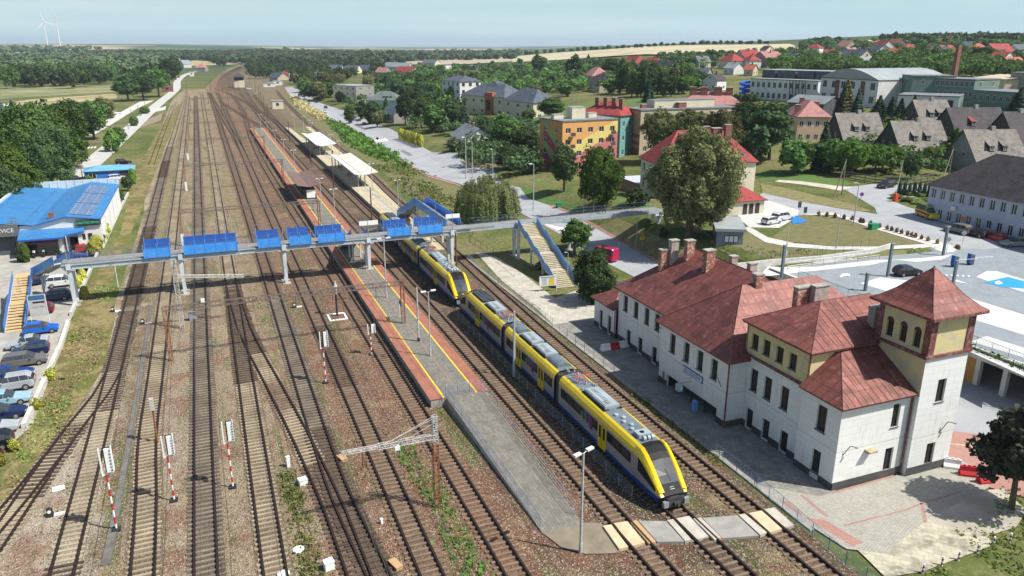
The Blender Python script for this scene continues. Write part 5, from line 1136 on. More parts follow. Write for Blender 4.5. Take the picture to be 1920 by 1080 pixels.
KB=M('blue_grey_boards',(.16,.21,.25),(.22,.26,.29),1.5,.8); mb=MB(); kc=[G2(1343,463)[:2],G2(1392,460)[:2]]; a=kc[0]; b=kc[1]; d=Vector((b[0]-a[0],b[1]-a[1])).normalized(); nn=(-d.y,d.x)
P4=[a,b,(b[0]+nn[0]*9,b[1]+nn[1]*9),(a[0]+nn[0]*9,a[1]+nn[1]*9)]; mb.prism(P4,3.2,6.4); mb.build('wall',KB,t,world=True)
mb=MB(); e=.4; q=[(p[0]-d.x*e*s-nn[0]*e*r,p[1]-d.y*e*s-nn[1]*e*r) for p,s,r in zip(P4,(1,-1,-1,1),(1,1,-1,-1))]; mb.prism(q,6.4,6.85,0); mb.build('roof',FRL,t,world=True)
an=math.atan2(d.y,d.x)
mb=MB(); m_=(a[0]+d.x*2.2-nn[0]*.02,a[1]+d.y*2.2-nn[1]*.02,4.6); mb.obox(m_,2.2,.06,1.15,an,0); mb.build('window_frame',BRN,t,world=True)
for k in range(3): mb=MB(); mb.obox((m_[0]+d.x*(k-1)*.7-nn[0]*.04,m_[1]+d.y*(k-1)*.7-nn[1]*.04,4.68),.55,.03,.95,an); mb.build('shutter',SIGNW,t,world=True)
mb=MB(); m_=(a[0]+nn[0]*3-d.x*.02,a[1]+nn[1]*3-d.y*.02,4.5); mb.obox(m_,.06,2.0,1.1,an); mb.build('window',DARK,t,world=True)
# pale blue-grey clinic at the right edge
t=building('clinic','pale blue-grey two-storey clinic with a dark tiled roof and many narrow windows','clinic',None,None,6.9,13,'hip',6.0,WGY,RBK,2,15,3,.95,1.75,1.15,world=((119.7,98.6),(119.2,70)),at_eave=False,plinth=M('clinic_plinth',(.1,.11,.13)),ov=.5)
for x,z in ((5.2,3.3),(12.0,.9)): mb=MB(); mb.box(x,x+.9,-.45,-.05,z,z+.7); mb.build('air_conditioner',WHITE,t)
mb=MB(); mb.lathe((0,0,0),[(.42,0),(.42,.03)],16); o=mb.build('sun_emblem',ORANGE,t); o.location=(7.6,-.06,2.2); o.rotation_euler=(R(90),0,0)
# left side: white building with blue roofs
t=T('repair_shop','white workshop building with bright blue sheet roofs and solar panels','workshop',(-28,168,0)); BRF=roof_mat('blue_sheet_roof',(.045,.20,.44),(.06,.23,.48),.2,seam=.5,str_=.35); BRE=M('blue_fascia',(.02,.09,.38)); SOL=None
def q4(mb,pts,m=0): mb.poly(pts,m)
mb=MB(); mb.prism([(-31.4,149.6),(-19.1,149.6),(-19.1,187),(-37,187),(-37,158.2),(-31.4,158.2)],0,5.0); mb.build('wall',WWH,t,world=True)
mb=MB()
q4(mb,[(-24.2,149.2,6.2),(-18.9,149.2,5.35),(-18.9,187.3,5.35),(-24.2,187.3,6.2)]); q4(mb,[(-29.0,149.2,5.05),(-24.2,149.2,6.2),(-24.2,187.3,6.2),(-29.0,187.3,5.05)]); q4(mb,[(-37.4,149.2,6.1),(-29.0,149.2,5.05),(-29.0,187.3,5.05),(-37.4,187.3,6.1)])
mb.build('roof',BRF,t,world=True)
mb=MB(); mb.poly([(-28.8,149.58,5.0),(-19.1,149.58,5.0),(-19.1,149.58,5.3),(-24.2,149.58,6.12)]); mb.build('gable',WWH,t,world=True)
mb=MB(); mb.box(-37.4,-18.9,187.3,187.7,5.0,6.7); mb.box(-37.8,-37.4,149,187.7,5.0,6.5)
for i in range(12): x=-37+i*1.6; mb.box(x,x+.06,187.2,187.3,5.2,6.7)
mb.build('parapet',M('pale_parapet',(.55,.63,.66)),t,world=True)
mb=MB(); mb.bar((-29.0,149.15,5.03),(-24.2,149.15,6.18),.1); mb.bar((-24.2,149.15,6.18),(-18.9,149.15,5.33),.1); mb.bar((-18.85,149.2,5.33),(-18.85,187.3,5.33),.1); mb.build('fascia',BRE,t,world=True)
SOLM=brick_mat('solar_panel',(.08,.14,.24),(.10,.16,.28),(.45,.5,.55),1.7,1.0,0,.1,.035)
f=lambda x:6.2+(x+24.2)*(-.85/5.3)+.07
for x0,x1 in ((-24.0,-22.2),(-22.1,-20.4)):
    for y0,y1 in ((151.5,162),(162.6,173),(173.6,183)):
        mb=MB(); mb.poly([(x0,y0,f(x0)),(x1,y0,f(x1)),(x1,y1,f(x1)),(x0,y1,f(x0))]); mb.build('solar_panel',SOLM,t,world=True)
mb=MB(); mb.box(-27.2,-26.4,152,152.6,5.3,6.5); mb.build('chimney',CHIM,t,world=True)
mb=MB(); A_=[(-31.5,147.2,3.5),(-31.2,145.6,3.4),(-24.6,145.3,3.45),(-23.9,146.6,3.6),(-21.5,147.6,3.75),(-21.6,149.55,4.1),(-31.5,149.55,4.3)]; mb.poly(A_)
for p,q in zip(A_[:-2],A_[1:-1]): mb.quad((p[0],p[1],p[2]-.3),(q[0],q[1],q[2]-.3),q,p,1)
mb.build('porch_roof',[BRF,BRE],t,world=True)
mb=MB(); mb.box(-31.4,-24.9,147.0,149.6,0,3.2,0); mb.box(-22.6,-22.2,147.8,149.6,0,3.5,0); mb.build('wall',WWH,t,world=True)
mb=MB(); mb.box(-30.4,-25.6,146.9,146.995,.1,2.3); mb.build('shop_window',DARK,t,world=True)
mb=MB(); mb.poly([(-30.6,146.95,2.85),(-30.6,145.9,2.5),(-25.4,145.9,2.5),(-25.4,146.95,2.85)][::-1]); mb.build('red_awning',M('red_awning',(.45,.04,.05),(.6,.25,.25),6),t,world=True)
mb=MB(); mb.box(-24.2,-22.9,149.45,149.595,0,2.4); mb.build('door',DARK,t,world=True)
for x in (-22.0,-20.9): mb=MB(); mb.box(x-.32,x+.32,149.5,149.595,1.9,2.9); mb.build('window',DARK,t,world=True)
mb=MB(); mb.box(-22.8,-18.9,149.2,149.6,4.35,5.4); mb.build('sign_box',WDG,t,world=True); mb=MB(); mb.box(-22.5,-19.3,149.1,149.15,4.5,5.25); mb.build('sign_panel',M('dark_sign_green',(.01,.06,.035)),t,world=True)
text('insurance_lettering','UBEZPIECZENIA',.5,(-20.9,149.05,4.87),(R(90),0,0),M('sign_letters_green',(.1,.6,.35)),t)
for i in range(5): mb=MB(); y=151.5+i*7.2; mb.box(-19.09,-19.02,y,y+4.6,.6,4.2); mb.build('side_banner',SIGNW,t,world=True)
t=T('service_garage','dark grey service garage cut by the left edge of the frame','garage',(-36,151,0)); mb=MB(); mb.box(-46,-31.5,150.3,158,0,3.8); mb.build('wall',WDG,t,world=True); mb=MB(); mb.box(-46,-31.5,148.9,150.3,3.5,5.5); mb.build('sign_fascia',M('grey_fascia',(.13,.135,.14)),t,world=True)
text('service_lettering','SERVICE',.95,(-32.1,148.85,4.5),(R(90),0,0),SIGNW,t,align='RIGHT')
mb=MB(); mb.box(-36.2,-32.6,150.2,150.29,0,2.9); mb.build('roller_door',M('slate_door',(.09,.1,.115)),t,world=True)
t=building('shed','low bright blue office shed with a pale blue roof by the left road','shed',(157,322),(249,317),2.6,7,'hip',1.0,M('blue_boards',(.03,.15,.5),(.04,.18,.55),.8,.6),M('pale_blue_roof',(.16,.40,.62),(.12,.34,.56),.4,.5),1,0,0,near=False)
winL(t,(0,0,0),(1,0),1.0,2.8,.6,2.0,0,FRAMEW,proud=True); mb=MB(); mb.box(t['_w']*.72,t['_w']-.2,-.03,-.005,0,2.2); mb.build('bay_shade_panel',BLACK,t)  # black sheet on the wall, painted as the shade inside an open bay
# middle distance
building('garage','low brick garage with a pale flat roof between the orange block and the villa','garage',(1160,334),(1213,341),2.6,9,'flat',0,M('garage_brick',(.34,.17,.11)),M('pale_felt_roof',(.5,.53,.56),(.42,.45,.48)),1,0,0,near=False)
t=building('office_building','pale office building with dark blue hip roof and an orange stair bay','office building',(865,177),(945,176),9.0,16,'hip',5.5,WCR,RD,2,5,3,1.6,1.4,1.6,near=False)
w_=t['_w'];H_=t['_h']; mb=MB(); mb.box(w_*.58,w_*.76,-.6,3,H_-8,H_+1.8,0); mb.build('stair_bay',M('terracotta_panel',(.42,.13,.05)),t); winL(t,(0,-.6,0),(1,0),w_*.62,w_*.72,H_-6.5,H_-1.5,0,BLACK,proud=True)
mb=MB(); mb.tri((w_*.25,5,H_+3),(w_*.75,5,H_+3),(w_*.5,8,H_+6.5)); mb.quad((w_*.25,5,H_+3),(w_*.5,8,H_+6.5),(w_*.5,11,H_+6.5),(w_*.25,14,H_+3)); mb.quad((w_*.75,5,H_+3),(w_*.75,14,H_+3),(w_*.5,11,H_+6.5),(w_*.5,8,H_+6.5)); mb.build('upper_roof',RD,t)
t=building('office_wing','front wing of the pale office building with its own blue hip roof','office building',(944,187),(1000,187),7.6,13,'hip',5.2,WCR,RD,2,3,2,1.7,1.4,1.5,near=False)
building('apartment_block','narrow white apartment tower with dark roof left of the office building','apartment block',(829,150),(862,151),14,12,'hip',2.6,WWH,RD,4,4,3,1.6,1.7,1.1,fm=CHIM,near=False,chim=((.3,.5,1,3.4),(.7,.5,1,3.4)),side_wall=WWH)
building('apartment_block','small cream three-storey block with flat roof beside the long street','apartment block',(624,160),(667,162),9.6,14,'flat',0,WCR,FRL,3,4,2,1.4,1.3,1.2,near=False,side_wall=WGR)
t=building('house','house with a green-grey hip roof and three eyebrow dormers','house',(686,188),(750,187),5,13,'hip',4.5,WPG,RGN,1,4,2,near=False)
for k in range(3): mb=MB(); x=t['_w']*(.5+.1*k); mb.lathe((x,2.2,t['_h']+1.3),[(.9,0),(.8,.5),(.3,.9)],10); mb.build('dormer',DARK,t)
building('house','white gable house with grey roof and black chimneys among the street trees','house',(845,251),(868,263),3.6,11,'gx',3.6,WWH,FR_,1,1,2,chim=((.3,.5,.8,4.6),(.6,.5,.8,4.6)),sides='R',near=False)
building('house','slate-grey roofed house hidden between the dark street trees','house',(716,210),(738,214),4,9,'gx',3.5,WGR,RD,1,2,1,near=False)
building('house','cream house with a faded pink hip roof behind the dark trees','house',(1497,219),(1557,216),7.2,14,'hip',4.3,M('cream_peach_render',(.66,.58,.42),(.62,.45,.3),.15,.9,lo=.5,hi=.52),RPK,2,4,2,near=False,chim=((.1,.3,1.4,3.),(.4,.7,1.2,4.6),(.85,.6,1.2,3.6)))
# the grey barracks-like houses with steep roofs and pairs of long dormers
def barrack(pl,pr,lb,e=3.2,d=12,rh=6.5,rm=RG,n=2,dm=None,side=WTB,ang=-17):
    t=building('house',lb,'house',pl,pr,e,d,'gx',rh,WWH,rm,1,0,0,near=False,side_wall=side,group=None,sides='',ang=ang); w=t['_w'];z=t['_h']
    for k in range(n):
        x=w*(.34+.27*k); s=rh/(d/2+.45); y0=1.5; mb=MB(); zt=z+3.3
        yt=(zt+.9-z+.2)/s-.45
        mb.quad((x-.85,y0-.2,zt-.1),(x+.85,y0-.2,zt-.1),(x+.45,yt,zt+.95),(x-.45,yt,zt+.95),0)
        for sx in (-.6,.6): mb.tri((x+sx,y0,zt),(x+sx,y0,z+y0*s+.2),(x+sx*.8,yt,zt+.9),1)
        mb.quad((x-.6,y0,z+y0*s+.2),(x+.6,y0,z+y0*s+.2),(x+.6,y0,zt),(x-.6,y0,zt),1)
        dd=mb.build('dormer',[dm or rm,BLACK],t); winL(dd,(0,y0,0),(1,0),x-.45,x+.45,zt-1.15,zt-.15,0,FRAMEW,1,proud=True)
    mb=MB(); mb.box(w*.52,w*.52+.9,d/2-.4,d/2+.4,z+rh-.8,z+rh+.7); mb.build('chimney',CONC,t)
    if side is WTB or side is WGR:
        for q in (3.,6.5): winL(t,(0,d,0),(0,-1),q,q+1.,z+.3,z+1.4,0,FRAMEW,1,proud=True)
    return t
barrack((1583,262),(1660,263),'steep grey-roofed house with two long dormers, leftmost of the grey barracks houses')
barrack((1690,281),(1780,281),'steep grey-roofed house with dark boarded gable right of the leftmost one')
barrack((1832,302),(1926,302),'steep grey-roofed house directly behind the clinic',side=WGR)
barrack((1730,234),(1790,231),'brownish-grey steep roof below the long gymnasium')
barrack((1796,252),(1893,245),'dark brown steep roof with red chimneys and red verge trim',rm=RBK,n=1,dm=RT)
barrack((1905,262),(1960,262),'dark steep roof cut by the right frame edge',rm=RBK,n=0)
# school, hall, pool
building('school','long sage-green school with flat roof and rows of windows','school',(1712,146),(1828,154),10,14,'flat',0,WGN,FR_,3,13,2,1.2,1.8,1.1,near=False)
t=building('school_wing','sage-green stair end of the long school, left of its window rows','school',(1692,141),(1712,146),10.6,14,'flat',0,WGN,FR_,3,1,2,near=False)
t=building('gymnasium','white gymnasium with a flat grey roof and five large gridded windows','gymnasium',(1684,179),(1799,183),6.8,15,'flat',0,WWH,FR_,1,0,0,near=False,side_wall=WGN)
for k in range(5): x=t['_w']*(.28+.13*k); winL(t,(0,0,t['_h']-6.8),(1,0),x,x+2.1,3.6,5.8,0,BLACK,proud=True)
building('school','lower sage-green school wing with a flat roof and white entrance canopy','school',(1824,170),(1925,180),8,14,'flat',0,WGN,FR_,2,8,2,1.3,1.8,1.1,near=False)
building('hall','beige windowless hall between the school wings','hall',(1828,145),(1885,152),7.5,10,'shed',1.2,WBE,WBE,1,0,0,near=False)
building('hall','grey-green hall block at the right frame edge behind the school','hall',(1896,137),(1955,140),10,10,'flat',0,WGR,WGR,1,0,0,near=False)
mb=MB(); p=G2(1786,160); mb.prism([(p[0]-1,p[1]-.8),(p[0]+1,p[1]-.8),(p[0]+.9,p[1]+.8),(p[0]-.9,p[1]+.8)],p[2]-4,p[2]+17); tag(mb.build('chimney_stack',CHIM),'square red brick chimney stack rising above the school roof','chimney')
t=building('sports_hall','large sports hall with a pale grey vaulted roof and white walls','sports hall',(1540,146),(1648,152),9.5,34,'flat',0,WWH,FRL,2,6,0,2.2,2.6,1.4,near=False)
w_=t['_w'];H_=t['_h']; mb=MB(); seg=[(w_*i/10,H_+.36+3.6*math.sin(math.pi*i/10)) for i in range(11)]
for p,q in zip(seg[:-1],seg[1:]): mb.quad((p[0],-.3,p[1]),(q[0],-.3,q[1]),(q[0],34,q[1]),(p[0],34,p[1]))
mb.poly([(x,-.3,z) for x,z in seg]); mb.build('vaulted_roof',FRL,t)
for k in range(3): mb=MB(); x=w_*(.28+.22*k); mb.box(x,x+2,-.2,-.01,H_-9,H_-.4); mb.build('dark_red_bay',PLR,t)
t=building('swimming_pool_hall','white and charcoal swimming pool building with dark curved ribs','swimming pool',(1408,148),(1535,150),8.5,22,'flat',0,WWH,FRL,2,12,0,1.4,2.2,1.0,near=False)
w_=t['_w'];H_=t['_h']; mb=MB(); 
for a,b in ((.0,.2),(.24,.5),(.54,.78),(.8,1.0)): mb.box(w_*a,w_*b,8,20,H_+.36,H_+3.6,0); mb.box(w_*a-.3,w_*b+.3,7.6,20.2,H_+3.6,H_+3.8,1)
mb.build('upper_storey',[WDG,FRL],t)
for k in range(6):
    mb=MB(); x=w_*(.62+.045*k); pr=[(-.2-1.6*math.sin(math.pi*i/14*.5*2*.5+.0),H_-7.5+i*1.1) for i in range(8)]
    for p,q in zip(pr[:-1],pr[1:]): mb.bar((x,p[0],p[1]),(x,q[0],q[1]),.28)
    mb.build('curved_rib',WDG,t)
mb=MB()
cx,cy,r=-4.0,3,2.6; pts=[(cx+r*math.cos(i*.5),cy+r*math.sin(i*.5),H_-1-i*.16) for i in range(40)]
for p,q in zip(pts[:-1],pts[1:]): mb.tube(p,q,.6,k=8)
mb.build('water_slide',M('slide_blue',(.02,.12,.55),None,1,.3),t)
building('annex_roof','charcoal annexe with a long grey roof in front of the pool building','annexe',(1478,190),(1545,193),5,12,'gx',2.2,WDG,FR_,1,0,0,near=False)
# houses of the village: (pl, pr at eaves), eaves height, depth, roof form, rise, wall, roof
HS=[((1513,90),(1536,89),'hip',RT,'red hip-roofed house at the far left end of the hillside village'),((1543,100),(1563,99),'gx',RT,'small red-roofed house just below the tilled hillside'),((1566,87),(1586,87),'gx',RPK,'muted plum-roofed house below the golden field'),
((1580,97),(1594,97),'gy',RPK,'brownish gable house among hillside trees'),((1604,98),(1619,98),'gx',RBK,'small dark-roofed house above the sports hall roof'),((1463,111),(1490,111),'gx',RD,'slate-grey roofed house above the pool building'),((1573,107),(1610,108),'gx',RD,'long grey-roofed house left of the sports hall vault'),
((1614,115),(1633,114),'gx',FRL,'pale grey-roofed house just above the sports hall vault'),((1633,88),(1654,88),'gx',RT,'bright red roof in the upper middle of the village'),((1657,85),(1678,85),'gx',RTO,'orange roof at the top of the village'),((1622,97),(1641,98),'gx',RD,'blue-grey roofed house beside an orange-roofed one'),
((1665,98),(1691,97),'gx',RTO,'broad orange-red roof above the school'),((1696,90),(1719,89),'hip',RT,'red hip roof right of the broad orange one'),((1738,104),(1758,105),'gx',RD,'grey-blue roof close above the red chimney stack'),((1757,95),(1786,95),'hip',RD,'blue-grey hip-roofed house below the church'),
((1775,98),(1798,96),'gx',RT,'red roof right of the blue-grey hip roof'),((1828,91),(1854,90),'hip',RTO,'salmon hip roof at the upper right of the village'),((1868,97),(1903,95),'gx',RT,'white house with a long red roof at the upper right'),((1881,110),(1905,108),'gy',RT,'white gabled house with red roof above the hall block'),
((1896,121),(1925,119),'gx',RTO,'orange roof cut by the right frame edge'),((1812,112),(1826,112),'gy',RD,'narrow grey gable beside a large dark tree'),((1736,88),(1752,88),'gy',RTO,'little orange gable left of the church'),((1806,85),(1822,85),'gx',RD,'dark slate roof right of the church'),((1908,92),(1926,91),'gx',RD,'dark roof at the far right of the skyline'),
((1297,137),(1326,137),'gx',RD,'beige house with a slate-blue roof beyond the striped block'),((1318,149),(1345,150),'gy',RBK,'white gable house with black roof edges'),((1346,114),(1372,115),'hip',RT,'tall white house with a red hip roof'),((1376,106),(1396,108),'gy',RT,'white gable house with red roof below the stubble field'),
((1391,113),(1406,114),'hip',RT,'low red hip roof between two gables'),((1410,110),(1440,112),'gy',RPK,'pink-walled gable house at the foot of the stubble field'),((1357,127),(1376,128),'gx',FRL,'small pale grey-roofed house behind dark spruces'),((1297,115),(1311,116),'gy',RGN,'small dark green gable house'),((1395,130),(1412,130),'gx',RTO,'orange roof just left of the pool building'),
((1162,117),(1189,118),'hip',RT,'red many-hipped roof left of centre below the stubble field'),((1208,117),(1230,117),'gx',RT,'red-roofed house with a dark gable above the tall trees'),((1212,129),(1248,133),'gx',RBK,'black-roofed house half sunk in the trees'),((1094,140),(1110,142),'hip',RPK,'small grey-pink villa between tall dark trees'),((1100,157),(1124,160),'gx',RBK,'white lower house under the grey-pink villa'),
((741,134),(773,134),'gx',RT,'long flat red roof among the middle gardens'),((703,135),(722,135),'gx',RPK,'pinkish roof left of the long red roof'),((616,130),(640,130),'gx',RD,'first slate roof of the distant terrace'),((644,131),(668,131),'gx',RD,'second slate roof of the distant terrace'),((670,130),(695,130),'gx',RD,'third slate roof of the distant terrace'),
((524,141),(541,141),'gx',RT,'small red-roofed house at the far end of the street'),((682,156),(707,156),'gx',RTO,'white and salmon garden house beyond the cream block'),((717,124),(763,125),'gx',FRL,'long pale grey industrial roof in the middle distance'),((790,118),(815,118),'gx',RGN,'twin grey gables near the brick tower'),
((505,144),(520,144),'gx',RD,'small blue-walled house beside the red one at the street end'),((585,136),(603,136),'flat',WBE,'sand-coloured flat block left of the terrace'),((876,124),(892,124),'flat',FRL,'small white farm shed on the tilled field'),((835,123),(848,122),'flat',FRL,'white shed at the edge of the tilled field'),((1425,93),(1437,93),'gx',RBK,'tiny dark farm roof on the skyline'),
((318,111),(326,112),'gy',FRL,'small white house in front of the wood at left'),((336,117),(344,121),'gy',FRL,'grey-white gable end in the wood'),((364,127),(384,127),'hip',RPK,'low pink-roofed house beyond the tracks'),((38,98),(60,97),'flat',WWH,'white farm sheds on the left skyline')]
for i,(pl,pr,rf,rm,lb) in enumerate(HS):
    wl=(WWH,WCR,WBE,WWH,WGR)[i%5]; e=5.2 if rf in('gy','hip') else 3.8
    if rf=='flat': e=4.5
    if 'narrow' in lb or 'tiny' in lb: e=3.5
    w0=math.dist(G2(*pl,e)[:2],G2(*pr,e)[:2]); dist=math.hypot(*G2(*pl,e)[:2]); dd=min(12,max(7,w0*.8))
    building('village_house' if dist<900 else 'farm_building',lb,'house',pl,pr,e,dd,rf,min(5,dd*.42),wl,rm,1,max(1,min(4,int(w0/3.5))),2 if dist<500 else 0,1.1,1.3,1.2,near=False,chim=((.6,.5,.8,min(5,dd*.42)+1),) if rf!='flat' else ())
t=T('church','small red-roofed church with pointed spire on the hill','church',G2(1773,86),scale=.62); 
mb=MB(); mb.box(-6,6,-4,8,-2,5); mb.build('wall',WCR,t); mb=MB(); mb.quad((-7,-4.5,4.8),(7,-4.5,4.8),(0,-4.5,10),(0,-4.5,10)); mb.quad((-7,-4.5,4.8),(0,-4.5,10),(0,8,10),(-7,8,4.8)); mb.quad((7,-4.5,4.8),(7,8,4.8),(0,8,10),(0,-4.5,10)); mb.build('roof',RTO,t); mb=MB(); mb.box(1.5,5,-4,-1,4,10); mb.lathe((3.2,-2.5,10),[(2.6,0),(.1,7)],4); mb.build('spire',RTO,t)
# signal box and track-side huts
t=T('signal_box','two-storey cream signal box with a brown hip roof beyond the platforms','signal box',(*G(449,164),0)); mb=MB(); mb.box(-3.6,3.6,-2.5,2.5,0,5.2); mb.build('wall',WCR,t); mb=MB(); mb.box(-3.2,3.2,-2.45,2.2,5.2,7.6); mb.build('window_band',DARK,t)
mb=MB(); mb.lathe((0,0,7.6),[(6.6,0),(.3,3)],4,0,1,.75); o=mb.build('roof',RBK,t); o.rotation_euler=(0,0,R(45)); t.scale=(1.2,1.2,1.15)
for px,w,hh,lb,mt in (((521,204),6,4.5,'small cream relay hut beside the second platform end',WCR),((505,163),10,3,'low pale hut by the far crossing',WWH),((360,143),5,5,'little white crossing hut with pointed roof',WWH),((315,172),8,4,'old red brick hut by the left road bend',CHIM),((521,160),8,4,'white container hut at the far street end',WWH)):
    x,y=G(*px); t=T('trackside_hut',lb,'hut',(x,y,0)); mb=MB(); mb.box(-w/2,w/2,-2,2,0,hh); mb.build('wall',mt,t); mb=MB(); mb.box(-w/2-.3,w/2+.3,-2.3,2.3,hh,hh+.25); mb.build('roof',FRL if mt is not CHIM else RPK,t); winL(t,(-w/2,-2,0),(1,0),w*.35,w*.6,hh*.4,hh*.75,0,BLACK,0,proud=True)
# wind turbines
tb=T('wind_turbine','nearer white wind turbine on the horizon, the right one','wind turbine',G2(114,92),group='wind turbines on the horizon')
mb=MB(); mb.tube((0,0,-5),(0,0,118),2.6,1.5,k=12); mb.build('tower',WHITE,tb); mb=MB(); mb.box(-2,2,-7,6,117,121.5); mb.lathe((0,-7,119.3),[(1.5,-1.2),(1.8,0),(1.2,1.4)],10); mb.build('nacelle',WHITE,tb)
for k,a in enumerate((15,255,135)):
    mb=MB(); a=R(90+a-15+12); dx,dz_=math.cos(a),math.sin(a); n=len(mb.v)
    for r,w,tk in ((1,1.0,.9),(8,2.1,.6),(25,1.4,.4),(48,.5,.2)):
        for u_,v_ in ((-w*.4,-tk/2),(w,-tk/2),(w,tk/2),(-w*.4,tk/2)): mb.v.append((dx*r-dz_*u_,-8+v_,119.3+dz_*r+dx*u_))
    for j in range(3):
        for i in range(4): q=(i+1)%4; b0=n+j*4; mb.f.append((b0+i,b0+q,b0+4+q,b0+4+i)); mb.m.append(0)
    mb.build('blade',WHITE,tb)
KT=Kind(tb); KT.put(tb.location.copy(),R(-8)); p=G2(71,92); KT.put((p[0]-40,p[1]+500,p[2]),R(25),'farther white wind turbine on the horizon, the left one',.92)
# ---------------------------------------------------------------- trees and plants
def leaf_mat(name,c,c2,tr=.25,sc=.35):
    m,n,b=newmat(name); L=n.links; p=pos(n); oi=nd(n,'ShaderNodeObjectInfo')
    f=noise(n,p,sc,3); col=mix(n,mr(n,f,.35,.65),c,c2); col=mix(n,mr(n,noise(n,p,3.1,2),.4,.65,0,.5),col,tuple(x*.55 for x in c))
    hv=nd(n,'ShaderNodeHueSaturation'); hv.inputs['Saturation'].default_value=.92; L.new(mr(n,oi.outputs['Random'],0,1,.6,1.45),hv.inputs['Value']); L.new(mr(n,oi.outputs['Random'],0,1,.485,.515),hv.inputs['Hue']); L.new(col,hv.inputs['Color'])
    df=nd(n,'ShaderNodeBsdfDiffuse'); tl=nd(n,'ShaderNodeBsdfTranslucent'); ms=nd(n,'ShaderNodeMixShader'); ms.inputs[0].default_value=tr
    L.new(hv.outputs[0],df.inputs[0]); L.new(hv.outputs[0],tl.inputs[0]); L.new(df.outputs[0],ms.inputs[1]); L.new(tl.outputs[0],ms.inputs[2]); L.new(ms.outputs[0],n.nodes['Material Output'].inputs[0]); return m
LM={'mid':leaf_mat('mid_green_leaves',(0.125,0.208,0.049),(0.083,0.159,0.037)),'dark':leaf_mat('dark_green_leaves',(0.069,0.121,0.049),(0.108,0.166,0.058)),'bright':leaf_mat('bright_green_leaves',(0.160,0.290,0.043),(0.102,0.217,0.036),.3),
 'olive':leaf_mat('olive_brown_leaves',(0.217,0.217,0.087),(0.145,0.174,0.065),.25,.25),'spruce':leaf_mat('spruce_needles',(0.054,0.100,0.054),(0.073,0.128,0.073),.1),'blue':leaf_mat('blue_spruce_needles',(0.145,0.232,0.246),(0.102,0.174,0.174),.1),
 'gold':leaf_mat('golden_hedge_leaves',(0.600,0.551,0.058),(0.319,0.362,0.058),.2,1.),'willow':leaf_mat('willow_leaves',(.34,.40,.15),(.20,.27,.085),.35),'red':leaf_mat('reddish_shrub_leaves',(0.406,0.174,0.116),(0.174,0.174,0.072),.2,1.5),'purple':leaf_mat('dark_maple_leaves',(0.051,0.058,0.041),(0.072,0.072,0.043),.2),'weed':leaf_mat('weed_leaves',(0.189,0.290,0.058),(0.290,0.319,0.087),.3,1.),'straw':leaf_mat('straw_stalks',(0.600,0.493,0.232),(0.435,0.362,0.174),.2,1.)}
LM['wood']=leaf_mat('woodland_leaves',(.115,.16,.07),(.055,.085,.04),.15,.025)
BARK=M('tree_bark',(.16,.12,.09),(.09,.07,.055),2,.95); 
def leaves_mesh(name,C,Nn,size,jit=.6,asp=1.,rng=RNG):
    n=len(C); Nn=Nn+rng.normal(0,jit,(n,3)); Nn/=np.linalg.norm(Nn,axis=1,keepdims=True)+1e-9
    t=np.cross(Nn,rng.normal(0,1,(n,3))); t/=np.linalg.norm(t,axis=1,keepdims=True)+1e-9; b=np.cross(Nn,t)
    s=(size*rng.lognormal(-.12,.38,(n,1)))/2; V=np.empty((n,4,3)); sa=s*asp
    V[:,0]=C-t*s-b*sa*.5; V[:,1]=C+t*s*.4-b*sa; V[:,2]=C+t*s+b*sa*.5; V[:,3]=C-t*s*.4+b*sa
    me=bpy.data.meshes.new(name); me.vertices.add(4*n); me.vertices.foreach_set('co',V.reshape(-1).astype(np.float32)); me.loops.add(4*n); me.loops.foreach_set('vertex_index',np.arange(4*n,dtype=np.int32)); me.polygons.add(n); me.polygons.foreach_set('loop_start',np.arange(0,4*n,4,dtype=np.int32)); me.update(calc_edges=True); return me
def blobs(lobes,n,rng=RNG,inner=.55):
    w=np.array([l[3]*l[3] for l in lobes]); w/=w.sum(); k=rng.choice(len(lobes),n,p=w); L=np.array(lobes); d=rng.normal(0,1,(n,3)); d/=np.linalg.norm(d,axis=1,keepdims=True); d[:,2]=np.where((d[:,2]<-.3)&(rng.random(n)<.5),-d[:,2],d[:,2])
    r=rng.uniform(inner,1,(n,1))**.6*(1+.12*np.sin(d[:,:1]*7+k[:,None])+.1*np.sin(d[:,1:2]*9+k[:,None]*2)); C=L[k,:3]+d*r*L[k,3:4]*np.array([1,1,.85]); return C,d
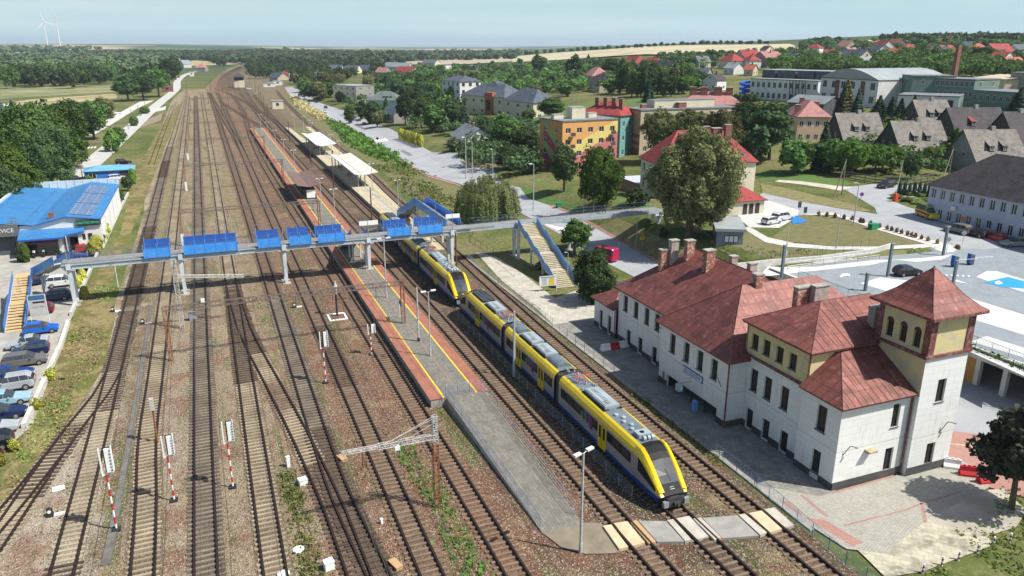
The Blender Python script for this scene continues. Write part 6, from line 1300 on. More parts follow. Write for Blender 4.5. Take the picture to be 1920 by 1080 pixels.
def broad(seed,n,size,H=10.,W=4.,base=.25,nl=13,cone=0.):
    r=np.random.default_rng(seed); lobes=[]
    for i in range(nl):
        z=H*(base+.08+(.88-base-.08)*((i+.5)/nl)); f=math.sin(math.pi*min(1,max(.12,(z/H-base+.08)/(1.02-base))))**.6*(1-cone*(z/H)); a=i*2.4+r.uniform(-.5,.5); rr=W*.72*f*r.uniform(.45,1.1); lobes.append((rr*math.cos(a),rr*math.sin(a),z+r.uniform(-.3,.3),W*r.uniform(.17,.36)*(.6+.4*f)))
    lobes+=[(r.uniform(-.5,.5),r.uniform(-.5,.5),H*.6,W*.5),(.3,0,H*.82,W*.26),(-.3,.2,H*.92,W*.16),(0,0,H*.45,W*.36)]
    n1=int(n*.5); C,d=blobs(lobes,n1,r)
    n2=n-n1; D_=r.normal(0,1,(n2,3)); D_/=np.linalg.norm(D_,axis=1,keepdims=True); f=np.zeros(n2)
    for fr,am in ((2.2,.20),(4.5,.16),(9.,.11),(17.,.07)):
        for _ in range(3): k=r.normal(0,1,3); f+=am/1.7*np.sin(D_@k*fr+r.uniform(0,6.28))
    rad=(r.uniform(.5,1.,n2)**.5)*(.82+f); zc=H*(base+1.)/2; hz=H*(1.-base)/2; tz=(D_[:,2]*rad); wx=W*.86*(1-cone*np.clip(tz,-.3,1))*np.where(tz<0,1-.25*tz*tz,1)
    C2=np.stack([D_[:,0]*rad*wx,D_[:,1]*rad*wx,zc+tz*hz*1.02],1); C=np.concatenate([C,C2]); d=np.concatenate([d,D_]); return leaves_mesh('crown',C,d,size,.7,1.,r)
def conifer(seed,n,size,H=10.,W=2.4):
    r=np.random.default_rng(seed); t=1-np.sqrt(r.random(n)); z=H*(.06+.94*t); tier=.72+.28*np.abs(((t*11)%1)*2-1); a=r.uniform(0,6.283,n); rr=W*(1-t)**.85*tier*np.sqrt(r.uniform(.25,1,n))*(1+.15*np.sin(a*5+seed)); C=np.stack([rr*np.cos(a),rr*np.sin(a),z-rr*.18],1); N=np.stack([np.cos(a)*.5,np.sin(a)*.5,np.full(n,.8)],1); return leaves_mesh('crown',C,N,size,.35,.8,r)
def column(seed,n,size,H=10.,W=1.6,pw=.5):
    r=np.random.default_rng(seed); t=r.random(n); z=H*(.02+.98*t); a=r.uniform(0,6.283,n); f=np.clip(np.sin(np.pi*np.clip(t*.93+.07,0,1)),0,1)**pw; rr=W*f*np.sqrt(r.uniform(.55,1,n))*(1+.12*np.sin(a*4+t*13)); C=np.stack([rr*np.cos(a),rr*np.sin(a),z],1); N=np.stack([np.cos(a),np.sin(a),np.full(n,.4)],1); return leaves_mesh('crown',C,N,size,.4,1.,r)
def willow(seed,n,size,H=10.,W=5.):
    r=np.random.default_rng(seed); k=170; a=r.uniform(0,6.283,k); rr=W*np.sqrt(r.random(k)); top=H*(1-.38*(rr/W)**2)*r.uniform(.9,1.02,k); bot=H*.06+top*.12*r.random(k); i=r.integers(0,k,n); t=r.random(n)**.8; z=top[i]*(1-t)+bot[i]*t; s=rr[i]*(1+.14*t); C=np.stack([s*np.cos(a[i])+r.normal(0,.14,n),s*np.sin(a[i])+r.normal(0,.14,n),z],1); N=np.stack([np.cos(a[i]),np.sin(a[i]),np.full(n,.2)],1)
    me=leaves_mesh('crown',C,N,size,.35,.6,r); return me
def trunk(seed,H=10.,r0=.28,up=.62,limbs=5):
    r=random.Random(seed); mb=MB(); p=(0,0,-.5); q=(r.uniform(-.2,.2),r.uniform(-.2,.2),H*.3); s=(r.uniform(-.4,.4),r.uniform(-.4,.4),H*up); mb.tube(p,q,r0,r0*.75,8); mb.tube(q,s,r0*.75,r0*.3,8)
    for i in range(limbs): a=r.uniform(0,6.28); z=H*r.uniform(.28,.5); l=H*r.uniform(.16,.26); mb.tube((0,0,z),(l*math.cos(a),l*math.sin(a),z+l*1.1),r0*.4,r0*.12,5)
    me=bpy.data.meshes.new('trunk'); me.from_pydata([tuple(v) for v in mb.v],[],mb.f); me.materials.append(BARK); return me
SHP={}
for i in range(3): SHP['broad',i]=(broad(20+i,15000,.31,nl=26+3*i),trunk(i)); SHP['small',i]=(broad(40+i,3200,.62,nl=17,H=10,W=4.4,base=.12),trunk(9+i))
SHP['oak',0]=(broad(71,80000,.19,W=4.7,base=.08,nl=46,H=10),trunk(30,r0=.4)); SHP['tall',0]=(broad(72,7000,.42,W=2.6,base=.12,nl=16),trunk(31)); SHP['maple',0]=(broad(75,30000,.25,W=4.6,base=.05,nl=32),trunk(33))
SHP['tall',1]=(broad(74,7000,.42,W=2.1,base=.08,nl=16,cone=.35),trunk(32))
for i in range(2): SHP['conifer',i]=(conifer(50+i,5200,.42,W=2.3+.5*i),trunk(60+i,r0=.16,up=.95,limbs=0))
SHP['thuja',0]=(column(80,2600,.42),trunk(61,r0=.12,up=.5,limbs=0)); SHP['bush',0]=(broad(81,1500,.9,W=5.4,base=-.1,nl=9),trunk(82,r0=.2,up=.3)); SHP['bush',1]=(broad(83,1500,.9,W=6.4,base=-.1,nl=11),trunk(84,r0=.2,up=.3)); SHP['oval',0]=(column(85,2600,.5,W=3.0,pw=.42),trunk(86,r0=.2,up=.5,limbs=0)); SHP['willow',0]=(willow(87,42000,.24),trunk(88,r0=.4))
for k,(c,t_) in SHP.items():
    c.materials.append(LM['mid'])
def plant(name,cat,label,loc,hgt,wid,shape,mat,group=None,parts=True,rz=None):
    "a plant hgt high and wid across (metres) from a shared crown and trunk"
    c,tm=SHP[shape]; W0=max(c.vertices[0].co.x,1) if 0 else {'broad':8,'small':8.4,'oak':9.4,'maple':9.2,'tall':4.8,'conifer':5,'thuja':3.2,'bush':11,'oval':6,'willow':10.5}[shape[0]]
    t=T(name,label,cat,loc,random.uniform(0,6.28) if rz is None else rz,group,(wid/W0,wid/W0,hgt/10.))
    if parts: x=bpy.data.objects.new('trunk',tm); COL.objects.link(x); x.parent=t
    y=bpy.data.objects.new('crown',c); COL.objects.link(y); y.parent=t; y.material_slots[0].link='OBJECT'; y.material_slots[0].material=LM[mat]; return t
def by_px(x,yb,yt,w,extra=0):
    a=G2(x,yb); lo,hi=.3,40.
    for _ in range(30):
        m_=(lo+hi)/2
        if proj(a[0],a[1],a[2]+m_)[1]>yt: lo=m_
        else: hi=m_
    d=(a[0]*sA+a[1]*cA)*cP+(HC-a[2]-lo*.5)*sP; return a,lo,w*d/FP
def tree(x,yb,yt,w,shape,mat,label,name='tree',cat='tree',group=None):
    a,hh,ww=by_px(x,yb,yt,w); return plant(name,cat,label,a,hh,ww,shape,mat,group,parts=(yb-yt)>26)
tree(1292,440,234,178,('oak',0),'olive','huge olive-brown tree hiding most of the cream villa','broadleaf_tree')
tree(1122,388,272,92,('maple',0),'bright','bright green spreading tree in front of the orange apartment block','broadleaf_tree')
tree(1058,360,272,64,('broad',0),'dark','darker narrow-trunked tree left of the bright green one by the orange block','broadleaf_tree')
tree(915,412,322,124,('willow',0),'willow','large weeping willow beside the footbridge and the street','willow_tree')
tree(1078,478,412,74,('broad',1),'mid','mid-green tree between the stairs and the red van','broadleaf_tree')
tree(1112,568,466,96,('maple',0),'dark','dark dense round tree at the foot of the footbridge stairs, beside the station','broadleaf_tree')
tree(1897,955,766,190,('broad',1),'purple','very dark maple at the right edge casting its shadow on the paving','maple_tree')
tree(1237,305,205,84,('broad',1),'olive','olive tree in front of the striped gable, leftmost of that clump','broadleaf_tree')
tree(1287,300,201,84,('broad',2),'olive','rounded olive tree in the middle of the clump before the striped block','broadleaf_tree')
tree(1345,318,203,100,('maple',0),'olive','broad olive tree right behind the villa chimneys','broadleaf_tree')
tree(1398,275,188,92,('maple',0),'dark','dark broad tree right of the striped block','broadleaf_tree')
tree(1442,300,196,96,('broad',0),'dark','tall dark tree left of the pink-roofed cream house','broadleaf_tree')
tree(1415,310,235,62,('tall',0),'dark','dark narrow tree with a paler top right of the villa','broadleaf_tree')
tree(1490,325,258,80,('small',1),'mid','low spreading tree below the pink-roofed house','broadleaf_tree')
tree(1540,322,226,52,('conifer',0),'spruce','slim spruce in front of the cream house corner','spruce_tree')
tree(1558,325,258,56,('small',0),'mid','brownish-green tree right of the slim spruce','broadleaf_tree')
for x,yb,yt,w,lb in ((1595,330,262,64,'bright bushy tree below the leftmost barracks house'),(1640,325,268,60,'bright round tree under the gap between the barracks houses'),(1670,320,270,46,'bright shrub-like tree under the second barracks house')): tree(x,yb,yt,w,('broad',2),'bright',lb,'broadleaf_tree')
tree(1707,335,288,38,('small',2),'dark','small grey-green tree beside the tall barrier post','broadleaf_tree')
for x,yb,yt,w,m,lb in ((1583,215,147,42,'olive','tall pale spruce in front of the sports hall'),(1605,222,165,30,'spruce','thin dark spruce right of the pale one'),(1645,228,178,40,'spruce','dark spruce left of the gymnasium'),(1668,228,180,34,'spruce','second dark spruce left of the gymnasium'),(1685,232,183,32,'spruce','dark spruce before the gymnasium corner'),(1708,232,177,34,'spruce','pointed spruce in front of the gymnasium windows'),(1814,205,164,36,'spruce','dark spruce between gymnasium and school wing'),(1788,206,180,16,'spruce','slim small spruce at the gymnasium end'),(1903,235,162,60,'spruce','wide dark spruce at the right frame edge'),(1838,120,90,56,'dark','very large dark round tree beyond the school')):
    tree(x,yb,yt,w,('conifer',x%2) if m!='dark' else ('broad',0),m,lb,'spruce_tree' if m!='dark' else 'broadleaf_tree')
for x,yb,yt,w,m,lb in ((1800,222,200,46,'bright','yellow-green shrub row under the school wing'),(1830,226,203,44,'mid','green shrub beside the brown-roofed house'),(1785,300,240,30,'bright','bright bush between the grey houses'),(1880,225,203,30,'bright','shrub left of the wide spruce')): tree(x,yb,yt,w,('small',1),m,lb,'shrub','shrub')
for x,yb,yt,w,s,m,lb in ((700,232,190,30,('thuja',0),'dark','dark column-like tree at the street edge'),(678,225,188,22,('tall',0),'dark','narrow dark tree left of the column-like one'),(708,240,208,30,('small',0),'olive','round brown-green tree on the street corner'),(725,222,180,20,('conifer',1),'spruce','dark spruce beside the green-roofed house'),(640,195,172,26,('tall',1),'dark','pointed dark tree right of the cream block'),(655,232,200,22,('small',2),'mid','little tree on the parking corner'),
  (760,235,175,44,('broad',0),'dark','tall dark tree behind the street corner'),(790,240,185,40,('broad',1),'dark','dark leafy tree left of the gable house'),(812,250,195,44,('tall',0),'mid','slim leafy tree left of the gable house'),(845,245,180,52,('broad',2),'dark','dark crown behind the gable house'),(872,235,205,40,('conifer',0),'spruce','broad spruce right of the gable house'),(905,270,215,62,('maple',0),'dark','wide dark tree right of the gable house'),(945,290,215,70,('broad',1),'mid','leafy green tree before the office wing'),(985,300,235,62,('broad',2),'dark','dark tree left of the orange block'),(955,318,272,58,('maple',0),'dark','round dark tree overhanging the traffic island'),(885,290,262,48,('small',1),'dark','low dark tree below the gable house'),(920,292,258,44,('small',0),'mid','low green tree by the island'),(850,283,258,36,('bush',0),'olive','low olive bush at the road fork'),(1000,325,290,44,('small',2),'dark','dark undergrowth tree left of the orange gable'),(1035,225,185,60,('broad',0),'mid','green tree behind the orange block roof'),(990,228,205,36,('small',0),'mid','tree right of the office wing'),
  (1010,140,103,34,('tall',1),'dark','tall dark pointed tree in the gardens'),(1075,150,104,40,('tall',1),'dark','tallest dark pointed tree in the gardens'),(1103,122,101,18,('conifer',0),'spruce','small pointed spruce on the field edge'),(1216,192,153,28,('conifer',1),'spruce','dark solitary spruce before the striped block'),(1163,160,128,28,('tall',1),'dark','dark cone-shaped tree in the tree belt'),(1145,150,110,52,('broad',1),'dark','dark spreading tree in the tree belt'),(1282,176,138,42,('broad',2),'bright','bright green tree at the end of the tree belt')):
    tree(x,yb,yt,w,s,m,lb,'spruce_tree' if s[0]=='conifer' else ('thuja_tree' if s[0]=='thuja' else 'broadleaf_tree'))
# tall grove in the centre
random.seed(3)
for i in range(26):
    x=1165+i*4.7+random.uniform(-4,4); yb=random.uniform(168,183); tree(x,yb,yb-random.uniform(42,60),random.uniform(20,30),('tall',i%2),('mid','dark','olive')[i%3],'tall slender tree in the grove left of the swimming pool','broadleaf_tree',group='tall grove left of the swimming pool')
for i in range(7): tree(1340+i*13+random.uniform(-2,2),190-0*i,177-0*i+random.uniform(-1,1),18,('oval',0),'dark','dark clipped hedge bush in the curved row before the pool','hedge_bush','bush',group='dark hedge row before the pool')
for i in range(5): tree(1379+i*9.0+(0,0,0,1,1)[i],191,176,9.5 if i!=3 else 12,('oval',0),'dark','oval clipped bush of the row standing on the lawn','hedge_bush','bush',group='oval bushes on the lawn')
def scatter(n,quad,hr,wr,shapes,mats,label,group,name='broadleaf_tree',seed=1,cat='tree'):
    "trees spread over a patch of the picture's land (four corners in photo pixels)"
    rnd=random.Random(seed); P=[G2(*q)[:2] for q in quad]; out=[]; k=0
    while len(out)<n and k<n*40:
        k+=1; u,v=rnd.random(),rnd.random(); x=quad[0][0]*(1-u)*(1-v)+quad[1][0]*u*(1-v)+quad[2][0]*u*v+quad[3][0]*(1-u)*v; y=quad[0][1]*(1-u)*(1-v)+quad[1][1]*u*(1-v)+quad[2][1]*u*v+quad[3][1]*(1-u)*v
        a=G2(x,y)
        if any(b0-1<x<b1+1 and c0<y<c1+2 for b0,b1,c0,c1 in KEEP): continue
        if any((a[0]-o[0])**2+(a[1]-o[1])**2<(wr[0]*.55)**2 for o in out): continue
        out.append(a); hh=rnd.uniform(*hr); ww=rnd.uniform(*wr); s=rnd.choice(shapes); m_=rnd.choice(mats)
        plant('spruce_tree' if s[0]=='conifer' else name,cat,label,a,hh,ww,s,m_,group,parts=False)
KEEP=[(863,1000,185,214),(829,863,170,196),(620,668,165,192),(686,750,190,205)]+[(p[0][0],p[1][0],p[0][1]-2,p[0][1]+9) for p in HS]
B3=[('small',0),('small',1),('small',2)]; BC=B3+[('tall',0),('conifer',0)]
scatter(40,[(690,170),(1330,168),(1330,112),(760,126)],(5,8.5),(6,10),BC,['mid','dark','mid','bright','olive'],'one of the many garden trees between the village houses and the office building','garden trees of the middle distance',seed=5)
scatter(16,[(1000,188),(1180,175),(1180,150),(1000,160)],(5,9),(6,10),BC,['mid','dark','mid','bright','olive'],'garden tree behind the orange block roof','garden trees behind the orange block',seed=6)
scatter(36,[(760,200),(860,240),(860,160),(700,165)],(8,13),(8,12),B3+[('broad',0)],['dark','mid','dark','bright'],'tree of the dense belt between the street and the office building','dense belt between street and office building',seed=7)
scatter(26,[(1440,150),(1915,142),(1915,100),(1440,118)],(6,10),(8,13),B3,['mid','bright','dark','mid'],'leafy tree on the slope between the school roofs and the village houses','leafy slope between school and village',seed=8)
scatter(14,[(1240,130),(1520,120),(1520,105),(1240,112)],(5,8),(7,11),BC,['dark','mid','dark'],'garden tree among the gabled houses below the stubble field','trees among the gabled houses',seed=9)
scatter(20,[(1500,96),(1918,112),(1918,84),(1510,80)],(5,8),(8,13),B3,['dark','mid','dark'],'hillside tree between the red roofs of the village','hillside trees between red roofs',seed=10)
scatter(26,[(560,186),(700,200),(700,150),(540,150)],(9,13),(10,14),B3,['dark','mid','olive'],'tree along the far end of the long street','trees along the far street',seed=11)
scatter(12,[(480,140),(760,150),(760,118),(470,116)],(9,14),(12,18),B3,['dark','dark','mid'],'big dark tree of the distant park beyond the street','distant park beyond the street',seed=12)
for x,yb,yt,w,lb in ((420,0,0,0,''),): pass
for x,yb,yt,w,m,lb in ((30,400,268,130,'bright','bright leafy tree at the left edge above the blue roof'),(-5,420,280,110,'dark','dark tree at the very left edge above the blue roof'),(75,332,188,140,'mid','tall leafy tree on the verge left of the lay-by'),(118,318,192,120,'mid','second tall leafy tree left of the lay-by'),(100,350,232,100,'dark','darker lower tree nearest the left road'),(150,275,190,84,'dark','dark tree in front of the lay-by'),(176,262,186,70,'mid','pale green tree above the lay-by'),(196,238,183,50,'olive','olive-brown tree at the end of the lay-by row'),(20,330,242,120,'bright','bright green tree by the pond')):
    tree(x,yb,yt,w,('maple',0) if w>90 else ('broad',x%3),m,lb,'broadleaf_tree')
tree(52,385,318,90,('broad',0),'mid','leafy tree just above the left corner of the blue roof','broadleaf_tree')
for x,yb,yt,w,m,lb in ((240,190,140,60,'dark','large dark tree at the left road bend'),(270,188,132,60,'dark','largest dark tree at the left road bend'),(298,182,126,56,'mid','rounded tree right of the large dark ones'),(318,160,112,44,'dark','tall dark poplar-like tree behind the brick hut'),(330,150,106,34,'dark','dark tree beside the small white house'),(255,176,136,50,'mid','green tree between the large dark ones')): tree(x,yb,yt,w,('broad',x%3),m,lb,'broadleaf_tree')
for i,(x,w) in enumerate(((8,26),(26,26),(42,18),(0,20))): tree(x,222,191-i%2*4,w,('conifer',0),'blue','blue-grey spruce of the row beside the sports ground','spruce_tree',group='blue spruces by the sports ground')
scatter(26,[(0,166),(225,166),(215,148),(0,148)],(14,19),(15,22),B3,['dark','mid','dark'],'large tree at the front edge of the wood on the left','front edge of the left wood',seed=13)
scatter(8,[(340,128),(470,122),(470,112),(330,112)],(12,17),(14,20),B3,['dark'],'dark tree lining the far tracks','trees lining the far tracks',seed=14)
# tree line on the crest of the stubble field
for i in range(40):
    x=960+i*12.2+random.uniform(-3,3); y=ip(x,[960,1080,1230,1330,1445],[106,97,88,84,83]); a,hh,ww=by_px(x,y,y-random.uniform(6,10),random.uniform(8,14)); plant('broadleaf_tree','tree','tree of the long line along the crest of the stubble field',a,hh,ww,B3[i%3],'dark','tree line on the field crest',parts=False)
# distant woods: one leafy mass each
def wood(name,label,pts,n,hgt,size,mat,seed,q_=46,avoid=False):
    r=np.random.default_rng(seed); C=[];N=[]
    rr=random.Random(seed)
    for i in range(n):
        u,v=rr.random(),rr.random(); q=pts; x=q[0][0]*(1-u)*(1-v)+q[1][0]*u*(1-v)+q[2][0]*u*v+q[3][0]*(1-u)*v; y=q[0][1]*(1-u)*(1-v)+q[1][1]*u*(1-v)+q[2][1]*u*v+q[3][1]*(1-u)*v
        if avoid and any(b0-2<x<b1+2 and c0+1<y<c1+7 for b0,b1,c0,c1 in KEEP): continue
        a=G2(x,y); s=hgt*rr.uniform(.75,1.2); lob=[(a[0]+rr.uniform(-.3,.3)*s,a[1]+rr.uniform(-.3,.3)*s,a[2]+s*.6,s*rr.uniform(.36,.5)) for _ in range(3)]; c,d=blobs(lob,q_,r,.75); C.append(c); N.append(d)
    me=leaves_mesh(name,np.concatenate(C),np.concatenate(N),size,.4,1.,r); me.materials.append(mat); o=bpy.data.objects.new(name,me); COL.objects.link(o); o['kind']='stuff'; o['label']=label; return o
wood('woodland','dark wood filling the left middle distance',[(0,150),(300,140),(330,112),(0,112)],640,15,3.6,LM['wood'],1,70)
wood('woodland','dark wood along the left horizon',[(60,112),(460,114),(470,101),(200,103)],1100,11,5,LM['wood'],2)
wood('woodland','mixed wood beyond the end of the tracks',[(400,118),(720,124),(760,103),(430,100)],1100,12,6,LM['wood'],3)
wood('woodland','thin far woods at the centre of the horizon',[(700,118),(960,112),(980,98),(760,96)],300,9,6,LM['wood'],4)
wood('woodland','wood on the right skyline',[(1650,79),(1925,80),(1925,76),(1680,76)],320,5.5,3,LM['wood'],5)
wood('woodland','scattered copses between the far fields',[(0,100),(150,99),(200,92),(0,92)],90,12,7,LM['wood'],6)
wood('garden_trees','mass of garden trees and orchards in the middle distance',[(690,178),(1300,172),(1330,120),(740,130)],600,6.2,1.15,LM['mid'],21,120,True)
wood('garden_trees','darker garden trees among the middle houses',[(690,168),(1330,168),(1330,120),(760,132)],240,7.5,1.2,LM['dark'],22,120,True)
wood('garden_trees','leafy slope between the school and the hillside village',[(1440,140),(1918,150),(1918,102),(1440,116)],420,6.8,1.1,LM['mid'],23,120,True)
wood('garden_trees','dark trees threading the hillside village',[(1500,102),(1918,116),(1918,84),(1500,82)],300,5.5,1.2,LM['dark'],24,110,True)
wood('garden_trees','gardens among the gabled houses below the stubble field',[(1240,132),(1520,120),(1500,99),(1240,106)],200,5.2,1.1,LM['dark'],25,110,True)
wood('garden_trees','park trees beyond the far end of the street',[(470,150),(700,150),(760,118),(460,116)],240,9.5,1.8,LM['dark'],26,120,True)
wood('garden_trees','undergrowth of the belt between street and office building',[(640,215),(860,262),(860,165),(690,160)],170,5.5,.8,LM['dark'],27,140,True)
wood('garden_trees','shrubbery around the grey barracks houses',[(1560,330),(1760,330),(1900,235),(1600,235)],60,4.2,.6,LM['mid'],28,140,True)
wood('garden_trees','hedges and trees left of the orange block',[(860,330),(1000,330),(1000,240),(900,240)],80,5.5,.6,LM['dark'],29,170,True)
wood('garden_trees','thicket along the left road and the pond',[(-10,400),(60,330),(215,225),(-10,232)],120,6.5,.6,LM['mid'],30,190)
# hedges, shrubs, bushes near
for i in range(9): tree(1685+i*9.3,366+.5*i,341+(i%3),7.5,('thuja',0),'spruce','dark slim thuja of the row beside the clinic','thuja','thuja',group='row of slim thujas beside the clinic')
for i,x in enumerate((1535,1550,1565,1582,1598,1613,1618,1632,1649,1663,1671,1681,1690,1701,1709,1716,1727,1739,1757,1793,1797)):
    y=ip(x,[1535,1600,1700,1800],[403,412,440,468]); tree(x,y+2,y-8,9,('bush',0),'red','small reddish shrub in the row along the upper footpath','shrub','shrub',group='reddish shrubs along the footpath')
for px in ((1682,372),(1700,378),(1718,382),(1735,380),(1705,366),(1725,368),(1745,368),(1690,364)): tree(px[0],px[1],px[1]-9,24,('bush',1),'weed','low juniper-like shrub below the slim thujas','shrub','shrub',group='low shrubs below the thujas')
for i in range(10): tree(752+i*4.2,262+i*1.6,241+i*1.2,10,('oval',0),'gold','golden-topped hedge shrub in the row along the street','hedge_shrub','shrub',group='golden hedge along the street')
for x,yb,yt,w,s,m,lb in ((120,348,318,9,('thuja',0),'spruce','dark cypress at the gate of the blue-roofed building'),(122,350,330,13,('thuja',0),'bright','yellow-green cypress beside the dark one'),(168,342,330,24,('bush',0),'bright','low bright bush before the blue shed'),(92,352,343,30,('bush',1),'bright','low bush at the back edge of the blue roof'),(250,345,316,14,('oval',0),'bright','tall green hedge clump at the blue shed corner'),(240,358,330,24,('small',0),'dark','dark thuja clump behind the white building'),(226,380,357,20,('small',1),'dark','dark shrub at the side of the white building'),(110,468,448,12,('thuja',0),'mid','clipped cone bush before the shop window'),(50,492,455,16,('thuja',0),'mid','green cone thuja by the dark garage'),(42,492,458,18,('thuja',0),'dark','darker thuja by the dark garage'),(112,478,467,16,('bush',0),'mid','low round bush by the shop entrance'),(212,284,243,44,('bush',0),'bright','bright bush on the verge of the left road'),(226,266,238,32,('bush',1),'mid','second bush on the verge of the left road'),(252,236,218,16,('oval',0),'mid','small oval tree beside the left road'),(272,213,200,18,('oval',0),'mid','small round bush by the gravel patch'),(1243,445,425,22,('bush',0),'mid','low leafy shrub in front of the grey-blue kiosk'),(1195,385,352,50,('bush',1),'dark','dark hedge at the corner of the cream villa')): tree(x,yb,yt,w,s,m,lb,'shrub','shrub')
for x,y in ((4,872),(28,845),(96,712),(70,768)): tree(x,y,y-22,26,('bush',0),'gold','yellow-flowering weed clump by the low wall','weed_clump','plant',group='yellow-flowering clumps by the low wall')
for i in range(5): tree(178+i*4.4,477-i*8,450-i*9,24,('oval',0),'gold','golden-yellow hedge block beside the white building','hedge_shrub','shrub',group='golden hedge beside the white building')
for x,y in ((148,540),(156,528),(160,560)): tree(x,y,y-24,16,('oval',0),'gold','golden-yellow shrub under the footbridge end','hedge_shrub','shrub',group='golden shrubs under the footbridge end')
def tufts(name,label,pts,n,size,mat,seed,mask=None,hz=.5,jit=.5):
    r=random.Random(seed); P=[G2(*q)[:2] for q in pts] if len(pts[0])==2 and max(p[0] for p in pts)>300 or max(p[1] for p in pts)>300 else pts
    x0,x1=min(p[0] for p in P),max(p[0] for p in P); y0,y1=min(p[1] for p in P),max(p[1] for p in P)
    def inside(x,y):
        c=False; j=len(P)-1
        for i in range(len(P)):
            if (P[i][1]>y)!=(P[j][1]>y) and x<(P[j][0]-P[i][0])*(y-P[i][1])/(P[j][1]-P[i][1])+P[i][0]: c=not c
            j=i
        return c
    C=[];k=0
    while len(C)<n and k<n*30:
        k+=1; x,y=r.uniform(x0,x1),r.uniform(y0,y1)
        if not inside(x,y) or (mask and not mask(x,y)): continue
        z=h(x,y)
        for _ in range(6): C.append((x+r.gauss(0,jit),y+r.gauss(0,jit),z+abs(r.gauss(.02,hz*.5))))
    C=np.array(C); rg=np.random.default_rng(seed); N=rg.normal(0,1,C.shape); N[:,2]=np.abs(N[:,2])*.6
    me=leaves_mesh(name,C,N,size,.2,1.3,rg); me.materials.append(mat); o=bpy.data.objects.new(name,me); COL.objects.link(o); o['kind']='stuff'; o['label']=label
def nzm(f,th,ph=0): return lambda x,y: math.sin(x*f+ph+2*math.sin(y*f*.31+ph))+math.sin(y*f*.45+1.7*ph+1.5*math.sin(x*f*.7))>th
tufts('undergrowth','bright green brambles on the railway embankment',[(606,222),(640,232),(700,268),(742,290),(775,320),(745,312),(700,296),(650,270)],2600,.85,LM['bright'],1,hz=1.2,jit=.5)
tufts('undergrowth','straw-coloured reeds along the far embankment',[(542,180),(555,183),(612,218),(620,232),(598,226),(560,204)],1400,.9,LM['straw'],2,hz=1.4,jit=.6)
tufts('undergrowth','brown dead brush below the footbridge walkway',[(735,345),(790,340),(880,400),(905,440),(870,452),(800,400)],900,.24,LM['red'],3,hz=.3,jit=.5,mask=nzm(.5,.3))
tufts('weeds','weeds between the tracks in the foreground',[(-14,36),(38,33),(38,118),(-14,118)],2600,.13,LM['weed'],4,hz=.16,jit=.22,mask=lambda x,y: (nzm(.28,.9)(x,y) and min(abs(x-q) for q in (-12.3,-7.9,-3.3,1.1,6.7,11,16.3,25.9,30.6,36.1))>1.1) and not(17.5<x<24.2))
tufts('weeds','line of bright weeds beside the lattice mast',[(13.0,38),(14.8,38),(14.4,62),(12.6,62)],1300,.16,LM['bright'],14,hz=.2,jit=.15)
tufts('weeds','green strip of grass beside the fifth track',[(3.0,34),(4.3,34),(4.0,60),(2.5,60)],2600,.15,LM['weed'],15,hz=.14,jit=.22)
tufts('weeds','dry grass beside the concrete wall on the left',[(-18.4,60),(-14.6,72),(-14.2,118),(-18.6,118)],2600,.16,LM['straw'],5,hz=.16,jit=.3,mask=nzm(.6,-.2))
tufts('weeds','green grass beside the concrete wall on the left',[(-18.6,66),(-14.8,78),(-14.3,125),(-18.8,125)],2200,.15,LM['weed'],6,hz=.18,jit=.3,mask=nzm(.5,.1,2))
tufts('weeds','grass and weeds around the striped bollards',[(41,30.4),(46,30.6),(48.5,33),(52,33),(57,36),(62,33),(58,22),(38,22)],3600,.16,LM['weed'],7,hz=.2,jit=.2,mask=nzm(.9,-.35))
tufts('weeds','weeds growing along the platform fence',[(37.9,22),(38.9,22),(38.9,80),(37.9,80)],900,.14,LM['weed'],8,hz=.2,jit=.12,mask=nzm(.5,.2))
tufts('ivy','green creepers hanging over the parking deck parapet',[(72.3,44),(73.0,44),(73.0,56),(72.3,56)],160,.3,LM['bright'],31,hz=.1,jit=.2)
bpy.data.objects['ivy'].location.z=4.2
tufts('weeds','rough grass on the bank behind the station roof',[(66,87.5),(88,87.5),(80,92),(68,104)],900,.18,LM['weed'],9,hz=.15,jit=.4)
tufts('weeds','grass tufts on the railway embankment',[(43,130),(56,155),(58,250),(46,250)],3200,.4,LM['weed'],10,hz=.25,jit=.7,mask=nzm(.2,-.2))
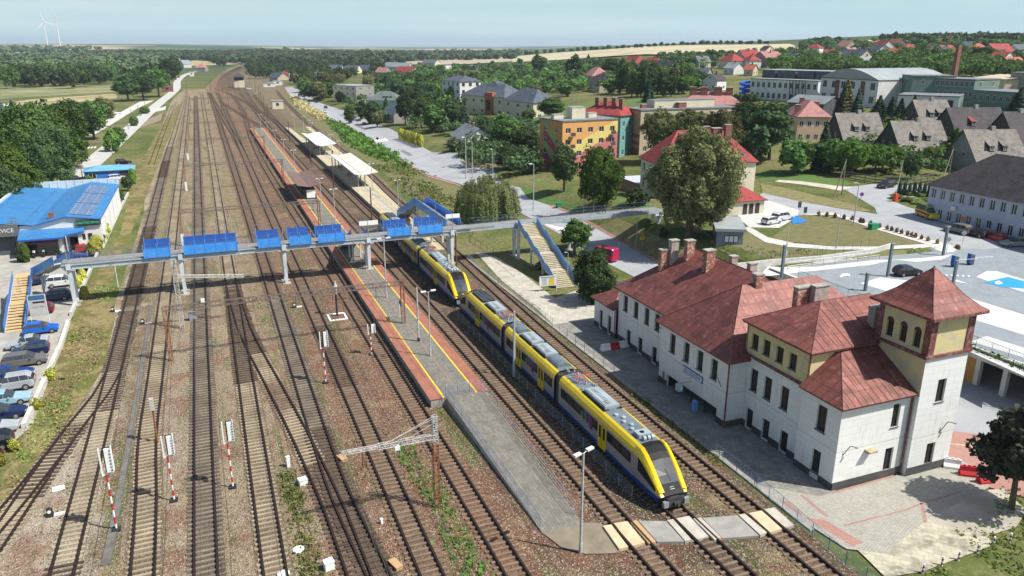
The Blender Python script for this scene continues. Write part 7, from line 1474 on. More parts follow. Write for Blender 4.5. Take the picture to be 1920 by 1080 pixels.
# ---------------------------------------------------------------- canopies
def canopy(lb,x0,x1,y0,y1,z,fold,mat,posts):
    t=T('platform_canopy',lb,'canopy',((x0+x1)/2,(y0+y1)/2,.9)); mb=MB()
    for a,b,za,zb in ((x0,fold,z+.5,z),(fold,x1,z,z+.6)):
        mb.quad((a,y0,za),(b,y0,zb),(b,y1,zb),(a,y1,za)); mb.quad((a,y1,za-.15),(b,y1,zb-.15),(b,y0,zb-.15),(a,y0,za-.15)); mb.quad((a,y0,za-.15),(b,y0,zb-.15),(b,y0,zb),(a,y0,za)); mb.quad((a,y1,za),(b,y1,zb),(b,y1,zb-.15),(a,y1,za-.15))
    mb.quad((x0,y0,z+.35),(x0,y0,z+.5),(x0,y1,z+.5),(x0,y1,z+.35)); mb.quad((x1,y0,z+.45),(x1,y1,z+.45),(x1,y1,z+.6),(x1,y0,z+.6)); mb.build('roof_sheet',mat,t,world=True)
    mb=MB(); mb.box(fold-.08,fold+.08,y0,y1,z+.0,z+.03); mb.build('gutter',DARK,t,world=True)
    n=posts
    for i in range(n):
        y=y0+1.5+(y1-y0-3)*i/(n-1)
        for x in (fold-.8,fold+.9): mb=MB(); mb.box(x-.12,x+.12,y-.12,y+.12,.9,z); mb.bar((x,y,z-.6),(x+(.9 if x>fold else -.9),y,z+.2),.08); mb.build('post',POSTG if mat is not CNB else RUSTD,t,world=True)
    for i in range(max(1,n//2)): y=y0+4+(y1-y0-8)*i/max(1,n//2-1) if n>3 else (y0+y1)/2; mb=MB(); mb.box(fold-.5,fold+.6,y-.9,y+.9,1.3,1.42,0); mb.box(fold,fold+.1,y-.9,y+.9,1.42,1.9,0); mb.box(fold-.4,fold-.3,y-.6,y+.6,.9,1.3,0); mb.box(fold+.4,fold+.5,y-.6,y+.6,.9,1.3,0); mb.build('bench',WOOD,t,world=True)
    return t
CNW=M('canopy_cream_sheet',(.66,.64,.56),(.58,.56,.48),.4,.6); CNB=M('canopy_brown_sheet',(.16,.09,.075),(.2,.12,.1),.5,.6)
canopy('farther white folded canopy on the second platform',32.2,38.6,250,287,4.0,34.3,M('canopy_white_sheet',(.72,.75,.74),(.64,.67,.66),.4,.6),7); canopy('nearer cream-white folded canopy on the second platform',32.8,38.8,188,226,4.0,34.8,CNW,7)
t=canopy('brown canopy with a glazed shelter on the red-edged platform',17.95,23.6,177,198,3.9,20.6,CNB,4)
mb=MB(); mb.box(19.3,22.0,178,183,.92,3.2,0); mb.build('shelter',DARK,t,world=True)
mb=MB(); mb.box(20.0,22.0,177.7,177.95,1.2,3.0); mb.build('notice_panel',SIGNW,t,world=True)
# ---------------------------------------------------------------- railings and fences along the tracks
fence('fence','thin grey railing between the front train and the next track','railing',[(28.35,45.6),(28.35,93)],0,1.15,2.15,[STEEL,STEEL],(1.,.8,.6,.4,.2),pr=.028,wr=.012)
def zr(x,y): return .1+(y-44)*.8/23
fence('ramp_railing','blue-grey railing on the left side of the paved ramp','railing',[(19.95,44.6),(19.55,66.8)],zr,1.1,2.2,[GALV,RAILB],(1.,.1),pr=.03,infill=.22)
fence('ramp_railing','grey railing on the right side of the paved ramp','railing',[(23.15,45.2),(23.45,66.8)],zr,1.1,2.2,[GALV,GALV],(1.,.7,.4,.1),pr=.03)
fence('platform_end_railing','low blue-grey railing across the near end of the red-edged platform','railing',[(19.5,67.2),(23.3,67.3)],.92,1.1,1.2,[RAILBL,RAILB],(1.,.1),pr=.03,infill=.18)
fence('fence','grey mesh fence with bicycles along the path beyond the station','fence',[(38.62,118),(38.62,79)],.1,1.15,2.2,[GALV,GALV],(1.,.08),pr=.03,infill=.3)
fence('fence','dark blue post-and-rail fence along the station platform','fence',[(38.62,79),(38.62,43.5)],.12,1.15,2.4,[RAILB,RAILB],(1.,.5,.08),pr=.035,infill=.4)
fence('fence','bright blue barred fence beside the red and grey paving in the corner','fence',[(38.62,43.3),(38.5,40),(38.0,33),(37.8,22)],.1,1.1,2.0,[RAILBL,RAILB],(1.,.08),pr=.035,infill=.14)
fence('fence','dark wooden fence behind the yard of the grey barracks houses','fence',[G2(1585,335)[:2],G2(1640,345)[:2],G2(1700,348)[:2],G2(1750,340)[:2]],h,1.6,2.5,[WTB,WTB],(1.,.6,.2),pr=.08,wr=.12)
fence('fence','rusty mesh fence below the footbridge beside the willow','fence',[G(905,400),G(880,455),G(925,478)],0,1.3,2.5,[RUSTD,RUSTD],(1.,.1),pr=.04)
# ---------------------------------------------------------------- catenary masts, gantries and wires
def mast(mb,x,y,z0,z1,w=.34,m=0): mb.lattice((x,y,z0),(x,y,z1),w,w,max(6,int((z1-z0)/.5)),.05,m)
t=T('catenary_mast','rusty lattice mast with a pale lattice arm reaching left over two tracks','catenary mast',(13.66,50.34,0)); mb=MB(); mast(mb,13.66,50.34,0,5.6,.38); mb.build('mast',RUST,t,world=True); mb=MB(); mast(mb,13.66,50.34,5.6,7.9,.36); mb.build('mast_head',LATW,t,world=True)
mb=MB(); mb.lattice((13.5,50.34,6.2),(9.3,50.34,6.2),.32,.36,10,.045); mb.lattice((9.3,50.34,6.2),(6.6,50.34,6.2),.26,.22,7,.04); mb.bar((13.66,50.2,7.8),(10.2,50.34,6.45),.04); mb.bar((13.66,50.5,7.8),(10.2,50.34,6.45),.04); mb.bar((13.66,50.2,7.4),(11.5,50.34,6.4),.03); mb.build('arm',LATW,t,world=True)
mb=MB(); mb.bar((8.1,50.3,6.0),(8.1,50.3,4.6),.04); mb.bar((8.35,50.3,6.0),(8.35,50.3,4.6),.04); mb.bar((8.1,50.3,4.7),(7.0,50.3,5.3),.03); mb.bar((12.6,50.3,5.0),(11.0,50.3,5.6),.03); mb.build('bracket',RUSTD,t,world=True)
mb=MB(); mb.box(10.5,10.9,50.1,50.5,5.7,6.0); mb.build('junction_box',SIGNW,t,world=True)
CAN=[]
GTY=M('dirty_gantry_steel',(.17,.14,.12),(.11,.08,.065),2,.8)
def gantry(lb,x0,x1,y,zt,zb0=0,zb1=0,tracks=(),m0=RUST,m1=RUST,mt=GTY,lower=None,posts=True):
    t=T('catenary_gantry',lb,'catenary gantry',((x0+x1)/2,y,0)); mb=MB(); mast(mb,x0,y,zb0,zt,.4); mb.build('mast',m0,t,world=True)
    if x1 is not None and posts: mb=MB(); mast(mb,x1,y,zb1,zt,.4); mb.build('mast',m1,t,world=True)
    n=int((x1-x0)/.9); mb=MB(); mb.lattice((x0,y,zt-.3),(x1,y,zt-.3),.46,.55,n,.055); mb.build('truss',mt,t,world=True)
    for x in tracks:
        mb=MB(); mb.bar((x+1.1,y,zt-.5),(x+1.1,y,zt-2.0),.05); mb.bar((x+1.1,y,zt-1.9),(x-.2,y,zt-1.3),.035); mb.bar((x+1.1,y,zt-.9),(x-.1,y,zt-.9),.03); mb.build('cantilever',RUSTD,t,world=True)
    if lower:
        mb=MB(); mb.box(x0-.25,x0+.25,y-.25,y+.25,0,lower); mb.build('mast_foot',SIGNW,t,world=True)
    return t
gantry('long dark lattice gantry spanning from the left tracks to the red-edged platform',-6.5,20.7,89.5,6.6,0,.9,(-3.3,1.1,6.7,11,16.3))
t=T('catenary_mast','white lattice mast with a right-hand arm close to the footbridge pier','catenary mast',(-5.5,100.6,0)); mb=MB(); mast(mb,-5.5,100.6,0,8.8,.5); mb.build('mast',LATW,t,world=True); mb=MB(); mb.lattice((-5.3,100.6,6.9),(2.6,100.6,6.1),.3,.3,14,.045); mb.build('arm',LATW,t,world=True)
mb=MB(); mb.box(-2.6,-2.2,89.3,89.7,6.65,7.0); mb.build('junction_box',SIGNW,t,world=True)
gantry('lattice gantry just beyond the footbridge reaching the red-edged platform',-5.9,18.4,146,6.6,0,.9,(-3.3,1.1,6.7,11,16.3),lower=2.2)
for y,lb,x1 in ((205,'dark lattice gantry beside the brown platform canopy',17.5),(262,'lattice gantry in front of the far platform half',17.4),(320,'lattice gantry at the far end of the red-edged platform',18),(385,'distant gantry beyond the platform ends',19),(470,'most distant gantry before the signal box',20)):
    gantry(lb,-5.9,x1,y,6.6,0,0,(-3.3,1.1,6.7,11),lower=2.2 if y<300 else None)
mpol=[(28.4,71,'pale concrete catenary pole standing left of the front train'),(33.3,107,'dark catenary pole right of the red-edged platform end'),(29.3,150.5,'dark catenary pole beside the rear train roof'),(28.9,196,'white-footed catenary pole opposite the brown canopy'),(29,240,'catenary pole opposite the nearer white canopy'),(29.2,300,'catenary pole near the second platform start'),(-10.4,69,'rust-topped signal post in the left trackbed')]
for i,(x,y,lb) in enumerate(mpol[:6]):
    t=T('catenary_pole',lb,'catenary pole',(x,y,0)); mb=MB(); mb.tube((0,0,0),(0,0,7.6),.16,.11,8); mb.build('pole',POSTG if i in(0,) else RUSTD,t); mb=MB(); mb.bar((0,0,6.3),(2.0,0,5.4),.035); mb.bar((0,0,5.2),(2.0,0,5.4),.03); mb.bar((0,0,6.9),(1.6,0,6.7),.03); mb.build('cantilever',RUSTD,t)
for i in range(16):
    t=T('catenary_pole','dark catenary pole in the distant station throat','catenary pole',(((28,380),(31,440),(34,500),(37,560),(9,420),(14,470),(4,520),(24,610),(40,640),(15,600),(52,720),(30,700),(60,800),(44,780),(-9,600),(8,680))[i][0],((28,380),(31,440),(34,500),(37,560),(9,420),(14,470),(4,520),(24,610),(40,640),(15,600),(52,720),(30,700),(60,800),(44,780),(-9,600),(8,680))[i][1],0),group='catenary poles of the station throat'); mb=MB(); mb.tube((0,0,0),(0,0,8.5),.16,.12,6); mb.build('pole',RUSTD,t); mb=MB(); mb.bar((0,0,7),(2.2,0,6.4),.05); mb.build('cantilever',RUSTD,t)
for x,lb in ((-7.9,'catenary wires over the third track from the left'),(-3.3,'catenary wires over the straight dark track'),(1.1,'catenary wires over the pale concrete track'),(6.7,'catenary wires over the track with the long points'),(11.0,'catenary wires over the rusty track by the white signals'),(16.3,'catenary wires beside the red-edged platform'),(30.65,'catenary wires above the two yellow trains'),(36.3,'catenary wires nearest the station')):
    t=T('catenary_wire',lb,'overhead wire',(x,60,0)); mb=MB()
    pts=[(x+(.25 if i%2 else -.25),y) for i,y in enumerate((8,50,90,146,205,262,320,385,470)) if not (x>30 and y<80)]
    for a,b in zip(pts[:-1],pts[1:]):
        xa=a[0]+(kx(a[1])-36.9 if x>35 and a[1]>93 else 0); xb=b[0]+(kx(b[1])-36.9 if x>35 and b[1]>93 else 0)
        if x>20 and b[1]<60: pass
        mb.tube((xa,a[1],5.2),(xb,b[1],5.2),.02,k=3)
        for k in range(8):
            f0,f1=k/8,(k+1)/8; s=lambda f:6.5-.7*4*f*(1-f)*.6
            mb.tube((xa+(xb-xa)*f0,a[1]+(b[1]-a[1])*f0,s(f0)),(xa+(xb-xa)*f1,a[1]+(b[1]-a[1])*f1,s(f1)),.016,k=3); mb.tube((xa+(xb-xa)*f0,a[1]+(b[1]-a[1])*f0,5.2),(xa+(xb-xa)*f0,a[1]+(b[1]-a[1])*f0,s(f0)),.007,k=3)
    mb.build('wire',M('wire_dark',(.08,.07,.06)) if 'wire_dark' not in bpy.data.materials else bpy.data.materials['wire_dark'],t,world=True)
# ---------------------------------------------------------------- signals
def signal(lb,x,y,hh,full=True):
    t=T('railway_signal',lb,'railway signal',(x,y,0),group='white light signals on striped posts')
    mb=MB(); n=8; hp=hh-2.2 if full else hh-1.6
    for i in range(n): mb.tube((0,0,hp*i/n),(0,0,hp*(i+1)/n),.07,k=8,m=i%2)
    mb.box(-.28,.28,-.28,.28,0,.22,2); mb.build('striped_post',[SIGNW,RED,BLACK],t)
    mb=MB(); mb.box(.0,.50,-.02,.07,hp+.25,hh,1); mb.box(-.30,-.20,-.05,.05,hp-.05,hh,0); mb.box(.10,.44,-.2,-.03,hp+.28,hh-.05,0); mb.box(.44,.56,-.16,-.04,hp+.4,hh-.2,0); mb.box(-.22,.45,-.03,.03,hp,hp+.08,0); mb.bar((0,0,hp-.6),(.42,0,hp+.3),.03,0); mb.box(.52,.56,-.3,.3,hp+.25,hh,0)
    for i in range(7): mb.box(.44,.58,-.3,-.26,hp+.3+i*.26,hp+.34+i*.26,0)
    mb.build('signal_head',[SIGNW,BLACK],t)
    return t
sg=[('white railway signal on a red-banded post, leftmost and nearest of the five',-9.45,56.2,6.9),('white railway signal second from the left, by the pale track',-5.54,58.8,5.8),('white railway signal third from the left, between two straight tracks',-1.12,59.1,6.0),('white railway signal with thin striped mast left of the cable posts',9.03,76.9,5.9),('white railway signal closest to the red-edged platform',15.2,82.9,3.4+.4)]
S0=Kind(signal(*sg[0][:1],0,0,6.9))
for lb,x,y,hh in sg: S0.put((x,y,0),0,lb,(1,1,hh/6.9))
t=T('steam_column','old pale-topped water crane column standing in a white painted square','water crane',(13.7,98,0)); mb=MB(); mb.tube((0,0,0),(0,0,3),.13,k=8,m=1); mb.lathe((0,0,3),[(.14,0),(.24,.2),(.2,.9),(.3,1.1),(.14,1.5),(.05,1.9)],10); mb.build('column',[LATW,BLACK],t); mb=MB(); mb.bar((0,0,3.4),(.8,-.5,2.0),.06); mb.bar((.8,-.5,2.0),(.85,-.5,.2),.05); mb.build('pipe',RUST,t)
mb=MB(); 
for a in ((-1.2,1.2,-1.4,-1.1),(-1.2,1.2,1.1,1.4),(-1.2,-.95,-1.1,1.1),(.95,1.2,-1.1,1.1)): mb.box(13.6+a[0],13.6+a[1],97.5+a[2],97.5+a[3],.0,.1)
struct('painted_square',mb,SIGNW)
mb=MB(); mb.tube((-7.2,69.5,0),(-7.15,69.5,3.3),.1,k=6,m=0); mb.box(-7.35,-7.0,69.3,69.7,3.3,4.4,1); mb.build('signal_back',[RUST,LATW]); 
o=bpy.data.objects['signal_back']; o.name='signal_post'; tag(o,'rusty post with a paint-flaked top beside the pale concrete track','signal post')
# small white things on the ballast
def thing_box(lb,px,s,name='relay_box',cat='relay box',m=SIGNW,rz=.2):
    x,y=G(*px); mb=MB(); mb.obox((0,0,0),s[0],s[1],s[2],0,0); mb.obox((0,0,s[2]),s[0]+.06,s[1]+.06,.05,0,0); o=mb.build(name,m); o.location=(x,y,0); o.rotation_euler=(0,0,rz); return tag(o,lb,cat)
thing_box('white square relay box on the green strip, upper of two',(568,908),(.65,.55,.5)); thing_box('white square relay box at the bottom edge of the picture',(617,1066),(.65,.55,.6)); thing_box('small white upright marker box beside the green strip',(541,875),(.28,.22,.95),'marker_post','marker'); thing_box('flat white plate lying beside the crossover tracks',(110,917),(.85,.7,.05),'plate','plate'); 
thing_box('beige point machine beside the long crossover',(642,862),(.55,1.0,.25),'point_machine','point machine',CRO,.3); thing_box('second beige point machine at the bottom of the crossover',(742,1062),(.5,1.1,.25),'point_machine','point machine',CRO,.3); thing_box('tiny red and white marker between the tracks',(716,982),(.16,.16,.4),'marker_post','marker',SIGNW); thing_box('grey cabinet at the foot of the white lattice mast',(362,600),(.9,.6,1.1),'cabinet','cabinet',STEEL)
x,y=G(560,1032); mb=MB(); mb.lathe((0,0,.0),[(.42,0),(.42,.12),(.3,.16)],18); o=tag(mb.build('cable_pit_lid',SIGNW),'white oval lid on the ballast near the bottom edge','lid'); o.location=(x,y,0)
x,y=G(532,1078); o2=o.copy(); COL.objects.link(o2); o2.location=(x,y,0); o2['label']='second white lid cut by the bottom edge of the picture'
for px,lb in (((95,968),'black lamp-like dwarf signal beside the crossover tracks'),((212,585),'small dwarf signal near the shadow of the footbridge'),((268,608),'low dwarf signal with white head between the left tracks'),((552,577),'dwarf signal with white lens left of the rusty gantry truss')):
    x,y=G(*px); t=T('dwarf_signal',lb,'dwarf signal',(x,y,0)); mb=MB(); mb.box(-.2,.2,-.2,.2,0,.3); mb.lathe((0,0,.3),[(.2,0),(.22,.35),(.1,.45)],10); mb.build('housing',BLACK,t); mb=MB(); mb.box(.25,1.0,-.15,.15,.02,.14); mb.tube((0,-.2,.5),(0,-.24,.5),.13,k=10); mb.build('lens',SIGNW,t)
# ---------------------------------------------------------------- lamps
def lamp_kind(hh,arms,name='lamp_post'):
    t=T(name,'lamp','lamp post'); mb=MB(); mb.tube((0,0,0),(0,0,.8),.13,.13,8); mb.tube((0,0,.8),(0,0,hh),.10,.07,8); mb.build('pole',POSTG,t)
    for a in arms:
        mb=MB(); mb.bar((0,0,hh),(a*.5,0,hh+.12),.03); mb.build('arm',STEEL,t); mb=MB(); mb.obox((a*.62,0,hh+.06),.62,.26,.14,0); mb.obox((a*.62,0,hh+.02),.5,.2,.04,0); mb.build('lamp_head',WHITE,t)
    return Kind(t)
LK=lamp_kind(8.,(-1,1)); L1=lamp_kind(8.,(1,))
LK.put((21.53,41.07,0),R(20),'tall double-headed lamp post in the foreground beside the ramp')
for x,y,s,lb in ((20.95,78,.95,'tall thin lamp post with a small plate near the platform end'),(21.0,100.5,1.05,'thin lamp post on the red-edged platform before the footbridge'),(21.9,149.5,.86,'double-headed lamp post just beyond the footbridge on the red-edged platform'),(21.2,163,.86,'next double-headed lamp post before the brown canopy'),(21.3,212,.86,'double-headed lamp post behind the brown canopy'),(21.3,238,.86,'double-headed lamp post halfway along the far platform'),(21.3,266,.86,'double-headed lamp post on the far half of the platform'),(21.3,296,.86,'double-headed lamp post near the far platform end'),(21.3,330,.86,'double-headed lamp post at the very end of the platform')): LK.put((x,y,.9),R(8),lb,s)
for x,y,s,lb in ((36.6,158,.8,'lamp post beside the stair of the second platform'),(36.2,183,.8,'lamp post at the near end of the cream canopy'),(36.6,232,.8,'lamp post between the two white canopies'),(37.0,250,.8,'lamp post beside the farther white canopy'),(36.5,292,.8,'first lamp post beyond the farther canopy'),(36.8,302,.8,'second lamp post beyond the farther canopy'),(37.2,322,.8,'third lamp post beyond the farther canopy'),(34.5,330,.8,'lamp post on the grass of the second platform')): LK.put((x,y,.9),R(8),lb,s)
mb_t=T('platform_mast','tall pale mast with a black and white base on the red-edged platform','mast',(20.87,82.8,.9)); mb=MB(); mb.tube((0,0,0),(0,0,6.7),.13,.1,8,0); mb.tube((0,0,0),(0,0,.5),.16,.16,8,1); mb.build('pole',[LATW,BLACK],mb_t)
for p,tp,lb in (((1192,470),407,'white street lamp on the grass bank in front of the kiosk'),((1000,395),308,'street lamp beside the willow at the footbridge'),((1094,405),346,'street lamp at the foot of the orange block lawn'),((1113,403),363,'second street lamp just right of the first'),((1075,465),430,'lamp standing between the stairs tree and the street'),((1064,528),474,'short grey lamp beside the footbridge stairs'),((1600,422),344,'curved grey street lamp by the purple sign'),((1568,466),400,'tall slim lamp on the mown lawn'),((1472,488),414,'white lamp at the disabled bay'),((874,336),258,'tall lamp on the traffic island'),((886,334),266,'thin pole on the traffic island'),((924,330),280,'street lamp right of the traffic island'),((793,311),297,'little sign-like lamp on the street verge'),((838,330),317,'thin post on the street pavement'),((1020,420),405,'small lamp below the orange lawn')):
    a,hh,_=by_px(p[0],p[1],tp,1); L1.put(a,random.uniform(2.6,3.6),lb,hh/8.)
WPOLE=M('weathered_timber_pole',(.28,.24,.19),(.2,.17,.14),1,.9)
def pole(lb,p,tp,x2=None,arms=True):
    a,hh,_=by_px(p[0],p[1],tp,1); t=T('utility_pole',lb,'utility pole',a); mb=MB(); mb.tube((0,0,-.3),(0,0,hh),.14,.09,7); 
    if x2: b=G2(*x2); mb.tube((b[0]-a[0],b[1]-a[1],b[2]-a[2]-.3),(0,0,hh*.96),.14,.09,7)
    mb.build('pole',WPOLE,t)
    if arms:
        for z in (.97,.9): mb=MB(); mb.bar((-.7,0,hh*z),(.7,0,hh*z),.04); mb.build('crossarm',RUSTD,t)
    return a,hh
P1,h1=pole('two-legged timber pole on the dry bank',(1578,366),298,(1563,370),False); P2,h2=pole('two-legged timber pole beside the clinic roof',(1778,333),277,(1766,338),False)
for p,tp,lb in (((211,290),253,'cross-armed pole beside the zebra crossing of the left road'),((241,243),214,'cross-armed pole on the left road verge'),((222,243),228,'thin cross-armed pole in the left road bushes'),((247,222),205,'cross-armed pole beyond the lay-by'),((260,213),197,'small cross-armed pole near the road bend'),((272,200),188,'farthest cross-armed pole along the left road'),((36,478),408,'cross-armed pole in front of the dark service garage'),((155,335),303,'cross-armed pole at the corner of the blue shed')): pole(lb,p,tp)
for p,tp,lb in (((57,470),440,'leaning white lamp pole beside the garage thujas'),((131,487),441,'white lamp pole at the left end of the footbridge'),((222,540),497,'thin white pole in the grass left of the first track')):
    a,hh,_=by_px(p[0],p[1],tp,1); t=T('lamp_pole',lb,'lamp post',a); mb=MB(); mb.tube((0,0,0),(0,0,hh),.06,.05,6); mb.build('pole',SIGNW,t); mb=MB(); mb.obox((0,0,hh),.16,.16,.12); mb.build('lamp_head',BLACK,t)
# square grey posts of the parking deck
for px,tp,lb in (((1664,518),457,'square grey lamp column with striped foot on the parking deck'),((1465,520),460,'square grey lamp column behind the main roof'),((1622,545),512,'square grey lamp column half hidden by the station roof'),((1786,536),489,'square grey lamp column right of the tower roof'),((1768,479),426,'square grey lamp column at the deck entrance')):
    x,y=G(px[0],px[1],4.0); lo,hi=0,12
    for _ in range(30):
        m_=(lo+hi)/2
        if proj(x,y,4+m_)[1]>tp: lo=m_
        else: hi=m_
    t=T('deck_lamp',lb,'lamp post',(x,y,4.0)); mb=MB(); mb.box(-.16,.16,-.16,.16,0,lo); mb.build('column',M('slate_post',(.13,.17,.19)) if 'slate_post' not in bpy.data.materials else bpy.data.materials['slate_post'],t); mb=MB(); mb.box(-.2,.55,-.12,.12,lo,lo+.08); mb.build('lamp_head',STEEL,t)
# overhead line between the two-legged poles
# ---------------------------------------------------------------- vehicles
CG=M('car_glass',(.03,.035,.04),(.05,.055,.06),.5,.08,spec=.8); TYRE=M('tyre',(.02,.02,.02)); HUB=M('wheel_hub',(.4,.4,.41),(.3,.3,.31),3,.35,.6); HL=M('headlight_glass',(.7,.72,.75)); TL=M('tail_light_red',(.45,.02,.02))
def cpaint(n,c): return M(n,c,tuple(x*.9 for x in c),.3,.28,.15,spec=.6)
PT={'blue':cpaint('paint_bright_blue',(.01,.13,.55)),'silver':cpaint('paint_silver',(.42,.45,.47)),'grey':cpaint('paint_warm_grey',(.16,.15,.14)),'navy':cpaint('paint_navy',(.012,.025,.09)),'dblue':cpaint('paint_dark_blue',(.01,.04,.22)),'lblue':cpaint('paint_ice_blue',(.33,.52,.62)),'black':cpaint('paint_black',(.012,.013,.016)),'red':cpaint('paint_red',(.42,.02,.02)),'dred':cpaint('paint_dark_red',(.17,.012,.03)),'white':cpaint('paint_white',(.72,.73,.74)),'green':cpaint('paint_grey_green',(.30,.34,.31)),'pink':cpaint('paint_crimson',(.5,.02,.09)),'yellow':cpaint('paint_ambulance_yellow',(.68,.62,.03))}
ST={'hatch':(3.9,1.64,[(0,.42,.62,.62),(.12,.3,.72,.72),(.95,.28,.86,.86),(1.15,.28,.92,.94),(1.85,.28,.95,1.42),(3.1,.28,.97,1.46),(3.6,.3,.98,1.3),(3.85,.34,.95,.97),(3.9,.4,.7,.72)]),
 'sedan':(4.5,1.72,[(0,.42,.6,.6),(.12,.3,.7,.7),(1.2,.28,.86,.86),(1.4,.28,.9,.92),(2.1,.28,.94,1.4),(3.0,.28,.95,1.41),(3.7,.28,.96,1.02),(4.3,.3,.94,.95),(4.45,.34,.85,.87),(4.5,.4,.6,.62)]),
 'wagon':(4.5,1.76,[(0,.42,.62,.62),(.12,.3,.74,.74),(1.0,.28,.9,.9),(1.2,.28,.95,.97),(1.95,.28,.99,1.5),(3.9,.28,1.02,1.52),(4.3,.3,1.02,1.25),(4.46,.34,.96,.98),(4.5,.4,.7,.72)]),
 'suv':(4.5,1.85,[(0,.45,.7,.7),(.12,.35,.88,.88),(1.1,.32,1.02,1.02),(1.3,.32,1.07,1.09),(1.95,.32,1.1,1.66),(3.8,.32,1.14,1.68),(4.25,.35,1.14,1.4),(4.45,.38,1.05,1.07),(4.5,.45,.8,.82)]),
 'van':(5.6,2.0,[(0,.45,.8,.8),(.1,.35,1.0,1.0),(.75,.32,1.2,1.2),(.85,.32,1.24,1.26),(1.5,.32,1.3,2.2),(1.9,.32,1.3,2.45),(5.4,.32,1.3,2.5),(5.55,.35,1.28,2.4),(5.6,.4,1.2,2.2)])}
def make_car(style,paint,name='parked_car'):
    L_,Wd,S_=ST[style]; t=T(name,'car','car'); hw=Wd/2; mb=MB(); k=10; n=0
    def sec(x,zb,zl,zt):
        e=.86 if x<.2 or x>L_-.15 else 1.; w=hw*e; wr=hw*(.80 if style!='van' else .92)*e if zt-zl>.08 else w*.94
        o=[(w*.96,zb),(w,zb+.12),(w,zl-.12),(w*.97,zl),(wr,zt-.04 if zt-zl>.08 else zt),(wr-.12,zt+.02)]
        return [(x-L_/2,-a,z) for a,z in o]+[(x-L_/2,a,z) for a,z in o[::-1]]
    R_=[sec(*s) for s in S_]; K=len(R_[0])
    for r in R_: mb.v+=r
    gl=MB()
    for j in range(len(R_)-1):
        up0=S_[j][3]-S_[j][2]>.08; up1=S_[j+1][3]-S_[j+1][2]>.08
        for i in range(K-1):
            a=j*K+i; s=i if i<K//2 else K-2-i; q=(a,a+1,a+K+1,a+K); glass=(s==3 and (up0 or up1)) or (s in(4,5) and up0!=up1)
            if style=='van' and s==3 and S_[j][0]>1.95: glass=False
            if glass: gl.f.append(q); gl.m.append(0)
            else: mb.f.append(q); mb.m.append(0)
    gl.v=list(mb.v)
    mb.f.append(tuple(range(K-1,-1,-1))); mb.m.append(0); mb.f.append(tuple((len(R_)-1)*K+i for i in range(K))); mb.m.append(0)
    mb.build('body',paint,t); g=gl.build('windows',CG,t)
    mb=MB()   # roof pillars
    for s in (-1,1):
        for fx in ((.5,.72,.9) if style!='van' else (.35,)):
            x=L_*fx-L_/2; zl=ip(L_*fx,[q[0] for q in S_],[q[2] for q in S_]); zt=ip(L_*fx,[q[0] for q in S_],[q[3] for q in S_]); mb.bar((x,s*hw*.975,zl-.02),(x-.05,s*hw*(.81 if style!='van' else .93),zt-.03),.035)
    mb.build('pillars',paint,t)
    for x in (L_*.19-L_/2,L_*.81-L_/2):
        for s in (-1,1):
            mb=MB(); r=.31 if style in('hatch','sedan','wagon') else .35; y0,y1=(s*(hw-.2),s*(hw+.012)); mb.tube((x,y0,r),(x,y1,r),r,k=16,m=0); w=mb.build('wheel',TYRE,t); mb=MB(); mb.tube((x,y1-s*.01,r),(x,y1+s*.012,r),r*.58,k=12); mb.build('rim',HUB,w)
    for s in (-1,1):
        z=S_[1][2]-.1; mb=MB(); mb.box(-L_/2+.03,-L_/2+.16,s*hw*.62-.16,s*hw*.62+.16,z-.07,z+.06); mb.build('headlight',HL,t); z=S_[-2][2]-.12 if style!='van' else 1.0; mb=MB(); mb.box(L_/2-.14,L_/2+.005,s*hw*.70-.13,s*hw*.70+.13,z-.16,z+.1); mb.build('tail_light',TL,t)
        z=S_[3][2]; mb=MB(); mb.obox((-L_/2+S_[4][0]-.35,s*(hw+.08),z),.16,.18,.13); mb.build('mirror',paint,t)
    mb=MB(); mb.box(-L_/2-.012,-L_/2+.02,-.26,.26,.38,.48); mb.build('number_plate',SIGNW,t); return t
CK={}
def car(style,col,loc,hd,lb,s=1.,name='parked_car',group=None,cat=None):
    "hd: heading in degrees, 0 = nose towards +x"
    k=(style,col)
    if k not in CK: CK[k]=Kind(make_car(style,PT[col],name))
    o=CK[k].put((loc[0],loc[1],loc[2] if len(loc)>2 else h(loc[0],loc[1])+.06),R(hd+180),lb,s,group); o['category']=cat or ('van' if style=='van' else 'car'); return o
gp='cars parked nose to tail with the low concrete wall'
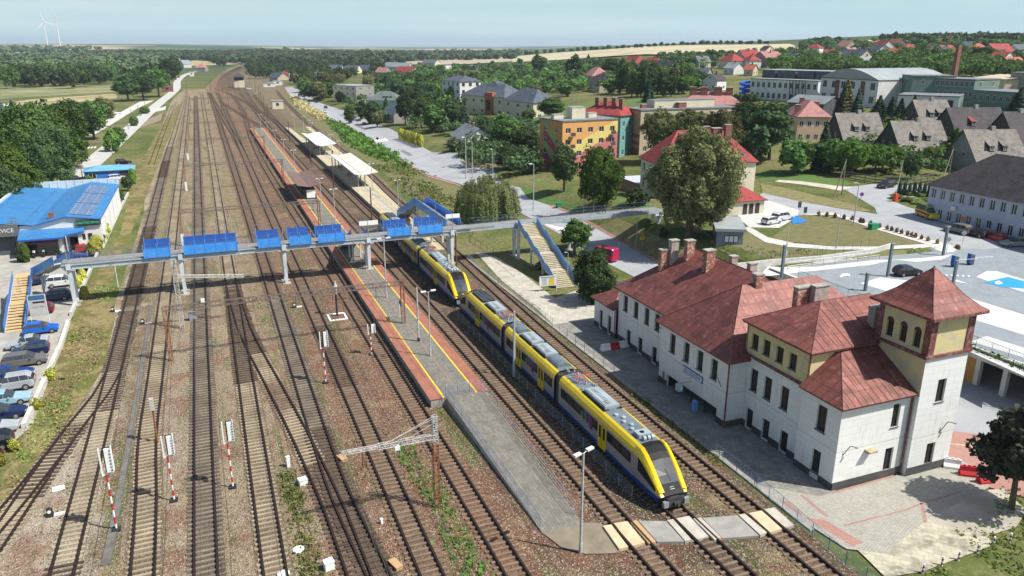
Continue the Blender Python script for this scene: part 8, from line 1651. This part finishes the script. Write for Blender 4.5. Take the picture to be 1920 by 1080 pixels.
for st_,c,x,y,hd,lb in (('hatch','blue',-21.9,105.2,4,'bright blue hatchback parked right beside the left stairs'),('sedan','silver',-22.6,100.4,184,'light silver hatchback behind the bright blue one'),('hatch','navy',-21.8,97.6,184,'dark navy car squeezed between a silver and a warm grey car'),('wagon','grey',-21.8,94.3,5,'warm grey people carrier with silver front'),('sedan','dblue',-22.6,90.6,2,'royal-dark blue car with only its nose half lit'),('suv','silver',-21.9,87.4,183,'silver crossover with its red tail lights towards the wall'),('sedan','lblue',-21.7,83.6,2,'ice-blue saloon between silver crossover and navy saloon'),('sedan','navy',-21.5,80.2,3,'dark navy saloon between ice-blue and silver saloons'),('sedan','silver',-21.6,77.0,2,'silver saloon low on the left edge'),('wagon','black',-21.4,73.7,184,'black estate with roof rails low on the left edge'),('sedan','black',-21.7,70.6,184,'black car at the bottom of the left row, cut by the frame'),
    ('hatch','dred',-23.6,113.6,183,'dark red hatchback under the left stairs sign'),('wagon','navy',-22.6,119.3,184,'dark car parked under the left end of the footbridge'),('suv','white',-22.4,126.5,3,'white car behind the first footbridge pier'),('sedan','dblue',-23.2,143,3,'dark blue saloon in front of the white workshop'),('hatch','red',-22.5,148.2,95,'small red car by the workshop wall'),('wagon','navy',-25.9,129,20,'dark car under the landing of the left stairs')):
    car(st_,c,(x,y),hd,lb,group=gp if x<-21 and y<106 else None)
for st_,c,px,hd,lb in (('hatch','white',(1446,420),10,'white hatchback, left of the two in the small car park'),('suv','white',(1467,413),10,'white crossover beside the blue disabled bay'),('suv','grey',(1795,437),95,'grey car, first in the shade of the clinic'),('hatch','black',(1828,443),95,'black hatchback second in the shade of the clinic'),('suv','red',(1858,452),95,'red car parked along the clinic'),('wagon','green',(1903,462),160,'pale grey-green car at the right edge before the clinic'),('suv','black',(1661,352),190,'black SUV parked by the wooden fence'),
    ('suv','black',(561,181),265,'dark car farthest along the street'),('hatch','black',(594,193),265,'small dark car alone on the far street'),('wagon','navy',(611,203),85,'dark blue car beside the white one on the street'),('hatch','white',(610,211),265,'white car on the street beside a dark blue one'),('hatch','black',(657,230),268,'black car driving past the parked cars'),('wagon','dblue',(664,223),88,'blue car parked in the shade by the street trees'),('hatch','navy',(683,235),88,'dark car parked nearest the street trees'),('hatch','black',(673,228),88,'black car between two parked cars in the shade'),
    ('wagon','white',(219,214),30,'white car on the lay-by of the left road'),('suv','black',(144,341),20,'black car beside the blue shed bushes'),('hatch','navy',(150,349),10,'dark car close behind the blue roof'),('suv','white',(220,338),20,'white car beside the blue shed'),('suv','black',(232,308),10,'black car behind the blue shed'),('suv','white',(467,168),0,'tiny car at the signal box'),('hatch','black',(336,146),80,'tiny dark car on the far left road'),('wagon','navy',(1006,163),0,'tiny dark car beyond the office wing lawn')):
    car(st_,c,G2(*px),hd,lb)
x,y=G(1700,516,4.0); car('hatch','black',(x,y,4.03),352,'black hatchback alone on the parking deck')
car('van','pink',G2(1131,487),112,'crimson minibus on the street behind the station trees',.95,'minibus'); car('van','black',(49.6,108.5,.06),190,'black van parked under the footbridge stairs',.85,'van')
am=car('van','yellow',G2(1738,408),250,'yellow and red ambulance parked at the corner of the clinic',.95,'ambulance',cat='ambulance')
mb=MB(); 
for s in (-1,1): mb.box(-2.3,2.7,s*1.0-.012 if s>0 else -1.012,s*1.0+.012 if s>0 else -.988,.75,1.15)
mb.build('red_stripe',RED,am); mb=MB(); mb.box(-1.1,-.8,-.7,.7,2.48,2.62); mb.build('light_bar',BLUE,am)
# motorbikes and bicycles
def bike():
    t=T('bicycle','bicycle','bicycle'); 
    for x in (-.52,.52):
        mb=MB(); pts=[(x+.33*math.cos(a),0,.34+.33*math.sin(a)) for a in [2*math.pi*i/14 for i in range(15)]]
        for p,q in zip(pts[:-1],pts[1:]): mb.bar(p,q,.02)
        for i in range(4): a=math.pi*i/4; mb.bar((x-.33*math.cos(a),0,.34-.33*math.sin(a)),(x+.33*math.cos(a),0,.34+.33*math.sin(a)),.005)
        mb.build('wheel',TYRE,t)
    mb=MB()
    for p,q in (((-.52,0,.34),(-.1,0,.3)),((-.1,0,.3),(-.22,0,.8)),((-.52,0,.34),(-.2,0,.72)),((-.1,0,.3),(.36,0,.74)),((-.2,0,.72),(.36,0,.78)),((.34,0,.9),(.52,0,.34))): mb.bar(p,q,.02)
    mb.build('frame',STEEL,t); mb=MB(); mb.obox((-.24,0,.82),.24,.12,.06); mb.build('saddle',BLACK,t); mb=MB(); mb.bar((.34,-.28,.95),(.34,.28,.95),.02); mb.build('handlebar',BLACK,t); return t
BK=Kind(bike())
for i,y in enumerate((107.5,103.2,94.5,92.3,90.2,88.4)): BK.put((38.9,y,.13),R(88+i*1.5),'bicycle leaning on the grey mesh fence beyond the station',group='bicycles leaning on the mesh fence')
def moto():
    t=T('motorcycle','m','motorcycle')
    for x in (-.7,.7): mb=MB(); mb.tube((x,-.08,.32),(x,.08,.32),.32,k=14); mb.build('wheel',TYRE,t)
    mb=MB(); mb.obox((0,0,.35),.7,.36,.4); mb.obox((.15,0,.7),.5,.3,.25); mb.obox((-.4,0,.68),.6,.26,.12); mb.bar((.7,.1,.35),(.45,.1,1.0),.04); mb.bar((.7,-.1,.35),(.45,-.1,1.0),.04); mb.build('body',BLACK,t); mb=MB(); mb.bar((.42,-.35,1.05),(.42,.35,1.05),.03); mb.build('handlebar',STEEL,t); mb=MB(); mb.obox((.62,0,.78),.25,.26,.3); mb.build('fairing',WHITE,t); return t
MK=Kind(moto()); 
for px,lb in (((70,482),'left black and white motorcycle parked by the thujas'),((88,480),'right motorcycle of the pair in front of the shop window'),((103,470),'motorcycle standing closest to the shop wall')): x,y=G(*px); MK.put((x,y,.06),R(250),lb,1.15)
# bollards and plastic barriers
bl=T('bollard','b','bollard'); mb=MB()
for i in range(5): mb.tube((0,0,.16*i),(0,0,.16*(i+1)),.07,k=8,m=i%2)
mb.build('striped_post',[SIGNW,M('bollard_red',(.25,.04,.04))],bl); BL=Kind(bl)
for i,((x,y),w) in enumerate(zip(((42.3,30.4),(44.2,30.5),(45.8,30.5),(47.8,30.6),(49.6,30.75),(51.1,30.6)),('first','second','third','fourth','fifth','sixth'))): BL.put((x,y,0),0,f'{w} red and white striped bollard from the left at the edge of the weeds',group='striped bollards at the edge of the weeds')
def barrier(mat):
    t=T('plastic_barrier','b','traffic barrier'); mb=MB(); s=[(-.3,0),(-.3,.15),(-.12,.4),(-.1,.75),(.1,.75),(.12,.4),(.3,.15),(.3,0)]; n=len(mb.v)
    for x in (-.6,.6): mb.v+=[(x,a,z) for a,z in s]
    for i in range(8): j=(i+1)%8; mb.f.append((n+i,n+8+i,n+8+j,n+j)); mb.m.append(0)
    mb.f.append(tuple(n+i for i in range(8))); mb.m.append(0); mb.f.append(tuple(n+15-i for i in range(8))); mb.m.append(0)
    mb.build('shell',mat,t); 
    for x in (-.35,0,.35): mb=MB(); mb.box(x-.1,x+.1,-.05,.05,.75,.84); mb.build('lug',mat,t)
    return Kind(t)
BR,BW=barrier(M('barrier_red',(.5,.02,.03))),barrier(SIGNW)
BW.put((41.15,73.8,.13),R(-2),'white end section of the plastic barrier by the blue fence'); BR.put((42.35,73.75,.13),R(0),'red middle section of the plastic barrier by the blue fence'); BW.put((43.55,73.9,.13),R(3),'white section of the plastic barrier nearest the station wall')
BW.put((56.1,39.6,.13),R(-40),'white barrier section lying beside the tower corner',1.1); BR.put((56.3,38.2,.13),R(-35),'red barrier section next to the white one by the tower',1.1); BR.put((56.7,36.9,.13),R(-12),'red barrier section farthest from the tower',1.1)
# boards and signs
def board(lb,x,y,z,w,hh,zb,rz,mats,cat='notice board',name='notice_board',extra=()):
    t=T(name,lb,cat,(x,y,z),rz); mb=MB(); mb.bar((-w/2,0,0),(-w/2,0,zb+hh),.05); mb.bar((w/2,0,0),(w/2,0,zb+hh),.05); mb.build('posts',SIGNW,t); mb=MB(); mb.box(-w/2+.05,w/2-.05,-.04,.04,zb,zb+hh); mb.build('panel',mats,t)
    for a,b,c,d,m_ in extra: mb=MB(); mb.box(a,b,-.052,-.042,c,d); mb.build('poster',m_,t)
    return t
board('white notice board with a yellow poster at the foot of the right stairs',44.2,97.2,.1,2.6,1.5,.8,R(-8),SIGNW,extra=((-.95,-.15,.95,2.0,M('poster_grey',(.5,.53,.55))),(.1,.95,.95,2.0,M('poster_yellow',(.75,.58,.08))),(-1.1,1.1,2.08,2.2,SIGNB)))
board('tall grey information board with a blue header beside the left stairs',-22.6,109.2,.05,2.0,2.9,1.0,R(0),M('board_grey',(.5,.49,.46)),extra=((-.9,.9,3.2,3.8,M('header_blue',(.03,.14,.3))),(-.5,.85,2.75,3.0,BLACK),(-.6,.1,2.2,2.3,M('faint_print',(.3,.3,.3))),(.2,.7,2.15,2.35,bpy.data.materials['faint_print'])))
board('dark station name board on two white posts on the red-edged platform',20.6,90.5,.92,1.9,.55,2.1,R(84),M('dark_sign',(.10,.08,.12)),cat='station sign')
t=T('road_sign','yellow triangular warning sign on a grey post below the grass bank','road sign',G2(1203,470)); mb=MB(); mb.tube((0,0,0),(0,0,3),.04,k=6); mb.build('post',STEEL,t); mb=MB(); mb.poly([(-.55,-.05,2.3),(.55,-.05,2.3),(0,-.05,3.25)]); mb.poly([(-.55,.0,2.3),(0,.0,3.25),(.55,.0,2.3)]); mb.box(-.45,.45,-.05,0,1.95,2.25); mb.build('panel',YEL,t); mb=MB(); mb.box(-.12,.12,-.065,-.055,2.45,2.75); mb.build('pictogram',BLACK,t)
def rsign(lb,px,tp,m_,m2=None,r=.38,sh='round'):
    a,hh,_=by_px(px[0],px[1],tp,1); t=T('road_sign',lb,'road sign',a,R(-25)); mb=MB(); mb.tube((0,0,0),(0,0,hh),.035,k=6); mb.build('post',STEEL,t); mb=MB()
    if sh=='round': mb.tube((0,-.06,hh-r*.6),(0,-.04,hh-r*.6),r,k=18)
    else: mb.box(-r*.8,r*.8,-.06,-.04,hh-1.1,hh)
    mb.build('panel',m_,t)
rsign('round purple no-stopping sign by the road fork',(1612,392),362,M('sign_purple',(.25,.06,.35))); rsign('round dark sign seen from behind at the car park exit',(1774,476),446,STEEL); rsign('round pale sign beside the last red shrub',(1803,464),434,STEEL); rsign('small grey sign back at the small car park, left one',(1497,405),378,DGR,sh='sq'); rsign('small grey sign back at the small car park, right one',(1509,404),388,DGR,sh='sq'); rsign('small crossing sign at the near edge of the street',(708,268),258,BLACK,r=.5); rsign('thin white sign post near the deck entrance',(1472,480),470,SIGNW,sh='sq')
t=T('barrier_gate','tall pale raised barrier post with a red housing at the clinic drive','barrier',G2(1678,378)); mb=MB(); mb.obox((0,0,0),.7,.7,1.6); mb.build('housing',M('housing_red',(.6,.08,.03)),t); mb=MB(); mb.bar((0,0,1.5),(.9,.3,7.8),.09); mb.build('boom',SIGNW,t)
for px,lb in (((1789,500),'dark ticket machine at the deck barrier, left one'),((1819,496),'dark ticket machine at the deck barrier, right one')):
    x,y=G(px[0],px[1],4.0); t=T('ticket_barrier',lb,'barrier',(x,y,4.0)); mb=MB(); mb.box(-.35,.35,-.3,.3,0,1.5,0); mb.box(-.5,-.38,-.3,.3,.3,1.7,1); mb.build('cabinet',[DGR,SIGNB],t); mb=MB(); mb.bar((.3,0,1.0),(3.4,-.8,1.05),.04); mb.build('boom',SIGNW,t)
t=T('green_container','green skip-like box on the lawn edge','container',G2(1637,430)); mb=MB(); mb.obox((0,0,0),1.6,.9,.9); mb.obox((0,0,.9),1.7,1.0,.12); mb.build('box',GREENS,t)
t=T('green_container','small green grit bin on the grass below the orange block','container',G2(1048,388)); mb=MB(); mb.obox((0,0,0),1.2,.8,.8); mb.obox((0,0,.8),1.3,.9,.15); mb.build('box',GREENS,t)
t=T('bus_shelter','small glazed shelter with a dark curved roof behind the station','shelter',(52.2,87.5,.1),R(-8)); mb=MB()
for i in range(7): a=math.pi*i/6; b=math.pi*(i+1)/6; mb.quad((-1.6*math.cos(a),-1.1,2.5+.35*math.sin(a)),(-1.6*math.cos(a),2.2,2.5+.35*math.sin(a)),(-1.6*math.cos(b),2.2,2.5+.35*math.sin(b)),(-1.6*math.cos(b),-1.1,2.5+.35*math.sin(b))) if i<6 else None
mb.build('roof',DGR,t); mb=MB(); mb.box(-1.5,1.5,2.0,2.05,.2,2.5); mb.box(-1.5,-1.45,-.9,2.0,.2,2.5); mb.box(1.45,1.5,-.9,2.0,.2,2.5); mb.build('glass_wall',M('pale_panel',(.5,.55,.55)),t)
t=T('bike_rack','white tubular rack on the grass beside the station annexe','bike rack',G(1082,588)); mb=MB()
for dx in (0,1.4):
    for p,q in (((dx,0,0),(dx,0,.9)),((dx,0,.9),(dx+1.1,-.4,.9)),((dx+1.1,-.4,.9),(dx+1.1,-.4,0))): mb.bar(p,q,.045)
mb.build('rack',SIGNW,t)
t=T('handrail','white tubular handrails at the deck footpath end','railing',G2(1710,478)); mb=MB()
for dx in (0,2.2,4.6):
    for p,q in (((dx,0,0),(dx,0,1)),((dx,0,1),(dx+1.6,.3,1)),((dx+1.6,.3,1),(dx+1.6,.3,0))): mb.bar(p,q,.05)
mb.build('rail',SIGNW,t)
# ---------------------------------------------------------------- people
def person(lb,loc,rz,top,trouser,hair,bag=None,s=1.):
    t=T('person',lb,'person',loc,rz); J=[(0,0,.95),(0,0,1.15),(0,.02,1.42),(0,.03,1.53),(0,.05,1.66),(.10,0,.9),(.13,.20,.50),(.13,.10,.08),(.13,.26,.04),(-.10,0,.9),(-.12,-.06,.48),(-.12,-.34,.14),(-.12,-.24,.05),(.19,0,1.42),(.25,-.10,1.15),(.24,-.02,.90),(-.19,0,1.42),(-.25,.10,1.15),(-.23,.26,.95)]
    E=[(0,1),(1,2),(2,3),(3,4),(0,5),(5,6),(6,7),(7,8),(0,9),(9,10),(10,11),(11,12),(2,13),(13,14),(14,15),(2,16),(16,17),(17,18)]; rad=[.14,.13,.15,.055,.10,.10,.065,.045,.04,.10,.065,.045,.04,.075,.05,.035,.075,.05,.035]
    me=bpy.data.meshes.new('body'); me.from_pydata(J,E,[]); o=bpy.data.objects.new('body',me); COL.objects.link(o); o.parent=t; me.materials.append(trouser)
    m_=o.modifiers.new('skin','SKIN'); o.modifiers.new('sub','SUBSURF').levels=1; 
    for i,r in enumerate(rad): me.skin_vertices[0].data[i].radius=(r,r)
    me.skin_vertices[0].data[0].use_root=True
    mb=MB(); mb.lathe((0,0,.92),[(.17,0),(.17,.2),(.19,.42),(.21,.5),(.10,.58)],12,sx=1.05,sy=.72); mb.build('jacket',top,t)
    mb=MB(); mb.lathe((0,.04,1.6),[(.06,-.02),(.105,.04),(.115,.12),(.10,.18),(.03,.23)],10); mb.build('hair',hair,t)
    if bag: mb=MB(); mb.obox((.0,-.22,1.05),.3,.18,.4); mb.build('rucksack',bag,t)
    t.scale=(s,s,s)
HAIR=M('dark_hair',(.03,.02,.015)); JN=M('dark_blue_jeans',(.03,.04,.09)); SKIN=M('skin',(.5,.3,.22))
person('person in a pale lilac top with a dark bag walking across the footbridge',(64.0,117.2,6.12),R(-80),M('lilac_top',(.45,.40,.50)),JN,HAIR,BLACK,1.05)
person('person in dark clothes standing on the second platform between the canopies',(*G(624,292,.9),.91),R(30),BLACK,BLACK,HAIR)
person('person in grey waiting near the brown canopy',(21.6,174.2,.93),R(120),M('grey_top',(.3,.3,.32)),JN,HAIR)
# ---------------------------------------------------------------- the air
mb=MB(); mb.box(-8500,13500,-390,19500,-2,165); hzm=bpy.data.materials.new('haze'); hzm.use_nodes=True; n=hzm.node_tree; n.nodes.clear(); oo=n.nodes.new('ShaderNodeOutputMaterial'); pv=n.nodes.new('ShaderNodeVolumePrincipled')
pv.inputs['Color'].default_value=(.75,.88,1,1); pv.inputs['Density'].default_value=.00008; pv.inputs['Anisotropy'].default_value=.1; n.links.new(pv.outputs[0],oo.inputs['Volume'])
o=mb.build('haze',hzm); o['kind']='stuff'; o['label']='thin blue summer haze over the far country'
